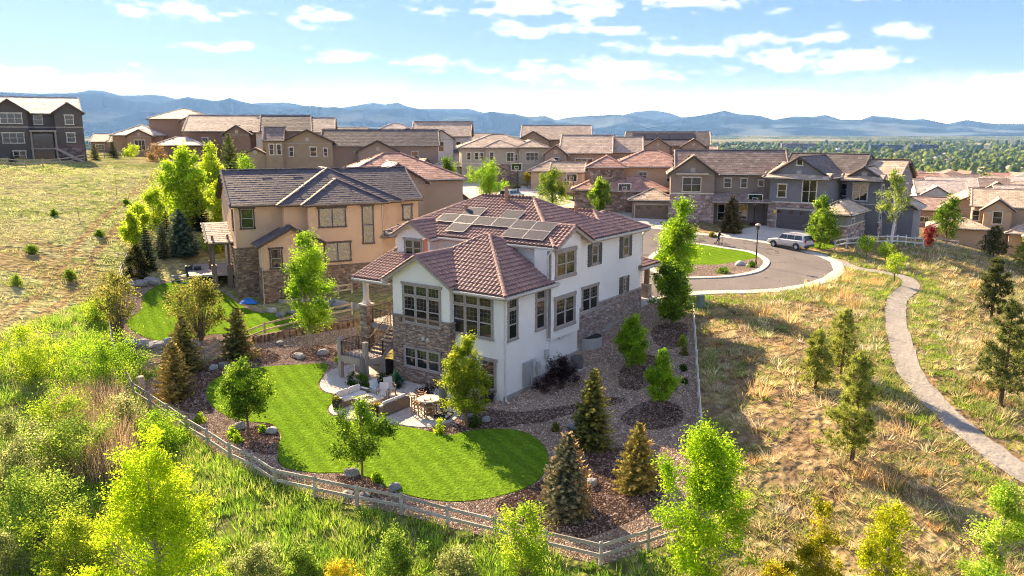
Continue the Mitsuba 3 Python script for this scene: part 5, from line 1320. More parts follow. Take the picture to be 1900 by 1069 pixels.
def tree(name, label, cat, spot, cols, seed, base=.2, prof="oval", nl=9000, leaf=.085, nc=90, cs=.16, bark=(.16, .12, .09), group=None, trunk=None, stems=1, lean=0.0, out=.55, rough=.28, bare=0.0, z=None, rise=.35):
    """Trunk, limbs and a crown of separate leaves gathered round the limb ends."""
    x, y, h, r = spot
    rng = np.random.default_rng(seed)
    key = numbered(name)
    tag(key, label, cat, group)
    z = float(ground(x, y)) if z is None else z
    zb = h * base
    ch = h - zb
    nc = int(nc)
    P = PROFILES[prof]
    lump = rng.normal(size=(5, 3))
    A = np.empty((0, 3))
    while len(A) < nc:
        a = rng.random(nc * 3)
        keep = rng.random(nc * 3) < P(a) ** 1.4 + .06
        a = a[keep]
        th = rng.random(len(a)) * 2 * np.pi
        rr = rng.random(len(a)) ** out
        m = 1 + rough * np.sum([np.sin((q + 2) * th * .7 + lump[q, 0] * 3 + a * 6 * lump[q, 1]) * .4 for q in range(5)], 0)
        rad = r * .76 * P(a) * rr * np.clip(m, .5, 1.4)
        A = np.vstack([A, np.column_stack([rad * np.cos(th), rad * np.sin(th), zb + ch * a * .97])])
    A = A[:nc]
    tk = MB()
    tr = trunk or max(.035, h * .016)
    hub = np.array([x, y, z])
    top = h * (.88 if stems == 1 else .3)
    bend = rng.normal(size=2) * h * .025
    ln = np.array([lean, 0])

    def axis_pt(q):
        t = np.clip(q / h, 0, 1)
        return np.array([bend[0] * math.sin(t * 3) + ln[0] * q, bend[1] * math.sin(t * 2.5), q])
    if stems == 1:
        ts = np.linspace(-.15, top, 9)
        tk.tube([hub + axis_pt(max(t, 0)) + [0, 0, min(t, 0)] for t in ts], tr * np.clip(1.15 - np.linspace(0, 1, 9) * 1.0, .12, 2), 7, bark)
    starts = [np.array([math.cos(q * 2.4), math.sin(q * 2.4), 0]) * tr * (1.5 if stems > 1 else 0) for q in range(stems)]
    for i, c in enumerate(A):
        if stems == 1:
            za = max(zb * .75, c[2] - .9 * np.hypot(c[0], c[1]) - .05 * h)
            p0 = axis_pt(min(za, top * .97))
            r0 = tr * max(.15, 1 - za / h) * .42
        else:
            p0, r0 = starts[i % stems] - [0, 0, .1], tr * .34
        mid = (p0 + c) / 2 + rng.normal(size=3) * .05 * r + [0, 0, -.08 * r if stems == 1 else .1 * r]
        if i % (1 if nc < 130 else 2) == 0:
            tk.tube([hub + p0, hub + mid, hub + c], [r0, r0 * .6, r0 * .2], 4, np.asarray(bark) * rng.uniform(.85, 1.3), cap=False)
    tk.put(f"{key}__trunk", "m_bark")
    per = rng.multinomial(nl, rng.dirichlet(np.ones(nc) * 3))
    if bare:
        per[rng.random(nc) < bare] = 0
    # every limb end splits into a few twigs that reach outwards and up; the leaves sit along them
    nt = 7
    hubs = np.array([0, 0, zb + ch * .25])
    out_ = A - hubs
    out_ /= np.linalg.norm(out_, axis=1, keepdims=True) + 1e-9
    tw = out_[:, None] * .8 + rng.normal(0, .62, (nc, nt, 3)) + [0, 0, rise]
    tw /= np.linalg.norm(tw, axis=2, keepdims=True)
    tl_ = cs * r * rng.uniform(.7, 2.1, (nc, nt, 1))
    ci = np.repeat(np.arange(nc), per)
    ti = rng.integers(nt, size=len(ci))
    s_ = rng.random((len(ci), 1)) ** .75
    pos = A[ci] + tw[ci, ti] * tl_[ci, ti] * s_ + rng.normal(size=(len(ci), 3)) * (tl_[ci, ti] * (.2 - .1 * s_) + leaf * .9)
    cen = pos
    lv, lf = leaf_quads(hub + pos, .35, leaf, rng)
    cols = np.asarray(cols, float)
    ct = np.repeat(np.clip(rng.normal(.45, .28, nc), 0, 1), per)
    t = np.clip(ct + rng.normal(0, .25, len(cen)), 0, 1)[:, None] * (len(cols) - 1)
    i0 = np.clip(t.astype(int), 0, len(cols) - 2)
    lc = cols[i0[:, 0]] * (1 - (t - i0)) + cols[i0[:, 0] + 1] * (t - i0)
    lc = lc * rng.uniform(.75, 1.25, (len(cen), 1)) * np.repeat(rng.uniform(.8, 1.2, nc), per)[:, None]
    scene[f"{key}__crown"] = mikit.ply((lv, lf), "m_leaf", False, uv=code(np.repeat(lc, 4, 0)))
    return key


def spruce(name, label, cat, spot, cols, seed, levels=24, per=13, spr=13, bark=(.10, .07, .05), group=None, base=.04, droop=.14, jitter=.38, z=None, w=.085):
    """A conifer: whorls of drooping branches, each a spray of needle-covered twigs."""
    x, y, h, r = spot
    rng = np.random.default_rng(seed)
    key = numbered(name)
    tag(key, label, cat, group)
    hub = np.array([x, y, float(ground(x, y)) if z is None else z])
    tk = MB()
    tk.tube([hub + [0, 0, -.15], hub + [0, 0, h * .5], hub + [0, 0, h * .97]], [h * .018 + .02, h * .011, .01], 6, bark)
    V, Cc, F = [], [], []
    cols = np.asarray(cols, float)
    side_warm = rng.random() * 6.28  # azimuth of the side whose needles are coloured warmer, as if sunlit
    n = 0
    for l in range(levels):
        a = l / (levels - 1)
        zz = h * (base + (1 - base) * a ** .93)
        R = r * (1 - a) ** .68 * (1 if a > .08 else .88) * 1.08 + .05 * r
        m = max(4, int(per * (1 - a * .55)))
        for b in range(m):
            th = 2 * np.pi * (b + rng.random() * .7 + l * .38) / m
            L = R * rng.uniform(1 - jitter, 1.06)
            d = np.array([math.cos(th), math.sin(th), 0])
            k = max(4, int(spr * (.3 + .7 * L / r)))
            s = np.linspace(.12, 1, k)
            drop = -droop * L * 1.4 * s + .16 * L * s ** 3
            p = hub + np.array([0, 0, zz]) + d * (L * s)[:, None] + np.array([0, 0, 1]) * drop[:, None]
            if l % 2 == 0 and b % 2 == 0:
                tk.tube([hub + [0, 0, zz], p[k // 2], p[-1]], [.012 + .004 * L, .01, .004], 4, bark, cap=False)
            sidev = np.array([-d[1], d[0], 0])
            for sg in (-1, 1, 0):
                le = (.30 * L * (1.15 - s) + .10 * r * .5 + .05)[:, None] if sg else np.full((k, 1), .12 * r + .05)
                dirv = d * .55 + sidev * sg * .85 + np.array([0, 0, -.18 if sg else .45])
                dirv = dirv[None] + rng.normal(0, .2, (k, 3))
                e = p + dirv * le * rng.uniform(.8, 1.2, (k, 1))
                u = np.cross(dirv, [0, 0, 1])
                u /= np.linalg.norm(u, axis=1, keepdims=True) + 1e-9
                u = u * math.cos(sg * .5) + np.array([0, 0, .5])
                ww = w * r * rng.uniform(.7, 1.3, (k, 1)) * .6 + .015
                mid = p + (e - p) * .45
                V.append(np.stack([p, mid + u * ww, e, mid - u * ww], 1).reshape(-1, 3))
                F.append((np.array([[0, 1, 2], [0, 2, 3]])[None] + (np.arange(k) * 4)[:, None, None]).reshape(-1, 3) + n)
                n += 4 * k
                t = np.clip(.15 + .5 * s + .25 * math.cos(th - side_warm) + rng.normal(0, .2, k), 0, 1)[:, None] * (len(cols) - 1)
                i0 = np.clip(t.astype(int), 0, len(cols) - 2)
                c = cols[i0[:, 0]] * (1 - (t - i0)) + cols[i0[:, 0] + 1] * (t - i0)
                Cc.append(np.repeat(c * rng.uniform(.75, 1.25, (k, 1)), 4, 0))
    tk.put(f"{key}__trunk", "m_bark")
    scene[f"{key}__crown"] = mikit.ply((np.vstack(V), np.vstack(F)), "m_needle", False, uv=code(np.vstack(Cc)))
    return key


def pine(name, label, cat, spot, cols, seed, tufts=420, needles=24, bark=(.11, .075, .055), group=None, base=.14, ln=.26):
    """An open pine: rising limbs that carry round brushes of long needles."""
    x, y, h, r = spot
    tufts = int(tufts * 1.35)
    rng = np.random.default_rng(seed)
    key = numbered(name)
    tag(key, label, cat, group)
    hub = np.array([x, y, float(ground(x, y))])
    tk = MB()
    tk.tube([hub + [0, 0, -.15], hub + [.04 * r, 0, h * .5], hub + [0, 0, h * .96]], [h * .017 + .03, h * .012, .015], 7, bark)
    ends = []
    nb = 30
    for b in range(nb):
        a = (b + rng.random()) / nb
        zz = h * (base + (1 - base) * a * .96)
        L = r * (1.02 - a) ** .6 * rng.uniform(.6, 1.12) * (.8 if a < .06 else 1)
        th = b * 2.4 + rng.random()
        d = np.array([math.cos(th), math.sin(th), .18 + .35 * a])
        p0 = hub + [0, 0, zz - .12 * L]
        pm, p1 = p0 + d * L * .55 - [0, 0, .06 * L], p0 + d * L + [0, 0, .1 * L]
        tk.tube([p0, pm, p1], [.012 + .012 * L, .012 + .006 * L, .008], 4, bark, cap=False)
        for q in range(max(3, int(tufts / nb * (.45 + .9 * L / r)))):
            s = rng.uniform(.25, 1.0) ** .7
            p = p0 + (pm - p0) * min(1, s / .55) if s < .55 else pm + (p1 - pm) * (s - .55) / .45
            ends.append(np.append(p + rng.normal(0, .16 * L + .04, 3) * [1, 1, .65], a))
    E = np.array(ends)
    m = len(E)
    d = rng.normal(size=(m, needles, 3)) + [0, 0, .45]
    d /= np.linalg.norm(d, axis=2, keepdims=True)
    le = ln * rng.uniform(.7, 1.25, (m, needles, 1))
    u = np.cross(d, rng.normal(size=(m, needles, 3)))
    u /= np.linalg.norm(u, axis=2, keepdims=True)
    c = E[:, None, :3]
    v = np.stack([c + u * .02, c - u * .02, c + d * le + u * .004], 2).reshape(-1, 3)
    f = np.arange(len(v)).reshape(-1, 3)
    cols = np.asarray(cols, float)
    t = np.clip(rng.normal(.5, .3, (m, 1, 1)) + rng.normal(0, .12, (m, needles, 1)), 0, 1)
    col = cols[0] * (1 - t) + cols[1] * t
    tk.put(f"{key}__trunk", "m_bark")
    scene[f"{key}__crown"] = mikit.ply((v, f), "m_needle", False, uv=code(np.repeat(col.reshape(-1, 3), 3, 0)))
    return key


def blades(xy, rad, h, per, cols, rng, width=.02, lean=.5, zf=ground):
    """Tufts of grass: per tuft a bundle of narrow triangles leaning outwards."""
    n = len(xy)
    rad, h = np.broadcast_to(rad, n), np.broadcast_to(h, n)
    th = rng.random((n, per)) * 2 * np.pi
    rr = np.sqrt(rng.random((n, per))) * rad[:, None]
    px, py = xy[:, :1] + rr * np.cos(th), xy[:, 1:] + rr * np.sin(th)
    pz = np.broadcast_to(zf(xy[:, 0], xy[:, 1])[:, None], px.shape) - .03
    hh = h[:, None] * rng.uniform(.55, 1.15, (n, per))
    o = lean * hh * rng.uniform(.3, 1.3, (n, per))
    tip = np.stack([px + o * np.cos(th), py + o * np.sin(th), pz + hh], -1)
    b = np.stack([px, py, pz], -1)
    w = width * rng.uniform(.6, 1.4, (n, per))
    t2 = th + np.pi / 2 + rng.normal(0, .5, (n, per))
    u = np.stack([np.cos(t2), np.sin(t2), t2 * 0], -1) * w[..., None]
    v = np.stack([b - u, b + u, tip], 2).reshape(-1, 3)
    c = np.asarray(cols, float)
    k = rng.integers(len(c), size=n)
    cc = c[k][:, None] * rng.uniform(.7, 1.3, (n, 1, 1)) * rng.uniform(.85, 1.15, (n, per, 1))
    return v, np.arange(len(v)).reshape(-1, 3), np.repeat(cc.reshape(-1, 3), 3, 0)


def scatter(poly, n, rng):
    x0, y0, x1, y1 = poly.bounds
    p = rng.random((int(n * 2.5 * ((x1 - x0) * (y1 - y0)) / poly.area) // 2 + 10, 2)) * [x1 - x0, y1 - y0] + [x0, y0]
    return p[shapely.contains_xy(poly, p[:, 0], p[:, 1])][:n]


LIME = [(.20, .30, .02), (.33, .42, .03), (.44, .50, .04)]
BRIGHT = [(.10, .20, .015), (.21, .34, .02), (.32, .44, .03)]
MID = [(.05, .10, .012), (.10, .18, .02), (.17, .26, .03)]
DEEP = [(.025, .055, .012), (.05, .10, .015), (.085, .15, .02)]
OLIVE = [(.10, .12, .03), (.18, .19, .04), (.27, .24, .06)]
GOLD = [(.24, .24, .02), (.40, .36, .03), (.50, .40, .05)]
YG = [(.14, .24, .02), (.25, .36, .03), (.38, .44, .04)]

# the yard
tree("maple_tree", "tall light green tree with narrow lobed crown between the two houses", "tree", (-14.56, 54.67, 8.47, 1.69), BRIGHT, 101, .2, "column", 20000, .07, 75, .3, (.32, .28, .22), rough=.5)
tree("lawn_tree", "round green tree standing in the mulch bed at the left side of the lawn", "tree", (-14.21, 39.86, 4.11, 1.44), MID + BRIGHT[2:], 102, .3, "oval", 13000, .06, 60, .24, rough=.4)
tree("lawn_tree", "small green tree in the mulch by the fence in front of the patio", "tree", (-7.12, 34.64, 3.63, 1.37), MID + BRIGHT[2:], 103, .36, "round", 10000, .058, 50, .24, rough=.5)
tree("pear_tree", "dense yellow green tree at the right end of the patio", "tree", (-2.49, 40.65, 5.53, 1.29), [(.12, .18, .018), (.22, .28, .022), (.36, .38, .04)], 104, .2, "pear", 24000, .055, 110, .2, rough=.35)
tree("pear_tree", "small dense green tree on pale trunk in the shaded side yard nearest the house wall", "tree", (7.68, 48.11, 3.76, 1.03), BRIGHT, 105, .26, "pear", 9000, .07, 80, .22)
tree("pear_tree", "small oval tree with yellow leaves at its top in the shaded side yard", "tree", (8.31, 41.43, 3.74, 0.81), BRIGHT, 106, .3, "pear", 8000, .065, 80, .22)
tree("linden_tree", "broad dark green tree at the far end of the side fence", "tree", (11.42, 54.48, 4.63, 1.57), MID + BRIGHT[2:], 107, .2, "round", 13000, .085, 110, .2)
tree("maple_tree", "tall bright green tree in front of the loop street island", "tree", (13.41, 62.21, 7.78, 1.69), BRIGHT, 108, .15, "column", 20000, .085, 75, .3, (.3, .26, .2), rough=.45)
SPR = [(.022, .032, .018), (.06, .07, .03), (.16, .13, .05)]
spruce("spruce_tree", "large blue green spruce with orange brown side coloured as if sunlit in the corner mulch bed", "tree", (2.47, 32.22, 3.66, 1.24), [(.08, .10, .065), (.21, .20, .12), (.5, .33, .16)], 111, 26, 14, 15)
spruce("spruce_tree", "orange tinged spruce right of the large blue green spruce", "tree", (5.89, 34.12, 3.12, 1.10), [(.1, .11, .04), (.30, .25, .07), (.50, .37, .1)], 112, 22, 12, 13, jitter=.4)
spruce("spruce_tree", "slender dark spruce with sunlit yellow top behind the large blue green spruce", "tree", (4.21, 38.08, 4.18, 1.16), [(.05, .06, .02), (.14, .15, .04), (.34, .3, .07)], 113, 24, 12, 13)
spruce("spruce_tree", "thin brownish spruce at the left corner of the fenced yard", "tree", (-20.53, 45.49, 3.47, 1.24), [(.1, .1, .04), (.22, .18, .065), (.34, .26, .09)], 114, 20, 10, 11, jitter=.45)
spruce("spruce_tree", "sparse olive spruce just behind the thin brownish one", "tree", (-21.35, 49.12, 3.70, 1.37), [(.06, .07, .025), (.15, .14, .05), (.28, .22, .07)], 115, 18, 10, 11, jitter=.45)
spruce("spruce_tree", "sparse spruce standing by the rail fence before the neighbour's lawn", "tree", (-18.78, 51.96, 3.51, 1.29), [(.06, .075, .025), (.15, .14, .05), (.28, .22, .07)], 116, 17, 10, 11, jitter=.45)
tree("multistem_tree", "olive many stemmed tree in front of the neighbour's lawn", "tree", (-22.55, 54.75, 4.37, 2.52), OLIVE, 121, .22, "vase", 6000, .085, 110, .16, stems=5, rough=.5)
tree("multistem_tree", "thin many stemmed tree with few leaves beside the end of the side fence", "tree", (-27.98, 54.02, 4.18, 1.72), OLIVE, 122, .25, "vase", 3200, .085, 80, .16, stems=5, rough=.6, bare=.2)

# the dark group beside the beige house and the leafy mass behind
DKS = [(.02, .034, .024), (.05, .07, .042), (.1, .11, .055)]
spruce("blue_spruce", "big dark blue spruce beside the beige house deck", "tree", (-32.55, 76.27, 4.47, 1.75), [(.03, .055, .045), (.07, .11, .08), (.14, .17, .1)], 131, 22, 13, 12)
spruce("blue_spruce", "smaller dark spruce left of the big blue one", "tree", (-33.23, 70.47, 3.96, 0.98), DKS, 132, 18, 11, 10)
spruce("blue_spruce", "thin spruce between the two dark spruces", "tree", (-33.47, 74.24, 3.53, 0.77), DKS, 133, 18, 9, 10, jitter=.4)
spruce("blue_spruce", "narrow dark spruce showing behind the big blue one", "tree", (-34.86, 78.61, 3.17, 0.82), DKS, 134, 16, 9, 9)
tree("juniper_shrub", "dark rounded juniper beside the side fence", "shrub", (-32.87, 67.73, 2.78, 1.14), [(.02, .03, .012), (.05, .06, .02), (.10, .09, .03)], 135, .02, "dome", 7000, .07, 70, .24)
tree("cottonwood_tree", "tall bright green spreading tree left of the beige house", "tree", (-34.73, 83.84, 8.97, 2.64), LIME[:2] + BRIGHT[1:], 141, .1, "oval", 15000, .13, 130, .2, rough=.45)
tree("cottonwood_tree", "bright yellow green tree close behind the tall spreading one", "tree", (-34.05, 89.29, 8.07, 1.90), LIME, 142, .1, "oval", 9000, .13, 90, .22, rough=.4)
tree("poplar_tree", "narrow yellow green tree touching the left end of the slate roof", "tree", (-31.07, 83.19, 6.30, 1.43), LIME, 143, .05, "column", 8000, .11, 80, .24)
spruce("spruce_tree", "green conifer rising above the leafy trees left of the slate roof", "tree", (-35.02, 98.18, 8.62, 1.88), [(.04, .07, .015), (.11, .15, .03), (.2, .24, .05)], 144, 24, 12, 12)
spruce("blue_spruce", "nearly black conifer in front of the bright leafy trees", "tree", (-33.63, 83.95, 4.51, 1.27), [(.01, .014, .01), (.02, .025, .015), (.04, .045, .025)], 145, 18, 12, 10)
tree("leafy_shrub", "bright shrub right behind the beige house deck", "shrub", (-30.49, 79.62, 1.67, 1.66), LIME, 146, .02, "dome", 5000, .09, 50, .25)
for i, (s_, l_) in enumerate((((-39.54, 90.76, 3.60, 1.25), "yellow green sapling thicket at the left of the tall spreading tree"), ((-38.02, 82.99, 4.17, 1.43), "lime green thicket above the dark spruces"), ((-37.67, 78.93, 3.49, 1.20), "yellow green bushy sapling at the field edge"), ((-36.42, 74.53, 3.63, 0.93), "pale lime sapling lowest along the field edge"), ((-38.31, 111.80, 4.16, 2.29), "leafy green tree just above the end of the slate roof"))):
    tree("sapling", l_, "tree", s_, LIME if i < 4 else BRIGHT, 150 + i, .08, "oval", 3600, .11, 50, .26, rough=.5)

# trees along the streets behind
for i, (s_, pal, pr_, l_, nl) in enumerate((
        ((-3.24, 112.13, 5.94, 2.61), BRIGHT, "oval", "big bright round street tree in front of the olive house", 9000), ((-9.14, 114.64, 5.91, 1.73), MID, "column", "slender green street tree left of the bright round one", 6000),
        ((5.69, 108.72, 4.89, 2.16), MID + GOLD[:1], "round", "green tree on the lawn beyond the solar panels", 6000), ((11.69, 103.88, 4.55, 1.57), MID + BRIGHT[2:], "column", "narrow green tree in front of the brick garage", 7000),
        ((-8.00, 132.71, 2.88, 0.82), GOLD, "round", "little golden tree beside the slender street tree", 1500), ((2.42, 126.18, 2.57, 0.78), GOLD, "round", "little golden tree left of the low garage", 1500),
        ((-19.38, 143.22, 4.44, 1.17), MID + GOLD[1:2], "oval", "small green tree at the right end of the slate roofs", 2500), ((-10.88, 98.36, 3.39, 1.22), GOLD, "oval", "yellowish tree between the two big roofs", 4000),
        ((33.35, 84.05, 5.31, 1.80), MID + BRIGHT[2:], "pear", "neat oval tree by the silver car", 9000), ((60.72, 108.37, 6.46, 2.17), MID, "oval", "dense green tree between the red tree and the tan house", 7000),
        ((36.47, 79.53, 2.35, 1.05), YG, "round", "small lime tree nearest the white fence end", 2400), ((37.79, 78.15, 1.98, 0.93), YG, "round", "small thin lime tree beside the white fence", 1800), ((34.60, 69.58, 2.67, 1.12), YG, "round", "lime sapling on thin stem beside the footpath bend", 2200),
        ((44.44, 82.71, 3.59, 0.75), [(.16, .02, .03), (.26, .04, .045), (.34, .09, .06)], "oval", "slim dark red tree at the end of the white fence", 2600), ((74.77, 126.73, 2.47, 1.05), YG, "round", "small lime shrub by the tan house wall", 1500))):
    tree("street_tree", l_, "tree", s_, pal, 160 + i, .2 if nl > 3000 else .42, pr_, nl if nl > 3000 else int(nl * .8), .1 if nl > 3000 else .07, 60, .24, rough=.4, trunk=None if nl > 3000 else .06)
tree("birch_tree", "tall white trunked birch with thin leaves in front of the dark grey house", "tree", (42.68, 87.42, 8.84, 1.81), [(.14, .2, .05), (.25, .32, .07), (.36, .38, .1)], 180, .35, "oval", 5500, .1, 50, .2, (.75, .73, .7), rough=.5, trunk=.17, bare=.1)
spruce("spruce_tree", "dark olive spruce before the porch of the brown house", "tree", (26.31, 93.24, 4.38, 1.48), [(.03, .032, .015), (.075, .07, .03), (.14, .11, .05)], 181, 20, 12, 11)
tree("bare_tree", "leafless pale tree in front of the small gabled brown house", "tree", (-37.26, 131.05, 5.55, 1.78), OLIVE, 182, .15, "vase", 40, .05, 60, .1, (.38, .30, .24), rough=.4)
spruce("spruce_tree", "dark fir between distant brown houses and the field", "tree", (-72.14, 143.44, 2.97, 1.27), DKS, 183, 14, 9, 8)
spruce("spruce_tree", "small olive fir at the left of the dark distant fir", "tree", (-70.89, 134.70, 2.53, 0.92), [(.04, .05, .02), (.09, .1, .04), (.16, .15, .06)], 184, 14, 9, 8)
tree("leafy_shrub", "bright round bush right of the dark distant fir", "shrub", (-73.15, 152.05, 2.04, 1.55), LIME, 185, .02, "dome", 1500, .12, 24, .3)
tree("leafy_shrub", "brown twiggy shrub before the distant hip roofed house", "shrub", (-61.64, 137.51, 2.58, 1.87), [(.16, .11, .05), (.24, .16, .07)], 186, .02, "dome", 1800, .12, 30, .3)
spruce("spruce_tree", "small dark fir in front of the dark hillside house", "tree", (-71.60, 113.42, 1.60, 0.62), DKS, 187, 12, 8, 8)
for i, (s_, l_) in enumerate((((-44.70, 80.57, 2.77, 0.55), "bare sapling alone in the middle of the field"), ((-47.00, 93.30, 2.67, 0.45), "bare thin sapling in the upper field"), ((-45.91, 100.35, 2.99, 0.34), "slender sapling in the field near the tall bright tree"))):
    tree("sapling", l_, "tree", s_, OLIVE, 190 + i, .3, "vase", 120, .05, 22, .2, (.2, .13, .09), trunk=.03)

# pines on the dry slope
PN = [(.11, .14, .03), (.34, .36, .08)]
for i, (s_, l_, c_, n_) in enumerate((((17.49, 43.13, 3.53, 1.02), "small open pine leftmost on the dry slope", PN, 330), ((19.56, 44.57, 4.20, 1.33), "thin airy pine behind the leftmost one on the slope", PN, 300), ((16.37, 35.33, 5.49, 1.33), "tall pine nearest the viewer on the dry slope", PN, 560),
        ((37.97, 60.31, 5.19, 1.57), "dense dark green pine right of the footpath", [(.03, .045, .015), (.11, .12, .04)], 620), ((27.00, 41.13, 5.97, 1.62), "airy tall pine at the right edge below the dark one", [(.05, .07, .02), (.16, .18, .055)], 420), ((31.36, 45.65, 3.71, 0.98), "pine cut off by the right edge of the picture", PN, 320),
        ((55.28, 88.83, 3.61, 1.73), "spreading dark green pine in front of the low tan house", [(.03, .04, .015), (.10, .11, .035)], 300), ((56.37, 85.16, 3.60, 1.31), "small pine at the right edge beside the driveway", PN, 220))):
    pine("pine_tree", l_, "tree", s_, c_, 200 + i, n_)
tree("bare_shrub", "pale leafless shrub at the foot of the dense dark pine", "shrub", (36.40, 58.97, 2.35, 0.71), [(.34, .26, .17), (.42, .33, .22)], 210, .1, "vase", 220, .05, 50, .15, (.42, .33, .24), stems=4)

# foreground trees below the viewer
tree("aspen_tree", "big vivid yellow green aspen filling the lower left", "tree", (-12.15, 24.30, 8.27, 2.06), [(.24, .35, .015), (.35, .45, .02), (.47, .53, .03)], 221, .12, "column", 42000, .05, 190, .2, (.3, .28, .2), rough=.35)
tree("aspen_tree", "bright green young aspen at the right end of the rail fence", "tree", (7.05, 26.71, 6.99, 1.64), [(.15, .26, .015), (.27, .40, .02), (.38, .48, .03)], 222, .06, "oval", 26000, .056, 95, .26, (.3, .26, .2), rough=.5)
tree("aspen_tree", "olive yellow young tree left of two others at the lower right", "tree", (10.41, 24.13, 5.66, 0.96), [(.16, .17, .015), (.27, .27, .02), (.38, .34, .03)], 223, .1, "oval", 11000, .05, 80, .22, (.3, .26, .2), rough=.45)
tree("aspen_tree", "yellow green young tree in the middle of three at the lower right", "tree", (12.65, 23.99, 5.88, 1.13), [(.2, .25, .015), (.34, .38, .02), (.46, .46, .03)], 224, .1, "oval", 11000, .05, 80, .22, (.3, .26, .2), rough=.45)
tree("aspen_tree", "glossy light green young tree at the lower right corner", "tree", (16.12, 23.52, 6.28, 1.25), [(.18, .3, .03), (.32, .43, .05), (.48, .55, .14)], 225, .1, "oval", 17000, .05, 90, .22, (.3, .26, .2), rough=.45)
WIL = [(.11, .18, .03), (.2, .29, .045), (.31, .38, .06)]
SAGE = [(.16, .19, .07), (.26, .29, .11), (.36, .38, .16)]
SHR = [((-36.47, 63.39, 0.90, 0.58), MID, "first low green bush on the lower left field"), ((-41.89, 67.54, 0.71, 0.56), MID, "low green bush at the left of the field"), ((-39.95, 75.24, 0.63, 0.47), MID, "low green bush in the middle of the field"), ((-38.52, 59.60, 0.77, 0.63), WIL, "low green bush at the left edge of the field"), ((-47.20, 80.43, 0.56, 0.44), MID, "small bush in the upper field"), ((-44.26, 89.90, 0.49, 0.43), MID, "small bush in the upper field near the leafy trees")]
SHR = [(*q, 900, "dome") for q in SHR] + [((0.52, 27.52, 3.05, 1.35), YG, "loose lime shrub in front of the fence near its right corner", 4500, "vase"), ((-4.42, 27.01, 2.46, 1.12), WIL, "olive green willow shrub at the bottom middle", 5200, "dome"), ((-6.29, 26.56, 1.73, 0.81), GOLD, "yellow shrub at the bottom edge left of the middle", 2600, "dome"),
       ((-25.03, 45.78, 3.34, 2.71), BRIGHT, "wide bright green shrub over the left end of the fence", 8000, "dome"), ((-28.90, 45.40, 3.03, 1.78), LIME, "lime shrub at the left edge below the field", 5200, "dome"), ((-23.93, 38.94, 2.54, 2.41), YG, "yellow green thicket at the left edge", 6000, "dome"), ((-23.32, 34.39, 3.76, 1.89), SAGE, "grey green thicket at the left edge", 6000, "dome"),
       ((-21.50, 35.98, 2.52, 1.98), WIL, "olive willow thicket left of the vivid aspen", 5500, "vase"), ((-20.11, 30.57, 2.96, 1.94), WIL, "dull green willow clump at the lower left edge", 6500, "vase"), ((-17.12, 28.16, 2.78, 2.01), [(.15, .22, .02), (.26, .33, .03), (.36, .40, .04)], "yellowish willow clump at the bottom left", 7500, "vase"),
       ((-21.11, 40.77, 2.03, 1.33), SAGE, "pale grey green shrub between fence and vivid aspen", 3500, "dome"), ((-18.46, 38.76, 1.79, 1.56), BRIGHT, "small bright shrub on the bank under the fence", 3500, "dome"), ((-31.86, 61.02, 2.40, 1.07), OLIVE, "thin shrub outside the side fence", 1800, "dome"), ((-30.39, 55.64, 1.62, 1.18), YG, "low yellow green bush outside the side fence", 2600, "dome"),
       ((-9.84, 27.51, 1.60, 1.04), SAGE, "low grey green brush right of the vivid aspen", 3600, "dome"), ((-8.35, 27.83, 1.22, 0.74), WIL, "low olive brush in the shade under the fence", 3000, "dome"), ((-2.09, 27.47, 1.30, 0.94), SAGE, "low sage brush below the fence in the middle", 3000, "dome"), ((10.12, 27.16, 0.91, 0.62), GOLD, "yellow shrub just showing at the bottom right", 1500, "dome"), ((-20.23, 28.35, 1.76, 0.96), SAGE, "sage bush at the bottom left corner", 2600, "dome")]
for i, (s_, pal, l_, nl, pf) in enumerate(SHR):
    tree("wild_shrub", l_, "shrub", s_, pal, 240 + i, .03, pf, int(nl * 1.7), .05, 70, .24, (.2, .15, .1), stems=6, rough=.7, rise=.7)
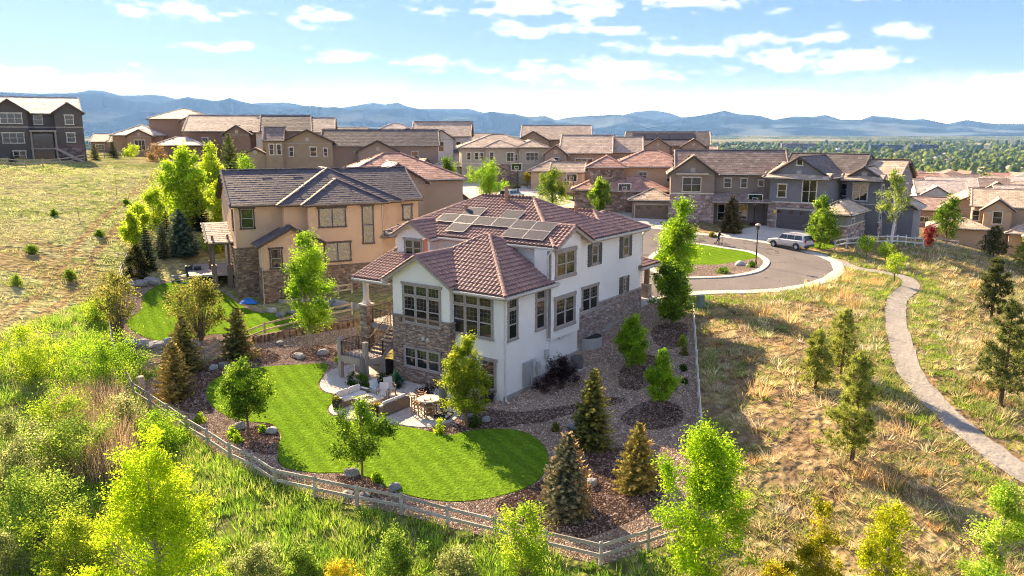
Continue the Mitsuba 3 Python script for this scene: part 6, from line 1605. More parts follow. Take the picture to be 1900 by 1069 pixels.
# garden shrubs
GS = [((-17.55, 41.71, 0.61, 0.33), YG, "tuft of yellow green ornamental grass by the fence"), ((-15.00, 39.63, 0.55, 0.29), BRIGHT, "round green plant left in the bed of the left lawn tree"), ((-14.55, 38.98, 0.42, 0.23), BRIGHT, "small green plant below the round one at the left lawn tree"), ((-13.60, 40.25, 0.37, 0.21), BRIGHT, "small green plant beside the grey rock right of the left lawn tree"),
      ((-6.46, 34.67, 0.44, 0.23), BRIGHT, "small green plant right of the tree before the patio"), ((-3.95, 40.06, 0.77, 0.29), LIME, "bright green grass tuft at the patio edge"), ((-12.06, 52.26, 0.47, 0.26), LIME, "small lime plant at the corner of the landing"), ((-10.16, 47.76, 0.90, 0.38), DEEP, "dark green shrub between landing posts"), ((-9.44, 47.04, 0.99, 0.44), MID, "green shrub under the landing stairs"),
      ((-7.33, 47.25, 0.92, 0.51), [(.03, .09, .07), (.05, .13, .10)], "blue green juniper by the stone bay"), ((-8.27, 47.78, 0.83, 0.38), DEEP, "dark shrub left of the blue green juniper"), ((-5.18, 44.73, 1.12, 0.65), [(.035, .02, .022), (.06, .04, .035)], "purple black shrub against the stone bay"),
      ((3.01, 46.28, 1.94, 1.26), [(.022, .014, .02), (.045, .025, .03), (.06, .04, .04)], "large dark purple shrub beside the air conditioners"), ((5.22, 46.76, 0.88, 0.40), DEEP, "small dark shrub in the shaded gravel"), ((11.60, 51.62, 0.76, 0.33), YG, "small yellowish shrub by the side fence"), ((11.37, 49.99, 0.59, 0.32), OLIVE, "small olive shrub by the side fence below the yellowish one"),
      ((10.88, 47.64, 0.43, 0.21), DEEP, "tiny dark plant by the side fence"), ((10.55, 45.74, 0.34, 0.20), DEEP, "tiny dark plant by the side fence further down"), ((-1.45, 44.63, 0.58, 0.42), [(.05, .045, .05), (.08, .07, .07)], "grey twiggy shrub at the white corner of the house"), ((2.44, 40.27, 0.37, 0.26), OLIVE, "small olive plant in the shaded side gravel"),
      ((-2.08, 40.87, 0.69, 0.36), DEEP, "dark green shrub at the foot of the patio tree"), ((83.10, 139.41, 2.13, 1.45), [(.2, .06, .05), (.3, .12, .08)], "reddish shrub before the tan house wall"), ((28.13, 107.29, 0.52, 0.44), OLIVE, "small shrub beside the stone front"), ((23.06, 74.41, 0.58, 0.52), MID, "low green shrub at the foot of the street lamp"), ((19.52, 71.09, 0.51, 0.65), MID, "low green shrub at the island edge"), ((23.43, 90.74, 0.51, 0.44), OLIVE, "small shrub near the person on the scooter"),
      ((-9.62, 53.80, 0.60, 0.27), LIME, "small plant beside the stairs")]
for i, (s_, pal, l_) in enumerate(GS):
    tree("garden_shrub", l_, "shrub", s_, pal, 280 + i, .02, "dome", 6500 if s_[3] > 1 else 1800 if s_[3] > .4 else 700, .05, 30, .26, (.1, .07, .05), stems=4)

# grasses and ground cover
rng = np.random.default_rng(77)
keepout = unary_union([yard.buffer(.05), lawn2, gravel2, outer, road2, path.buffer(.2), *drives]).buffer(.1)
slope = Polygon([(5, 18), (60, 18), (75, 70), (62, 100), (45, 92), (33, 80), (18, 60), (12, 60), (12, 50), (8.5, 38), (7, 30)]).difference(keepout)
field = Polygon([(-24, 30), (-60, 30), (-95, 80), (-85, 118), (-30, 130), (-24, 100), (-33, 78), (-30, 60), (-24, 48)]).difference(keepout)
bank = Polygon([(-30, 20), (5, 20), (7, 31), (3.5, 33), (-6, 35), (-12, 38), (-19.8, 46), (-23.5, 52), (-25, 62), (-33, 62), (-34, 40)]).difference(keepout)
near = unary_union([outer.buffer(3.0).difference(outer.buffer(.3)).intersection(Polygon([(11, 55), (36, 55), (36, 72), (11, 64)])), path.buffer(1.9).difference(path.buffer(.25))]).difference(keepout)
STRAW = [(.40, .32, .18), (.34, .28, .14), (.28, .27, .11), (.20, .24, .07), (.46, .40, .26), (.30, .22, .13), (.38, .36, .26), (.22, .26, .08), (.17, .21, .06)]


def cover(key, label, poly, n, rad, h, per, cols, width, lean, clump=.0):
    p = scatter(poly, n, rng)
    if clump:
        q = meshkit.fbm(np.stack([p[:, 0] * .22, p[:, 1] * .22, p[:, 0] * 0], -1), 3, 8)
        p = p[rng.random(len(p)) < np.clip((q - .5 + clump) / (2 * clump), .12, 1)]
    s = rng.gamma(4, .25, len(p))
    v, f, c = blades(p, rad * s, h * np.clip(s, .4, 1.7), per, cols, rng, width, lean)
    scene[key] = mikit.ply((v, f), "m_needle", False, uv=code(c))
    tag(key, label, "grass", None, "stuff")


cover("dry_grass", "dry straw and green bunch grass covering the slope right of the house", slope, 24000, .21, .36, 22, STRAW, .028, 1.1, .32)
cover("short_grass", "short sparse grass between the bunches on the dry slope", slope, 16000, .22, .16, 12, [(.30, .24, .11), (.24, .24, .08), (.34, .27, .14), (.2, .22, .06)], .022, 1.0, .3)
cover("tall_straw_grass", "taller golden bunch grass standing out on the dry slope", slope, 420, .34, .66, 44, [(.5, .33, .14), (.55, .40, .2), (.45, .28, .12)], .022, .6, .12)
cover("field_grass", "short straw coloured and green grass on the field at the left", field, 24000, .34, .2, 13, [(.30, .31, .13), (.25, .29, .10), (.33, .32, .15), (.20, .27, .075), (.36, .36, .19)], .022, .8, .35)
cover("meadow_grass", "lush green grass on the bank below the rail fence", bank, 17000, .26, .38, 22, [(.16, .27, .03), (.22, .34, .035), (.12, .21, .025), (.27, .36, .05), (.30, .32, .10)], .024, .6, .5)
cover("verge_grass", "fresh green grass along the street edge and footpath", near, 1500, .25, .22, 20, [(.17, .26, .03), (.24, .32, .04), (.12, .2, .03)], .025, .7)
cover("dry_weeds", "tall brown dead weeds among the thickets at the lower left", Polygon([(-25.79, 42.32), (-23.96, 45.09), (-21.11, 40.77), (-18.80, 35.04), (-20.74, 35.04), (-23.89, 38.36)]), 800, .3, 1.25, 26, [(.30, .21, .13), (.22, .16, .11), (.36, .29, .2), (.26, .2, .1)], .018, .5)
lp = scatter(unary_union([lawn, lawn2]), 60000, rng)
v, f, c = blades(lp, .05, .038, 2, [(.10, .195, .016), (.12, .215, .019), (.11, .205, .017)], rng, .02, .6, lambda a, b: ground(a, b) + .05)
scene["lawn_grass"] = mikit.ply((v, f), "m_needle", False, uv=code(c))
tag("lawn_grass", "short mown grass blades on the two back lawns", "grass", None, "stuff")
# bark chips and loose stones on the beds
for key, poly, n, cols, l_ in (("bark_chips", mulch, 16000, [(.19, .12, .09), (.28, .19, .15), (.12, .075, .055), (.4, .32, .28)], "loose bark chips lying on the mulch beds"), ("pebbles", gravel, 22000, [(.46, .33, .25), (.38, .25, .18), (.58, .47, .38), (.3, .22, .18)], "loose stones lying on the crushed rock")):
    p = scatter(poly, n, rng)
    k = len(p)
    b = np.array([[-1, -.6, -.2], [1, -.5, -.2], [.1, .9, -.2], [0, 0, .75]])
    s = rng.uniform(.025, .07, (k, 1, 1))
    th = rng.random(k) * 6.28
    R = np.zeros((k, 3, 3))
    R[:, 0, 0], R[:, 0, 1], R[:, 1, 0], R[:, 1, 1], R[:, 2, 2] = np.cos(th), -np.sin(th), np.sin(th), np.cos(th), 1
    v = np.einsum("nij,kj->nki", R, b) * s + np.column_stack([p, ground(p[:, 0], p[:, 1]) + .02])[:, None]
    f = np.array([[0, 1, 3], [1, 2, 3], [2, 0, 3]])[None] + (np.arange(k) * 4)[:, None, None]
    c = np.asarray(cols)[rng.integers(len(cols), size=k)] * rng.uniform(.7, 1.3, (k, 1))
    scene[key] = mikit.ply((v.reshape(-1, 3), f.reshape(-1, 3)), "m_matte", False, uv=code(np.repeat(c, 4, 0)))
    tag(key, l_, "ground cover", None, "stuff")

# the wooded suburbs on the plain
rng = np.random.default_rng(5)
ico = trimesh.creation.icosphere(1)
V, F, C = [], [], []
d_ = np.concatenate([rng.uniform(1000, 1500, 700), rng.uniform(1400, 2600, 3400), rng.uniform(2400, 5200, 2600)])
az = rng.uniform(-40, 40, len(d_))
X, Y = d_ * np.tan(np.radians(az)), d_
gz = ground(X, Y)
for i in range(len(X)):
    R_ = rng.uniform(4, 9) * (1 if d_[i] < 2400 else 1.5)
    v = ico.vertices * (1 + rng.uniform(-.28, .28, (len(ico.vertices), 1))) * [R_, R_, R_ * rng.uniform(.8, 1.25)] + [X[i], Y[i], gz[i] + R_ * .75]
    V.append(v)
    F.append(ico.faces + i * len(v))
    g = rng.random()
    c = np.array((.045, .085, .02)) * (1 - g) + np.array((.17, .21, .03)) * g
    C.append(np.broadcast_to(c * rng.uniform(.7, 1.2), v.shape))
nt_ = 340
q = np.column_stack([rng.uniform(330, 1150, nt_), rng.uniform(2, 42, nt_)])
tx, ty = q[:, 0] * np.tan(np.radians(q[:, 1])), q[:, 0]
rad = rng.uniform(2.6, 5.2, nt_)
off = rng.normal(size=(nt_, 110, 3))
off *= (rng.random((nt_, 110, 1)) ** .4) / np.linalg.norm(off, axis=2, keepdims=True)
lob = 1 + .35 * np.sin(off[..., :1] * 5 + rng.uniform(0, 6, (nt_, 1, 1))) * np.cos(off[..., 2:] * 4)
pp = off * lob * rad[:, None, None] * [1, 1, .9] + np.column_stack([tx, ty, ground(tx, ty) + rad * 1.0])[:, None]
lv, lf = leaf_quads(pp.reshape(-1, 3), .3, .75, rng)
g = rng.random((nt_, 1))
cc = (np.array((.06, .11, .02)) * (1 - g) + np.array((.2, .25, .03)) * g)[:, None] * rng.uniform(.7, 1.3, (nt_, 110, 1))
scene["grove"] = mikit.ply((lv, lf), "m_leaf", False, uv=code(np.repeat(cc.reshape(-1, 3), 4, 0)))
tag("grove", "green trees standing among the roofs below the slope at the right", "trees", None, "stuff")
scene["suburb_trees"] = mikit.ply((np.vstack(V), np.vstack(F)), "m_matte", False, uv=code(np.vstack(C)))
tag("suburb_trees", "mass of green trees over the suburbs on the plain", "trees", None, "stuff")
V = MB()
for i in range(900):
    d0 = rng.uniform(340, 900) if i < 330 else rng.uniform(700, 3200)
    a0 = rng.uniform(16, 42) if i < 330 else rng.uniform(-6, 38)
    x_, y_ = d0 * math.tan(math.radians(a0)), d0
    M = frame(x_, y_, float(ground(x_, y_)), rng.uniform(-40, 40))
    w_, l_, h_ = rng.uniform(9, 14), rng.uniform(12, 20), rng.uniform(4, 6)
    rc_ = np.array([(.42, .33, .28), (.5, .46, .43), (.3, .2, .16), (.38, .34, .3)][rng.integers(4)])
    V.box(-w_ / 2, w_ / 2, -l_ / 2, l_ / 2, -1, h_, (.42, .36, .3), M)
    q = np.array([[-w_ / 2 - .6, -l_ / 2 - .6, h_], [w_ / 2 + .6, -l_ / 2 - .6, h_], [w_ / 2 + .6, l_ / 2 + .6, h_], [-w_ / 2 - .6, l_ / 2 + .6, h_], [0, -l_ / 4, h_ + 3], [0, l_ / 4, h_ + 3]]) @ M[:3, :3].T + M[:3, 3]
    V.add(q, [[0, 1, 4], [1, 2, 5], [1, 5, 4], [2, 3, 5], [3, 0, 4], [3, 4, 5]], rc_)
V.put("suburb_houses", "m_matte")
tag("suburb_houses", "far suburb houses too small to tell apart on the plain", "houses", None, "stuff")

# ---------------------------------------------------------------- fences
rng = np.random.default_rng(31)


def rail_fence(label, pts, col, h=1.02, group=None, w=.125, name="rail_fence", start=True):
    key = numbered(name)
    tag(key, label, "fence", group)
    n = len(pts)
    tops = []
    for i, (x, y) in enumerate(pts):
        z = float(ground(x, y))
        a = pts[max(i - 1, 0)], pts[min(i + 1, n - 1)]
        d = math.degrees(math.atan2(a[1][1] - a[0][1], a[1][0] - a[0][0]))
        M = frame(x, y, z, d + rng.normal(0, 1.5))
        c = np.asarray(col) * rng.uniform(.85, 1.15)
        mb = MB().box(-w / 2, w / 2, -w / 2, w / 2, -.3, h, c, M)
        v = np.array([[-w / 2, -w / 2, h], [w / 2, -w / 2, h], [w / 2, w / 2, h], [-w / 2, w / 2, h], [0, 0, h + .05]]) @ M[:3, :3].T + M[:3, 3]
        mb.add(v, [[0, 1, 4], [1, 2, 4], [2, 3, 4], [3, 0, 4]], c)
        mb.put(f"{key}__post" + (f"_{i:03d}" if i else ""), "m_wood")
        tops.append(np.array([x, y, z]))
    k = 0
    for a, b in zip(tops[:-1], tops[1:]):
        d = (b - a)
        nrm = np.array([-d[1], d[0], 0]) / np.hypot(d[0], d[1])
        for q in (.42, .86):
            j = rng.normal(0, .012)
            c = np.asarray(col) * rng.uniform(.82, 1.18)
            MB().obox(a + d * .02 - nrm * .025 + [0, 0, h * q - .07 + j], d * .96, nrm * .05, [0, 0, .14], c).put(f"{key}__rail" + (f"_{k:03d}" if k else ""), "m_wood")
            k += 1
    return key


scene["m_wood"] = two(bump(pr(VCT, .85, .2), lambda p, n, uv: fbm(p.x * 6, p.y * 6, p.z * 30, 2), .02))
GREY, TANW = (.40, .36, .325), (.46, .38, .27)
rail_fence("grey two rail fence sweeping round the front of the yard to its right corner", [(-24.08, 46.80), (-22.95, 45.21), (-21.38, 43.94), (-19.58, 42.22), (-17.68, 40.23), (-15.97, 38.63), (-14.20, 36.92), (-12.63, 35.68), (-11.12, 34.21), (-9.03, 33.32), (-6.92, 32.41), (-4.85, 31.70), (-2.75, 30.89), (-0.73, 30.21), (1.37, 29.40), (3.55, 28.62), (5.59, 29.54), (8.33, 30.73)], GREY)
a_, b_ = np.array((8.33, 30.73)), np.array((13.54, 56.92))
rail_fence("grey rail fence seen end on along the right side of the yard", [tuple(a_ + (b_ - a_) * t) for t in np.linspace(.075, 1, 12)], (.5, .46, .42))
rail_fence("tan two rail fence between the lawns of the white and beige houses", [(-23.88, 48.59), (-22.40, 49.72), (-20.76, 50.93), (-19.69, 53.77), (-18.37, 56.36), (-16.34, 59.01), (-14.77, 60.41), (-12.94, 61.56)], TANW)
rail_fence("weathered rail fence running up the left edge of the beige house's lawn", [(-24.61, 47.38), (-26.55, 50.28), (-29.41, 55.45), (-31.05, 59.27), (-32.26, 62.31), (-33.36, 65.25), (-34.26, 67.84), (-35.09, 70.43)], (.5, .45, .36))
rail_fence("short tan rail fence above the boulders beside the beige house", [(-16.46, 67.33), (-15.34, 67.63), (-14.24, 68.11)], TANW)
rail_fence("grey brown rail fence in front of the dark hillside house", [(-72.90, 110.23), (-70.58, 110.70), (-68.33, 111.06), (-67.40, 113.59), (-67.03, 117.31), (-68.47, 123.27), (-69.89, 129.38), (-71.74, 136.14), (-72.91, 141.70), (-73.76, 146.87), (-73.29, 149.78)], (.36, .30, .24), 1.1)
rail_fence("white two rail fence curving below the dark grey house", [(34.87, 83.60), (36.58, 84.78), (38.13, 85.49), (39.49, 86.00), (40.80, 86.57), (42.17, 87.24), (43.60, 87.80), (44.72, 88.08), (45.77, 88.11), (46.92, 88.48)], (.66, .64, .62), 1.15)
rail_fence("short weathered rail fence right of the dark red tree", [(49.77, 91.03), (51.12, 91.14), (61.22, 106.25)], (.40, .33, .27))
rail_fence("low wood fence by the driveway beyond the white house roof", [(2.21, 128.89), (3.96, 128.49), (5.42, 127.42), (6.73, 125.74)], (.34, .24, .15), 1.0)

# retaining wall under the dividing fence
key = numbered("retaining_wall")
tag(key, "low reddish block retaining wall below the tan fence", "wall")
mb, bl = MB(), MB()
pts = smooth_line([(-18.65, 54.48), (-17.57, 55.41), (-15.81, 56.96), (-13.84, 58.13), (-11.99, 59.06)], 5)
for a, b in zip(pts[:-1], pts[1:]):
    za, zb_ = float(ground(*a)) + .25, float(ground(*b)) + .25
    d = np.array([*(b - a), zb_ - za])
    n_ = np.array([d[1], -d[0], 0]) / np.hypot(d[0], d[1])
    A = np.array([*a, za])
    mb.obox(A - [0, 0, 1.0], d, n_ * -.3, [0, 0, 1.35], (.12, .085, .065))
    L = np.linalg.norm(d)
    for r in range(6):
        u = rng.uniform(0, .2)
        while u < L:
            w_ = rng.uniform(.25, .45)
            bl.obox(A + d / L * (u + .01) + [0, 0, -.9 + r * .21], d / L * (min(w_, L - u) - .02), n_ * rng.uniform(.02, .07), [0, 0, .19], np.array((.30, .20, .145)) * rng.uniform(.7, 1.2))
            u += w_
mb.put(f"{key}__core", "m_matte")
bl.put(f"{key}__block", "m_stone")
labels[f"{key}__block"] = {"kind": "stuff"}

# ---------------------------------------------------------------- boulders
ROCKS = [(26, "first grey boulder at the left end of the row below the neighbour's lawn"), (28, "second grey boulder of the row below the neighbour's lawn"), (30, "broad blue grey boulder in the row below the neighbour's lawn"), (30, "boulder in the middle of the row below the neighbour's lawn"), (32, "flat pale boulder near the right end of the row below the neighbour's lawn"), (22, "last boulder at the right of the row below the neighbour's lawn"),
         (20, "blue grey boulder in the shaded mulch, left of a pair"), (18, "rounded grey boulder in the shaded mulch, right of a pair"), (20, "pale boulder in the ring of the tall maple"), (20, "squarish grey rock at the left of the maple ring"), (24, "flat white grey rock left in the lawn tree bed"), (24, "large pale rock right in the lawn tree bed"), (28, "flat pale rock left of the tree before the patio"), (24, "upright pale rock at the lawn edge by the fence"), (24, "white rock just behind the fence rail"), (20, "smaller white rock behind the fence rail"),
         (18, "grey rock right of the patio tree"), (16, "dark rock beside the patio tree trunk"), (24, "rock half hidden right of the large blue green spruce"), (18, "rock left of the slender spruce"), (26, "upright grey boulder at the back of the neighbour's lawn"), (26, "rounded boulder beside the upright one at the neighbour's lawn"), (22, "boulder at the side fence by the neighbour's lawn"),
         (18, "rock left of the window well of the beige house"), (20, "rock in front of the window well of the beige house"), (16, "rock right of the window well of the beige house"), (28, "large grey boulder below the short tan fence, left"), (30, "large grey boulder below the short tan fence, right"), (22, "boulder beside the stone pillar of the deck"), (20, "boulder behind the tall maple"), (20, "pale flat rock on the street island"), (14, "small rock on the street island"), (16, "rock at the foot of the retaining wall"), (18, "grey rock beside the beige house wall")]
ico2 = trimesh.creation.icosphere(2)
ROCKPOS = [(-26.48, 52.50), (-25.76, 52.47), (-24.84, 52.49), (-24.16, 53.17), (-23.20, 53.10), (-22.53, 53.70), (-19.76, 49.68), (-19.27, 50.22), (-13.45, 53.74), (-14.97, 52.68), (-15.07, 40.77), (-13.11, 40.18), (-7.67, 35.23), (-5.49, 33.84), (-7.53, 33.27), (-6.76, 33.23), (-1.43, 41.70), (-2.39, 42.08), (3.77, 34.44), (3.25, 40.52), (-31.42, 67.06), (-32.00, 66.00), (-32.52, 65.16), (-19.75, 62.73), (-18.65, 61.26), (-18.02, 62.10), (-15.31, 64.13), (-14.20, 63.59), (-13.09, 62.78), (-16.49, 64.87), (22.24, 75.36), (22.89, 74.73), (-16.82, 54.82), (-17.98, 66.21)]
for (x_, y_), (w_, l_) in zip(ROCKPOS, ROCKS):
    key = numbered("boulder")
    tag(key, l_, "rock")
    R_ = w_ / 1450 * (y_ * .98 + 3) / 2
    v = ico2.vertices.copy()
    f_ = meshkit.fbm(v * 1.3 + rng.uniform(0, 50, 3), 4, 3)[:, None]
    v = v * (.55 + .95 * f_)
    ax = rng.normal(size=(5, 3))                                  # a few flat breaks
    for q in ax / np.linalg.norm(ax, axis=1, keepdims=True):
        s_ = v @ q
        v = v - np.where(s_ > .72, s_ - .72, 0)[:, None] * q
    a = rng.uniform(0, 6.28)
    v = v * [1.15, .9, .72] @ np.array([[math.cos(a), math.sin(a), 0], [-math.sin(a), math.cos(a), 0], [0, 0, 1]]) * R_ + [x_, y_, float(ground(x_, y_)) + R_ * .3]
    g_ = rng.uniform(.15, .32)
    MB().add(v, ico2.faces, np.array((.96, .98, 1.03)) * g_).put(key, "m_stone")

# ---------------------------------------------------------------- things round the patio
HDG = math.degrees(math.atan2(HU[1], HU[0]))
CUSH, WICK = (.62, .58, .56), (.17, .125, .095)


def rbox(mb, x0, x1, y0, y1, z0, z1, c, M, r=.05):
    """A soft-edged block: chamfered on all its edges."""
    p = np.array([[x, y, z] for x in (x0, x1) for y in (y0, y1) for z in (z0, z1)])
    cen = p.mean(0)
    q = []
    for v in p:
        s = np.sign(v - cen)
        for k in range(3):
            d = np.full(3, r)
            d[k] = 0
            q.append(v - s * d)
    h = trimesh.convex.convex_hull(np.array(q))
    mb.add(h.vertices @ M[:3, :3].T + M[:3, 3], h.faces, c)


def sofa(label, p, deg, L=2.1):
    key = numbered("patio_sofa")
    tag(key, label, "sofa", "two facing patio sofas")
    M = frame(*p, float(ground(*p)) + .06, deg)
    mb = MB().box(-L / 2, L / 2, -.42, .42, .08, .32, WICK, M).box(-L / 2, L / 2, -.42, -.32, .32, .72, WICK, M)
    for s in (-1, 1):
        mb.box(s * L / 2 - .07, s * L / 2 + .07, -.42, .42, .02, .58, WICK, M)
    mb.put(f"{key}__frame", "m_wicker")
    n = 2
    for i in range(n):
        a, b = -L / 2 + .1 + i * (L - .2) / n, -L / 2 + .1 + (i + 1) * (L - .2) / n
        mb = MB()
        rbox(mb, a + .01, b - .01, -.3, .42, .33, .48, CUSH, M)
        mb.put(f"{key}__seat_cushion" + ("_001" if i else ""), "m_cloth")
        mb = MB()
        rbox(mb, a + .01, b - .01, -.32, -.14, .46, .86, CUSH, M, .06)
        mb.put(f"{key}__back_cushion" + ("_001" if i else ""), "m_cloth")
    for s in (-1, 1):
        mb = MB()
        rbox(mb, s * L / 2 - .09, s * L / 2 + .09, -.3, .4, .58, .64, CUSH, M, .025)
        mb.put(f"{key}__arm_cushion" + ("_001" if s > 0 else ""), "m_cloth")


scene["m_wicker"] = two(bump(pr(VC, .7, .3), lambda p, n, uv: dr.sin(p.z * 160) * dr.sin((p.x + p.y) * 160), .004, 2e-3))
sofa("cushioned wicker sofa at the lawn edge of the patio", (-9.60, 44.50), HDG + 180)
sofa("cushioned wicker sofa with its back to the viewer", (-6.97, 43.05), HDG)
key = numbered("fire_pit_table")
tag(key, "square concrete fire pit table between the two patio sofas", "fire pit")
p = (-8.39, 43.67)
M = frame(*p, float(ground(*p)) + .06, HDG)
MB().box(-.55, .55, -.55, .55, 0, .5, (.42, .37, .32), M).put(f"{key}__base", "m_matte")
mb = MB()
for x0, x1, y0, y1 in ((-.62, .62, -.62, -.26), (-.62, .62, .26, .62), (-.62, -.26, -.26, .26), (.26, .62, -.26, .26)):
    mb.box(x0, x1, y0, y1, .5, .58, (.50, .46, .42), M)
mb.put(f"{key}__top", "m_matte")
MB().box(-.26, .26, -.26, .26, .5, .53, (.06, .05, .05), M).put(f"{key}__burner_tray", "m_matte")


def armchair(label, p, deg, col, fr):
    key = numbered("patio_chair")
    tag(key, label, "chair", "chairs round the fire pit")
    M = frame(*p, float(ground(*p)) + .06, deg)
    mb = MB()
    for x in (-.3, .3):
        mb.box(x - .03, x + .03, .25, .31, 0, .6, fr, M).box(x - .03, x + .03, -.3, -.24, 0, .6, fr, M).box(x - .045, x + .045, -.3, .34, .6, .64, fr, M)
    mb.put(f"{key}__frame", "m_paint")
    mb = MB()
    rbox(mb, -.27, .27, -.25, .3, .34, .44, col, M, .03)
    mb.put(f"{key}__seat", "m_cloth")
    mb = MB()
    o = M[:3, :3] @ np.array([-.28, -.26, .42]) + M[:3, 3]
    mb.obox(o, M[:3, :3] @ [.56, 0, 0], M[:3, :3] @ [0, -.18, .55], M[:3, :3] @ [0, .05, .02], col)
    mb.put(f"{key}__backrest", "m_cloth")


armchair("pale blue patio chair near the landing post", (-8.23, 45.52), HDG + 170, (.50, .54, .58), (.45, .5, .53))
armchair("pale armchair with brown arms facing the fire pit", (-7.53, 45.92), HDG + 150, (.58, .54, .52), (.30, .2, .14))
armchair("pale chair between the fire pit and the far end of the second sofa", (-7.76, 44.85), HDG + 120, (.60, .56, .54), (.30, .2, .14))


def planter(label, p, seed):
    key = numbered("planter")
    tag(key, label, "planter", "black planters with flowers")
    z = float(ground(*p)) + .06
    mb = MB().lathe([(0, 0), (.17, 0), (.2, .1), (.25, .6), (.27, .62), (.24, .62), (.22, .56), (0, .56)], 16, (*p, z), (.03, .028, .028))
    mb.put(f"{key}__pot", "m_paint", True)
    r = np.random.default_rng(seed)
    c = r.normal(size=(260, 3)) * [.13, .13, .09] + [*p, z + .68]
    v, f = leaf_quads(c, .3, .05, r)
    k = np.array([(.06, .12, .02), (.1, .18, .02), (.45, .33, .03), (.4, .12, .16)])[r.choice(4, 260, p=[.4, .25, .2, .15])]
    scene[f"{key}__flowers"] = mikit.ply((v, f), "m_leaf", False, uv=code(np.repeat(k, 4, 0)))
    labels[f"{key}__flowers"] = {"kind": "stuff"}


planter("black planter with yellow flowers at the lawn side sofa", (-10.25, 43.36), 1)
planter("black planter with yellow flowers at the end of the second sofa", (-7.74, 42.24), 2)
key = numbered("round_bar_table")
tag(key, "round stone topped bar table at the right of the patio", "table")
p = (-4.73, 42.54)
z0 = float(ground(*p)) + .06
MB().lathe([(0, .86), (.64, .86), (.68, .89), (.68, .93), (.64, .95), (0, .95)], 32, (*p, z0), (.47, .43, .39)).put(f"{key}__top", "m_matte")
MB().lathe([(.28, 0), (.28, .05), (.16, .1), (.16, .86)], 16, (*p, z0), (.22, .15, .1)).put(f"{key}__pedestal", "m_paint", True)


def bar_chair(label, p, deg, base=None, sc=1.0, seat=.66, name="bar_chair", group="bar chairs round the stone topped table", col=(.27, .165, .09)):
    key = numbered(name)
    tag(key, label, "chair", group)
    M = frame(*p, (float(ground(*p)) + .06) if base is None else base, deg)
    M[:3, :3] *= sc
    for i, (x, y, t) in enumerate(((-.2, -.2, 1.1), (.2, -.2, 1.1), (-.2, .2, seat), (.2, .2, seat))):
        MB().box(x - .025, x + .025, y - .025, y + .025, 0, t, col, M).put(f"{key}__leg" + (f"_{i:03d}" if i else ""), "m_paint")
    mb = MB()
    for q in (.2, .4):
        mb.box(-.2, .2, -.215, -.185, q, q + .03, col, M).box(-.2, .2, .185, .215, q, q + .03, col, M).box(-.215, -.185, -.2, .2, q + .05, q + .08, col, M).box(.185, .215, -.2, .2, q + .05, q + .08, col, M)
    mb.put(f"{key}__stretcher", "m_paint")
    MB().box(-.25, .25, -.23, .25, seat, seat + .05, np.asarray(col) * 1.3, M).put(f"{key}__seat", "m_paint")
    mb = MB()
    for q in (.8, .95):
        mb.box(-.2, .2, -.21, -.18, seat + .1 + (q - .8), seat + .19 + (q - .8), col, M)
    for x in (-.24, .24):
        mb.box(x - .03, x + .03, -.2, .2, seat + .22, seat + .25, col, M)
    mb.put(f"{key}__backrest", "m_paint")


bar_chair("brown bar chair standing away at the left of the round table", (-5.46, 42.46), HDG + 200)
bar_chair("brown bar chair tucked under the near side of the round table", (-4.70, 41.98), HDG + 150)
bar_chair("brown bar chair behind the round table", (-5.29, 43.73), HDG + 290)
bar_chair("brown bar chair between the round table and the folded umbrella", (-4.21, 42.62), HDG + 60)
for l_, p, h_, w_ in (("tall folded umbrella in grey cover on black base at the right of the patio", (-3.90, 42.22), 2.5, .22), ("folded umbrella in grey cover in front of the landing", (-9.41, 47.25), 1.95, .19)):
    key = numbered("folded_umbrella")
    tag(key, l_, "umbrella")
    z0 = float(ground(*p)) + .06
    MB().lathe([(w_ * .55, .25), (w_ * .95, .4), (w_ * 1.1, h_ * .5), (w_ * .95, h_ * .85), (w_ * .75, h_ - .06), (.05, h_)], 9, (*p, z0), (.165, .155, .15)).put(f"{key}__cover", "m_cloth")
    MB().lathe([(.04, 0), (.04, .4)], 8, (*p, z0), (.1, .1, .1)).put(f"{key}__pole", "m_paint")
    M = frame(*p, z0, HDG + 20)
    MB().box(-.45, .45, -.45, .45, 0, .12, (.03, .03, .035), M).put(f"{key}__base", "m_paint")
    if h_ > 2.2:
        MB().box(-.5, -.1, -.4, -.28, .12, .2, (.6, .58, .56), M).put(f"{key}__weight", "m_paint")
        MB().box(.25, .5, .0, .12, .12, .24, (.6, .58, .56), M).put(f"{key}__weight_001", "m_paint")
key = numbered("covered_grill")
tag(key, "black covered grill under the deck stairs", "grill")
p = (-8.27, 50.05)
M = frame(*p, float(ground(*p)), HDG)
mb = MB()
rbox(mb, -.42, .42, -.4, .4, 0, .95, (.025, .024, .026), M, .12)
mb.put(f"{key}__cover", "m_cloth")
MB().box(-.5, .5, -.5, .5, 0, .05, (.3, .27, .24), M).put(f"{key}__slab", "m_matte")
key = numbered("lounge_chair")
tag(key, "dark lounge chair with striped cushions under the deck", "chair")
p = tuple(hp(2.6, 10.0))
M = frame(*p, float(ground(*p)), HDG + 150)
MB().box(-.45, .45, -.5, .5, .1, .38, (.1, .07, .055), M).box(-.45, .45, -.55, -.45, .3, .9, (.1, .07, .055), M).put(f"{key}__frame", "m_wicker")
mb = MB()
for i in range(8):
    mb.box(-.42 + i * .105, -.42 + (i + 1) * .105, -.45, .48, .38, .5, ((.55, .5, .46), (.1, .09, .09))[i % 2], M).box(-.42 + i * .105, -.42 + (i + 1) * .105, -.45, -.32, .5, .95, ((.55, .5, .46), (.1, .09, .09))[i % 2], M)
mb.put(f"{key}__cushion", "m_cloth")
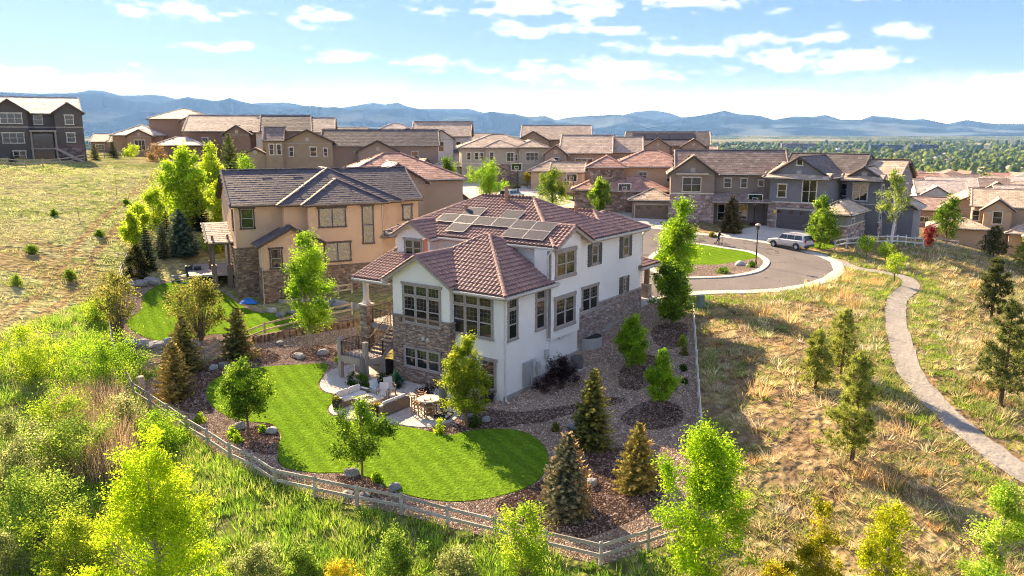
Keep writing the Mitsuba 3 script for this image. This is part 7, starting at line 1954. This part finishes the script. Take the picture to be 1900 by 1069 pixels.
# on the deck
key = numbered("deck_table")
tag(key, "dining table with pale stone top on the covered deck", "table")
p = hp(3.0, 9.95)
M = frame(*p, 3.02, HDG)
MB().box(-.55, .95, -.55, .55, .7, .76, (.52, .45, .38), M).put(f"{key}__top", "m_matte")
for i, (x_, y_) in enumerate(((-.45, -.45), (-.45, .45), (.85, -.45), (.85, .45))):
    MB().box(x_ - .03, x_ + .03, y_ - .03, y_ + .03, 0, .7, (.05, .04, .035), M).put(f"{key}__leg" + (f"_{i:03d}" if i else ""), "m_paint")
for i, (t_, s_, d_, l_) in enumerate(((2.2, 9.9, -90, "tan deck chair at the near end of the deck table"), (2.8, 10.75, 180, "first tan deck chair along the left side of the deck table"), (3.5, 10.75, 180, "second tan deck chair along the left side of the deck table"), (4.2, 9.95, 90, "tan deck chair at the far end of the deck table"))):
    key = numbered("deck_chair")
    tag(key, l_, "chair", "tan chairs round the deck table")
    p = hp(t_, s_)
    M = frame(*p, 3.02, HDG + d_)
    MB().box(-.24, .24, -.22, .24, .42, .48, (.44, .32, .22), M).put(f"{key}__seat", "m_paint")
    mb = MB()
    ang = np.linspace(0, np.pi, 9)
    arc = np.column_stack([.24 * np.cos(ang), -.22 + ang * 0, .62 + .33 * np.sin(ang)])
    arc = np.vstack([[.24, -.22, .45], arc, [-.24, -.22, .45]])
    mb.tube(arc @ M[:3, :3].T + M[:3, 3], .022, 5, (.42, .30, .2))
    for q in (-.12, 0, .12):
        mb.box(q - .02, q + .02, -.23, -.21, .48, .9, (.44, .32, .22), M)
    mb.put(f"{key}__backrest", "m_paint")
    for j, (x_, y_) in enumerate(((-.2, -.2), (.2, -.2), (-.2, .2), (.2, .2))):
        MB().box(x_ - .02, x_ + .02, y_ - .02, y_ + .02, 0, .42, (.36, .25, .16), M).put(f"{key}__leg" + (f"_{j:03d}" if j else ""), "m_paint")

# air conditioners and window wells
for i, (t_, s_) in enumerate(((5.3, -1.1), (6.5, -1.15))):
    key = numbered("air_conditioner")
    tag(key, ("dark air conditioner unit nearer the white corner of the house", "dark air conditioner unit further along the house wall")[i], "air conditioner", "air conditioners by the house wall")
    p = hp(t_, s_)
    z0 = float(ground(*p))
    MB().box(-.5, .5, -.5, .5, -.2, .08, (.4, .38, .36), frame(*p, z0, HDG)).put(f"{key}__pad", "m_matte")
    mb = MB().lathe([(.4, .08), (.42, .12), (.42, .8), (.38, .84), (.3, .85), (.28, .8), (0, .8)], 20, (*p, z0), (.10, .095, .09))
    mb.put(f"{key}__casing", "m_paint")
    mb = MB()
    for q in range(9):
        mb.lathe([(.425, .16 + q * .07), (.435, .18 + q * .07), (.425, .2 + q * .07)], 20, (*p, z0), (.15, .14, .13))
    mb.put(f"{key}__grille", "m_paint")
ang = np.linspace(0, np.pi, 17)
for l_, c_, e_, R_, z0, z1, col in (("half round ribbed metal window well against the stone wall", hp(9.9, 0), -HW, 1.0, .9, 2.05, (.40, .39, .37)), ("pale half round window well before the beige house", (-21.5 + .9 * 2.0 + .435 * .5, 66.4 + .435 * 2 - .9 * .5), np.array([.435, -.9]), .95, 1.0, 1.75, (.44, .38, .33))):
    key = numbered("window_well")
    tag(key, l_, "window well")
    e_ = np.asarray(e_)
    al = np.array([-e_[1], e_[0]])
    mb = MB()
    for r in range(8):
        za, zb_ = z0 + (z1 - z0) * r / 8, z0 + (z1 - z0) * (r + 1) / 8
        for q in range(16):
            P = lambda a, rr: np.asarray(c_) + al * math.cos(a) * rr + e_ * math.sin(a) * rr * .95
            ra = R_ + (.02 if r % 2 else 0)
            p0, p1 = P(ang[q], ra), P(ang[q + 1], ra)
            mb.quad([*p0, za], [*p1, za], [*p1, zb_], [*p0, zb_], col)
    mb.put(f"{key}__shell", "m_paint")
    ring = [np.asarray(c_) + al * math.cos(a) * R_ * .97 + e_ * math.sin(a) * R_ * .92 for a in ang]
    MB().add([[*q, z1 - .04] for q in ring], [[0, i, i + 1] for i in range(1, 16)], (.03, .03, .03)).put(f"{key}__cover", "m_paint")

# ---------------------------------------------------------------- vehicles
def loft(mb, secs, c, M, close=True):
    k = len(secs[0])
    v = np.vstack(secs) @ M[:3, :3].T + M[:3, 3]
    f = [[i * k + j, i * k + (j + 1) % k, (i + 1) * k + (j + 1) % k, (i + 1) * k + j] for i in range(len(secs) - 1) for j in range(k)]
    mb.add(v, f, c)
    if close:
        for b, fl in ((0, -1), ((len(secs) - 1) * k, 1)):
            mb.add(v[b:b + k], [[0, j, j + 1][::fl] for j in range(1, k - 1)], c)


def car(name, label, p, deg, col, dz=0.03):
    """An estate-bodied car: front towards +x."""
    key = numbered(name)
    tag(key, label, "car")
    M = frame(*p, float(ground(*p)) + dz, deg)
    st = [(-2.42, .86, .5, .92), (-2.36, .93, .4, 1.02), (-1.9, .97, .33, 1.06), (-.9, .98, .3, 1.04), (.4, .98, .3, 1.02), (1.1, .97, .3, 1.0), (1.7, .95, .32, .95), (2.2, .90, .36, .86), (2.42, .78, .45, .74)]
    secs = []
    for x, w, zb, zt in st:
        half = [(w * .86, zb), (w * .98, zb + .12), (w, (zb + zt) / 2 + .02), (w * .965, zt - .07), (w * .88, zt)]
        secs.append(np.array([[x, y, z] for y, z in half] + [[x, -y, z] for y, z in half[::-1]]))
    mb = MB()
    loft(mb, secs, col, M)
    mb.put(f"{key}__body", "m_carpaint", False)
    gs = [(-2.34, .80, 1.0, .80, 1.03), (-2.1, .84, 1.03, .72, 1.55), (-1.7, .85, 1.03, .70, 1.66), (-.6, .86, 1.02, .70, 1.70), (.25, .86, 1.0, .69, 1.66), (.62, .85, .99, .68, 1.54), (1.18, .82, .97, .78, 1.0)]
    secs = []
    for x, wb, zb, wt, zt in gs:
        secs.append(np.array([[x, wb, zb], [x, wt, zt - .05 * (zt > 1.2)], [x, wt * .75, zt], [x, -wt * .75, zt], [x, -wt, zt - .05 * (zt > 1.2)], [x, -wb, zb]]))
    mb = MB()
    loft(mb, secs, col, M)
    mb.put(f"{key}__cabin", "m_carpaint")

    def pane(i, pts):
        mb = MB()
        q = np.array(pts) @ M[:3, :3].T + M[:3, 3]
        mb.add(q, [[0, j, j + 1] for j in range(1, len(pts) - 1)])
        mb.put(f"{key}__window" + (f"_{i:03d}" if i else ""), "m_glass")
    i = 0
    for s in (1, -1):
        y = lambda z: s * (.865 - (z - 1.02) * .26 + .012)
        for x0, x1, t0_, t1_ in ((-2.0, -1.15, -1.95, -1.15), (-1.07, -.2, -1.07, -.2), (-.12, 1.0, -.12, .5)):
            pane(i, [[x0, y(1.07), 1.07], [x1, y(1.07), 1.07], [t1_, y(1.53), 1.53], [t0_, y(1.53), 1.53]])
            i += 1
    pane(i, [[-2.36, -.7, 1.06], [-2.36, .7, 1.06], [-2.15, .64, 1.52], [-2.15, -.64, 1.52]])
    pane(i + 1, [[1.16, -.7, 1.03], [1.16, .7, 1.03], [.66, .62, 1.53], [.66, -.62, 1.53]])
    for i, (x, s) in enumerate(((-1.45, 1), (-1.45, -1), (1.45, 1), (1.45, -1))):
        for part, prof, c in (("tyre", [(.22, -.12), (.33, -.12), (.36, -.08), (.36, .08), (.33, .12), (.22, .12)], (.02, .02, .02)), ("rim", [(0, .10), (.06, .12), (.2, .1), (.235, .12), (.235, -.1)], (.45, .45, .47))):
            b = MB().lathe(prof, 18, (0, 0, 0), c)
            v, f, cc = b.mesh()
            v = v[:, [0, 2, 1]] * [1, s, 1] + [x, s * .88, .36]
            MB().add(v @ M[:3, :3].T + M[:3, 3], f, c).put(f"{key}__wheel" + (f"_{i:03d}" if i else "") + f"__{part}", "m_paint")
        a_ = np.linspace(0, np.pi, 9)
        arch = MB()
        vv = np.array([[x + .44 * math.cos(q), s * .985, .38 + .42 * math.sin(q)] for q in a_] + [[x, s * .985, .3]])
        arch.add(vv @ M[:3, :3].T + M[:3, 3], [[9, q, q + 1] for q in range(8)], (.02, .02, .02))
        arch.put(f"{key}__wheel_arch" + (f"_{i:03d}" if i else ""), "m_paint")
    for i, s in enumerate((1, -1)):
        MB().box(-2.44, -2.2, s * .72 - .14, s * .72 + .14, .82, 1.06, (.3, .02, .02), M).put(f"{key}__tail_light" + ("_001" if i else ""), "m_carpaint")
        MB().box(2.1, 2.36, s * .68 - .16, s * .68 + .16, .66, .8, (.6, .6, .6), M).put(f"{key}__headlight" + ("_001" if i else ""), "m_carpaint")
        MB().box(-1.9, .3, s * .6 - .02, s * .6 + .02, 1.68, 1.73, (.35, .35, .36), M).put(f"{key}__roof_rail" + ("_001" if i else ""), "m_metal")
        MB().box(.85, .98, s * .92 - .08, s * .92 + .1, 1.02, 1.16, col, M).put(f"{key}__mirror" + ("_001" if i else ""), "m_carpaint")
    MB().box(-2.47, -2.3, -.8, .8, .38, .6, (.08, .08, .085), M).put(f"{key}__bumper", "m_paint")
    MB().box(2.2, 2.45, -.7, .7, .38, .56, (.08, .08, .085), M).put(f"{key}__bumper_001", "m_paint")
    MB().box(-2.475, -2.46, -.26, .26, .68, .8, (.5, .5, .52), M).put(f"{key}__number_plate", "m_paint")


p = np.array((29.53, 83.99)) + np.array([.83, .56]) * .95
car("parked_car", "silver sport utility car parked at the kerb of the loop street", tuple(p), 124, (.52, .53, .57))
car("parked_car", "white and dark sport utility car on the street beyond the ridge", (0.00, 112.75), 62, (.46, .52, .55))
car("parked_car", "dark blue car parked far back by the tan house", (-17.10, 153.68), 8, (.03, .035, .08))

# ---------------------------------------------------------------- street lamp, hoops, boxes, bins
key = numbered("street_lamp")
tag(key, "thin black street lamp with pale cap on the street island", "street lamp")
p = (23.82, 75.36)
z0 = float(ground(*p)) + .1
MB().lathe([(.11, 0), (.11, .3), (.06, .4), (.05, 3.5), (0, 3.5)], 10, (*p, z0), (.018, .018, .018)).put(f"{key}__pole", "m_paint")
MB().lathe([(.05, 3.45), (.14, 3.5), (.19, 3.9), (.17, 3.92), (0, 3.92)], 8, (*p, z0), (.05, .05, .05)).put(f"{key}__lantern", "m_paint")
MB().lathe([(.28, 3.9), (.29, 3.94), (.14, 4.06), (0, 4.1)], 12, (*p, z0), (.55, .42, .36)).put(f"{key}__cap", "m_paint")


def hoop(label, p, deg):
    key = numbered("basketball_hoop")
    tag(key, label, "basketball hoop", "basketball hoops in the driveways")
    M = frame(*p, float(ground(*p)), deg)
    mb = MB()
    mb.tube(np.array([[0, .9, 0], [0, .9, 2.6], [0, .25, 3.3]]) @ M[:3, :3].T + M[:3, 3], .07, 8, (.04, .04, .045))
    mb.put(f"{key}__pole", "m_paint")
    MB().box(-.5, .5, .55, 1.5, 0, .25, (.03, .03, .03), M).put(f"{key}__base", "m_paint")
    MB().box(-.86, .86, .17, .2, 2.9, 3.95, (.12, .13, .14), M).put(f"{key}__backboard", "m_glass")
    mb = MB()
    for a in ((-.9, .9, 2.86, 2.95), (-.9, .9, 3.9, 3.99), (-.9, -.81, 2.95, 3.9), (.81, .9, 2.95, 3.9), (-.34, .34, 3.08, 3.14), (-.34, .34, 3.5, 3.56), (-.34, -.28, 3.14, 3.5), (.28, .34, 3.14, 3.5)):
        mb.box(a[0], a[1], .14, .17, a[2], a[3], (.7, .7, .7), M)
    mb.put(f"{key}__frame", "m_paint")
    an = np.linspace(0, 2 * np.pi, 17)
    mb = MB().tube(np.column_stack([.23 * np.cos(an), -.12 + .23 * np.sin(an), an * 0 + 3.05]) @ M[:3, :3].T + M[:3, 3], .02, 5, (.5, .12, .03), False)
    mb.put(f"{key}__rim", "m_paint")
    mb = MB()
    for q in an[:-1:2]:
        mb.tube(np.array([[.22 * math.cos(q), -.12 + .22 * math.sin(q), 3.04], [.13 * math.cos(q + .4), -.12 + .13 * math.sin(q + .4), 2.62]]) @ M[:3, :3].T + M[:3, 3], .012, 4, (.6, .58, .55), False)
    mb.put(f"{key}__net", "m_paint")


hoop("basketball hoop in front of the arched entrance of the olive house", (0.69, 125.92), -10)
hoop("basketball hoop by the lawn beyond the solar panels", (8.53, 113.71), -30)
hoop("basketball hoop in front of the brick garage wall", (15.08, 105.08), 5)
hoop("black basketball hoop beside the dark grey house garage", (30.18, 97.30), -20)

key = numbered("utility_box")
tag(key, "green utility box in the grass at the top of the side fence", "utility box")
p = (14.48, 58.72)
M = frame(*p, float(ground(*p)), 20)
MB().box(-.24, .24, -.2, .2, -.1, 1.0, (.13, .19, .17), M).put(f"{key}__body", "m_paint")
MB().box(-.26, .26, -.22, .22, 1.0, 1.06, (.16, .23, .2), M).put(f"{key}__lid", "m_paint")
for l_, p in (("dark wheeled bin by the stair of the beige house, left one", (-29.82, 71.13)), ("dark wheeled bin by the stair of the beige house, right one", (-29.09, 71.28))):
    key = numbered("wheeled_bin")
    tag(key, l_, "bin", "bins beside the beige house")
    M = frame(*p, float(ground(*p)), 20)
    mb = MB()
    h_ = trimesh.convex.convex_hull(np.array([[x, y, 0] for x in (-.24, .24) for y in (-.26, .26)] + [[x, y, .95] for x in (-.31, .31) for y in (-.34, .34)]))
    mb.add(h_.vertices @ M[:3, :3].T + M[:3, 3], h_.faces, (.03, .033, .04)).put(f"{key}__body", "m_paint")
    MB().box(-.33, .33, -.38, .36, .95, 1.03, (.05, .05, .06), M).put(f"{key}__lid", "m_paint")
key = numbered("bollard")
tag(key, "short pale round post behind the left end of the front fence", "bollard")
p = (-23.02, 46.38)
MB().lathe([(0, -.1), (.24, -.1), (.24, .75), (.2, .82), (0, .84)], 14, (*p, float(ground(*p))), (.55, .46, .38)).put(key, "m_matte")
key = numbered("tarpaulin")
tag(key, "crumpled bright blue tarpaulin on the ground at the corner of the beige house", "tarp")
p = (-22.73, 65.86)
gx_, gy_ = np.meshgrid(np.linspace(-1, 1, 17), np.linspace(-1, 1, 17), indexing="ij")
hz = .38 * np.clip(1 - gx_ ** 2 - gy_ ** 2, 0, 1) * (.5 + meshkit.fbm(np.stack([gx_ * 3, gy_ * 3, gx_ * 0], -1), 3, 2)) + .05
v = np.stack([p[0] + gx_ * .75, p[1] + gy_ * .5, float(ground(*p)) + hz], -1).reshape(-1, 3)
i_ = (np.arange(16)[:, None] * 17 + np.arange(16)[None]).ravel()
MB().add(v, np.stack([i_, i_ + 17, i_ + 18, i_ + 1], -1), (.02, .16, .55)).put(key, "m_paint")

# ---------------------------------------------------------------- the person on the scooter
import manifold3d as m3


def body(joints, bones, edge=.03, n=6):
    """One continuous figure: hulls of spheres at the joints, joined, refined and smoothed."""
    parts = []
    for a, b in bones:
        (pa, ra), (pb, rb) = joints[a], joints[b]
        parts.append(m3.Manifold.batch_hull([m3.Manifold.sphere(ra, 14).translate(tuple(pa)), m3.Manifold.sphere(rb, 14).translate(tuple(pb))]))
    m = m3.Manifold.batch_boolean(parts, m3.OpType.Add).refine_to_length(edge).to_mesh()
    t = trimesh.Trimesh(np.array(m.vert_properties[:, :3]), np.array(m.tri_verts), process=True)
    trimesh.smoothing.filter_taubin(t, iterations=n)
    return t


key = numbered("person")
tag(key, "young person in dark clothes riding a kick scooter on the loop street", "person")
p = (23.13, 86.84)
M = frame(*p, float(ground(*p)) + .03, -14)
J = {"hip": ((-.02, 0, .86), .13), "chest": ((.05, 0, 1.16), .135), "neck": ((.07, 0, 1.36), .055), "head": ((.09, 0, 1.51), .095), "crown": ((.075, 0, 1.56), .1), "nose": ((.185, 0, 1.50), .018), "jaw": ((.12, 0, 1.44), .06)}
for s, y in (("l", 1), ("r", -1)):
    J.update({"sh" + s: ((.05, .17 * y, 1.27), .06), "el" + s: ((.2, .24 * y, 1.05), .042), "wr" + s: ((.4, .2 * y, 1.0), .03), "ha" + s: ((.47, .19 * y, 1.0), .036), "kn" + s: ((.07 if y > 0 else -.08, .1 * y, .5), .062), "an" + s: ((.0 if y > 0 else -.26, .07 * y, .17 if y > 0 else .16), .042), "to" + s: ((.15 if y > 0 else -.12, .07 * y, .14 if y > 0 else .1), .036), "th" + s: ((-.01, .085 * y, .8), .095)})
    for k_ in range(4):
        J[f"f{k_}{s}"] = ((.5 - .012 * abs(k_ - 1), (.165 + .018 * k_) * y, .965 - .004 * k_), .011)
    J["tb" + s] = ((.455, .155 * y, .985), .012)
B_ = [("hip", "chest"), ("chest", "neck"), ("neck", "head"), ("head", "crown"), ("head", "jaw"), ("head", "nose")]
for s in "lr":
    B_ += [("chest", "sh" + s), ("sh" + s, "el" + s), ("el" + s, "wr" + s), ("wr" + s, "ha" + s), ("hip", "th" + s), ("th" + s, "kn" + s), ("kn" + s, "an" + s), ("an" + s, "to" + s), ("ha" + s, "tb" + s)] + [("ha" + s, f"f{k_}{s}") for k_ in range(4)]
t = body(J, B_, .025, 6)
cen = t.triangles_center
skin = ((cen[:, 2] > 1.37) | (cen[:, 0] > .36)) & (cen[:, 2] > .7)
leg = cen[:, 2] < .84
shoe = cen[:, 2] < .19
colr = np.where(shoe[:, None], (.5, .5, .5), np.where(skin[:, None], (.42, .27, .19), np.where(leg[:, None], (.035, .04, .06), (.03, .03, .04))))
MB().add(t.triangles.reshape(-1, 3) @ M[:3, :3].T + M[:3, 3], np.arange(len(t.faces) * 3).reshape(-1, 3), np.repeat(colr, 3, 0)).put(f"{key}__body", "m_matte")
hs = trimesh.creation.icosphere(3)
v = hs.vertices * [.125, .105, .105] + [.07, 0, 1.575]
v[:, 2] = np.maximum(v[:, 2], 1.5 + .3 * np.clip(v[:, 0] - .06, 0, 1))
MB().add(v @ M[:3, :3].T + M[:3, 3], hs.faces, (.02, .02, .022)).put(f"{key}__helmet", "m_paint", True)
mb = MB()
for y in (-.035, .035):
    e_ = trimesh.creation.icosphere(1)
    mb.add((e_.vertices * .012 + [.178, y, 1.525]) @ M[:3, :3].T + M[:3, 3], e_.faces, (.02, .02, .02))
mb.put(f"{key}__eyes", "m_paint")
key = numbered("kick_scooter")
tag(key, "dark kick scooter under the young rider on the loop street", "scooter")
W_ = lambda q: np.asarray(q, float) @ M[:3, :3].T + M[:3, 3]
MB().box(-.36, .3, -.07, .07, .085, .115, (.04, .04, .045), M).put(f"{key}__deck", "m_paint")
MB().tube(W_([[.36, 0, .12], [.45, 0, .95], [.46, 0, 1.0]]), .02, 7, (.08, .08, .09)).tube(W_([[.28, 0, .1], [.37, 0, .2]]), .022, 6, (.08, .08, .09)).put(f"{key}__stem", "m_paint")
MB().tube(W_([[.46, -.26, .995], [.46, .26, .995]]), .016, 7, (.05, .05, .05)).put(f"{key}__handlebar", "m_paint")
for i, x_ in enumerate((.36, -.42)):
    an = np.linspace(0, 2 * np.pi, 17)
    MB().tube(W_(np.column_stack([x_ + .075 * np.cos(an), an * 0, .09 + .075 * np.sin(an)])), .018, 6, (.03, .03, .03), False).tube(W_([[x_, -.025, .09], [x_, .025, .09]]), .05, 8, (.2, .2, .2)).put(f"{key}__wheel" + ("_001" if i else ""), "m_paint")

# ---------------------------------------------------------------- air
scene["air"] = {"type": "homogeneous", "albedo": {"type": "rgb", "value": [.91, .95, .99]}, "sigma_t": {"type": "rgb", "value": [1.0e-5, 1.9e-5, 4.0e-5]}, "phase": {"type": "isotropic"}}
scene["haze"] = {"type": "cube", "to_world": T().translate([0, 8000, 700]).scale([36000, 27500, 800]), "bsdf": {"type": "null"}, "interior": {"type": "ref", "id": "air"}}
scene["camera"]["medium"] = {"type": "ref", "id": "air"}
tag("haze", "thin blue haze over the plain and mountains", kind="stuff")
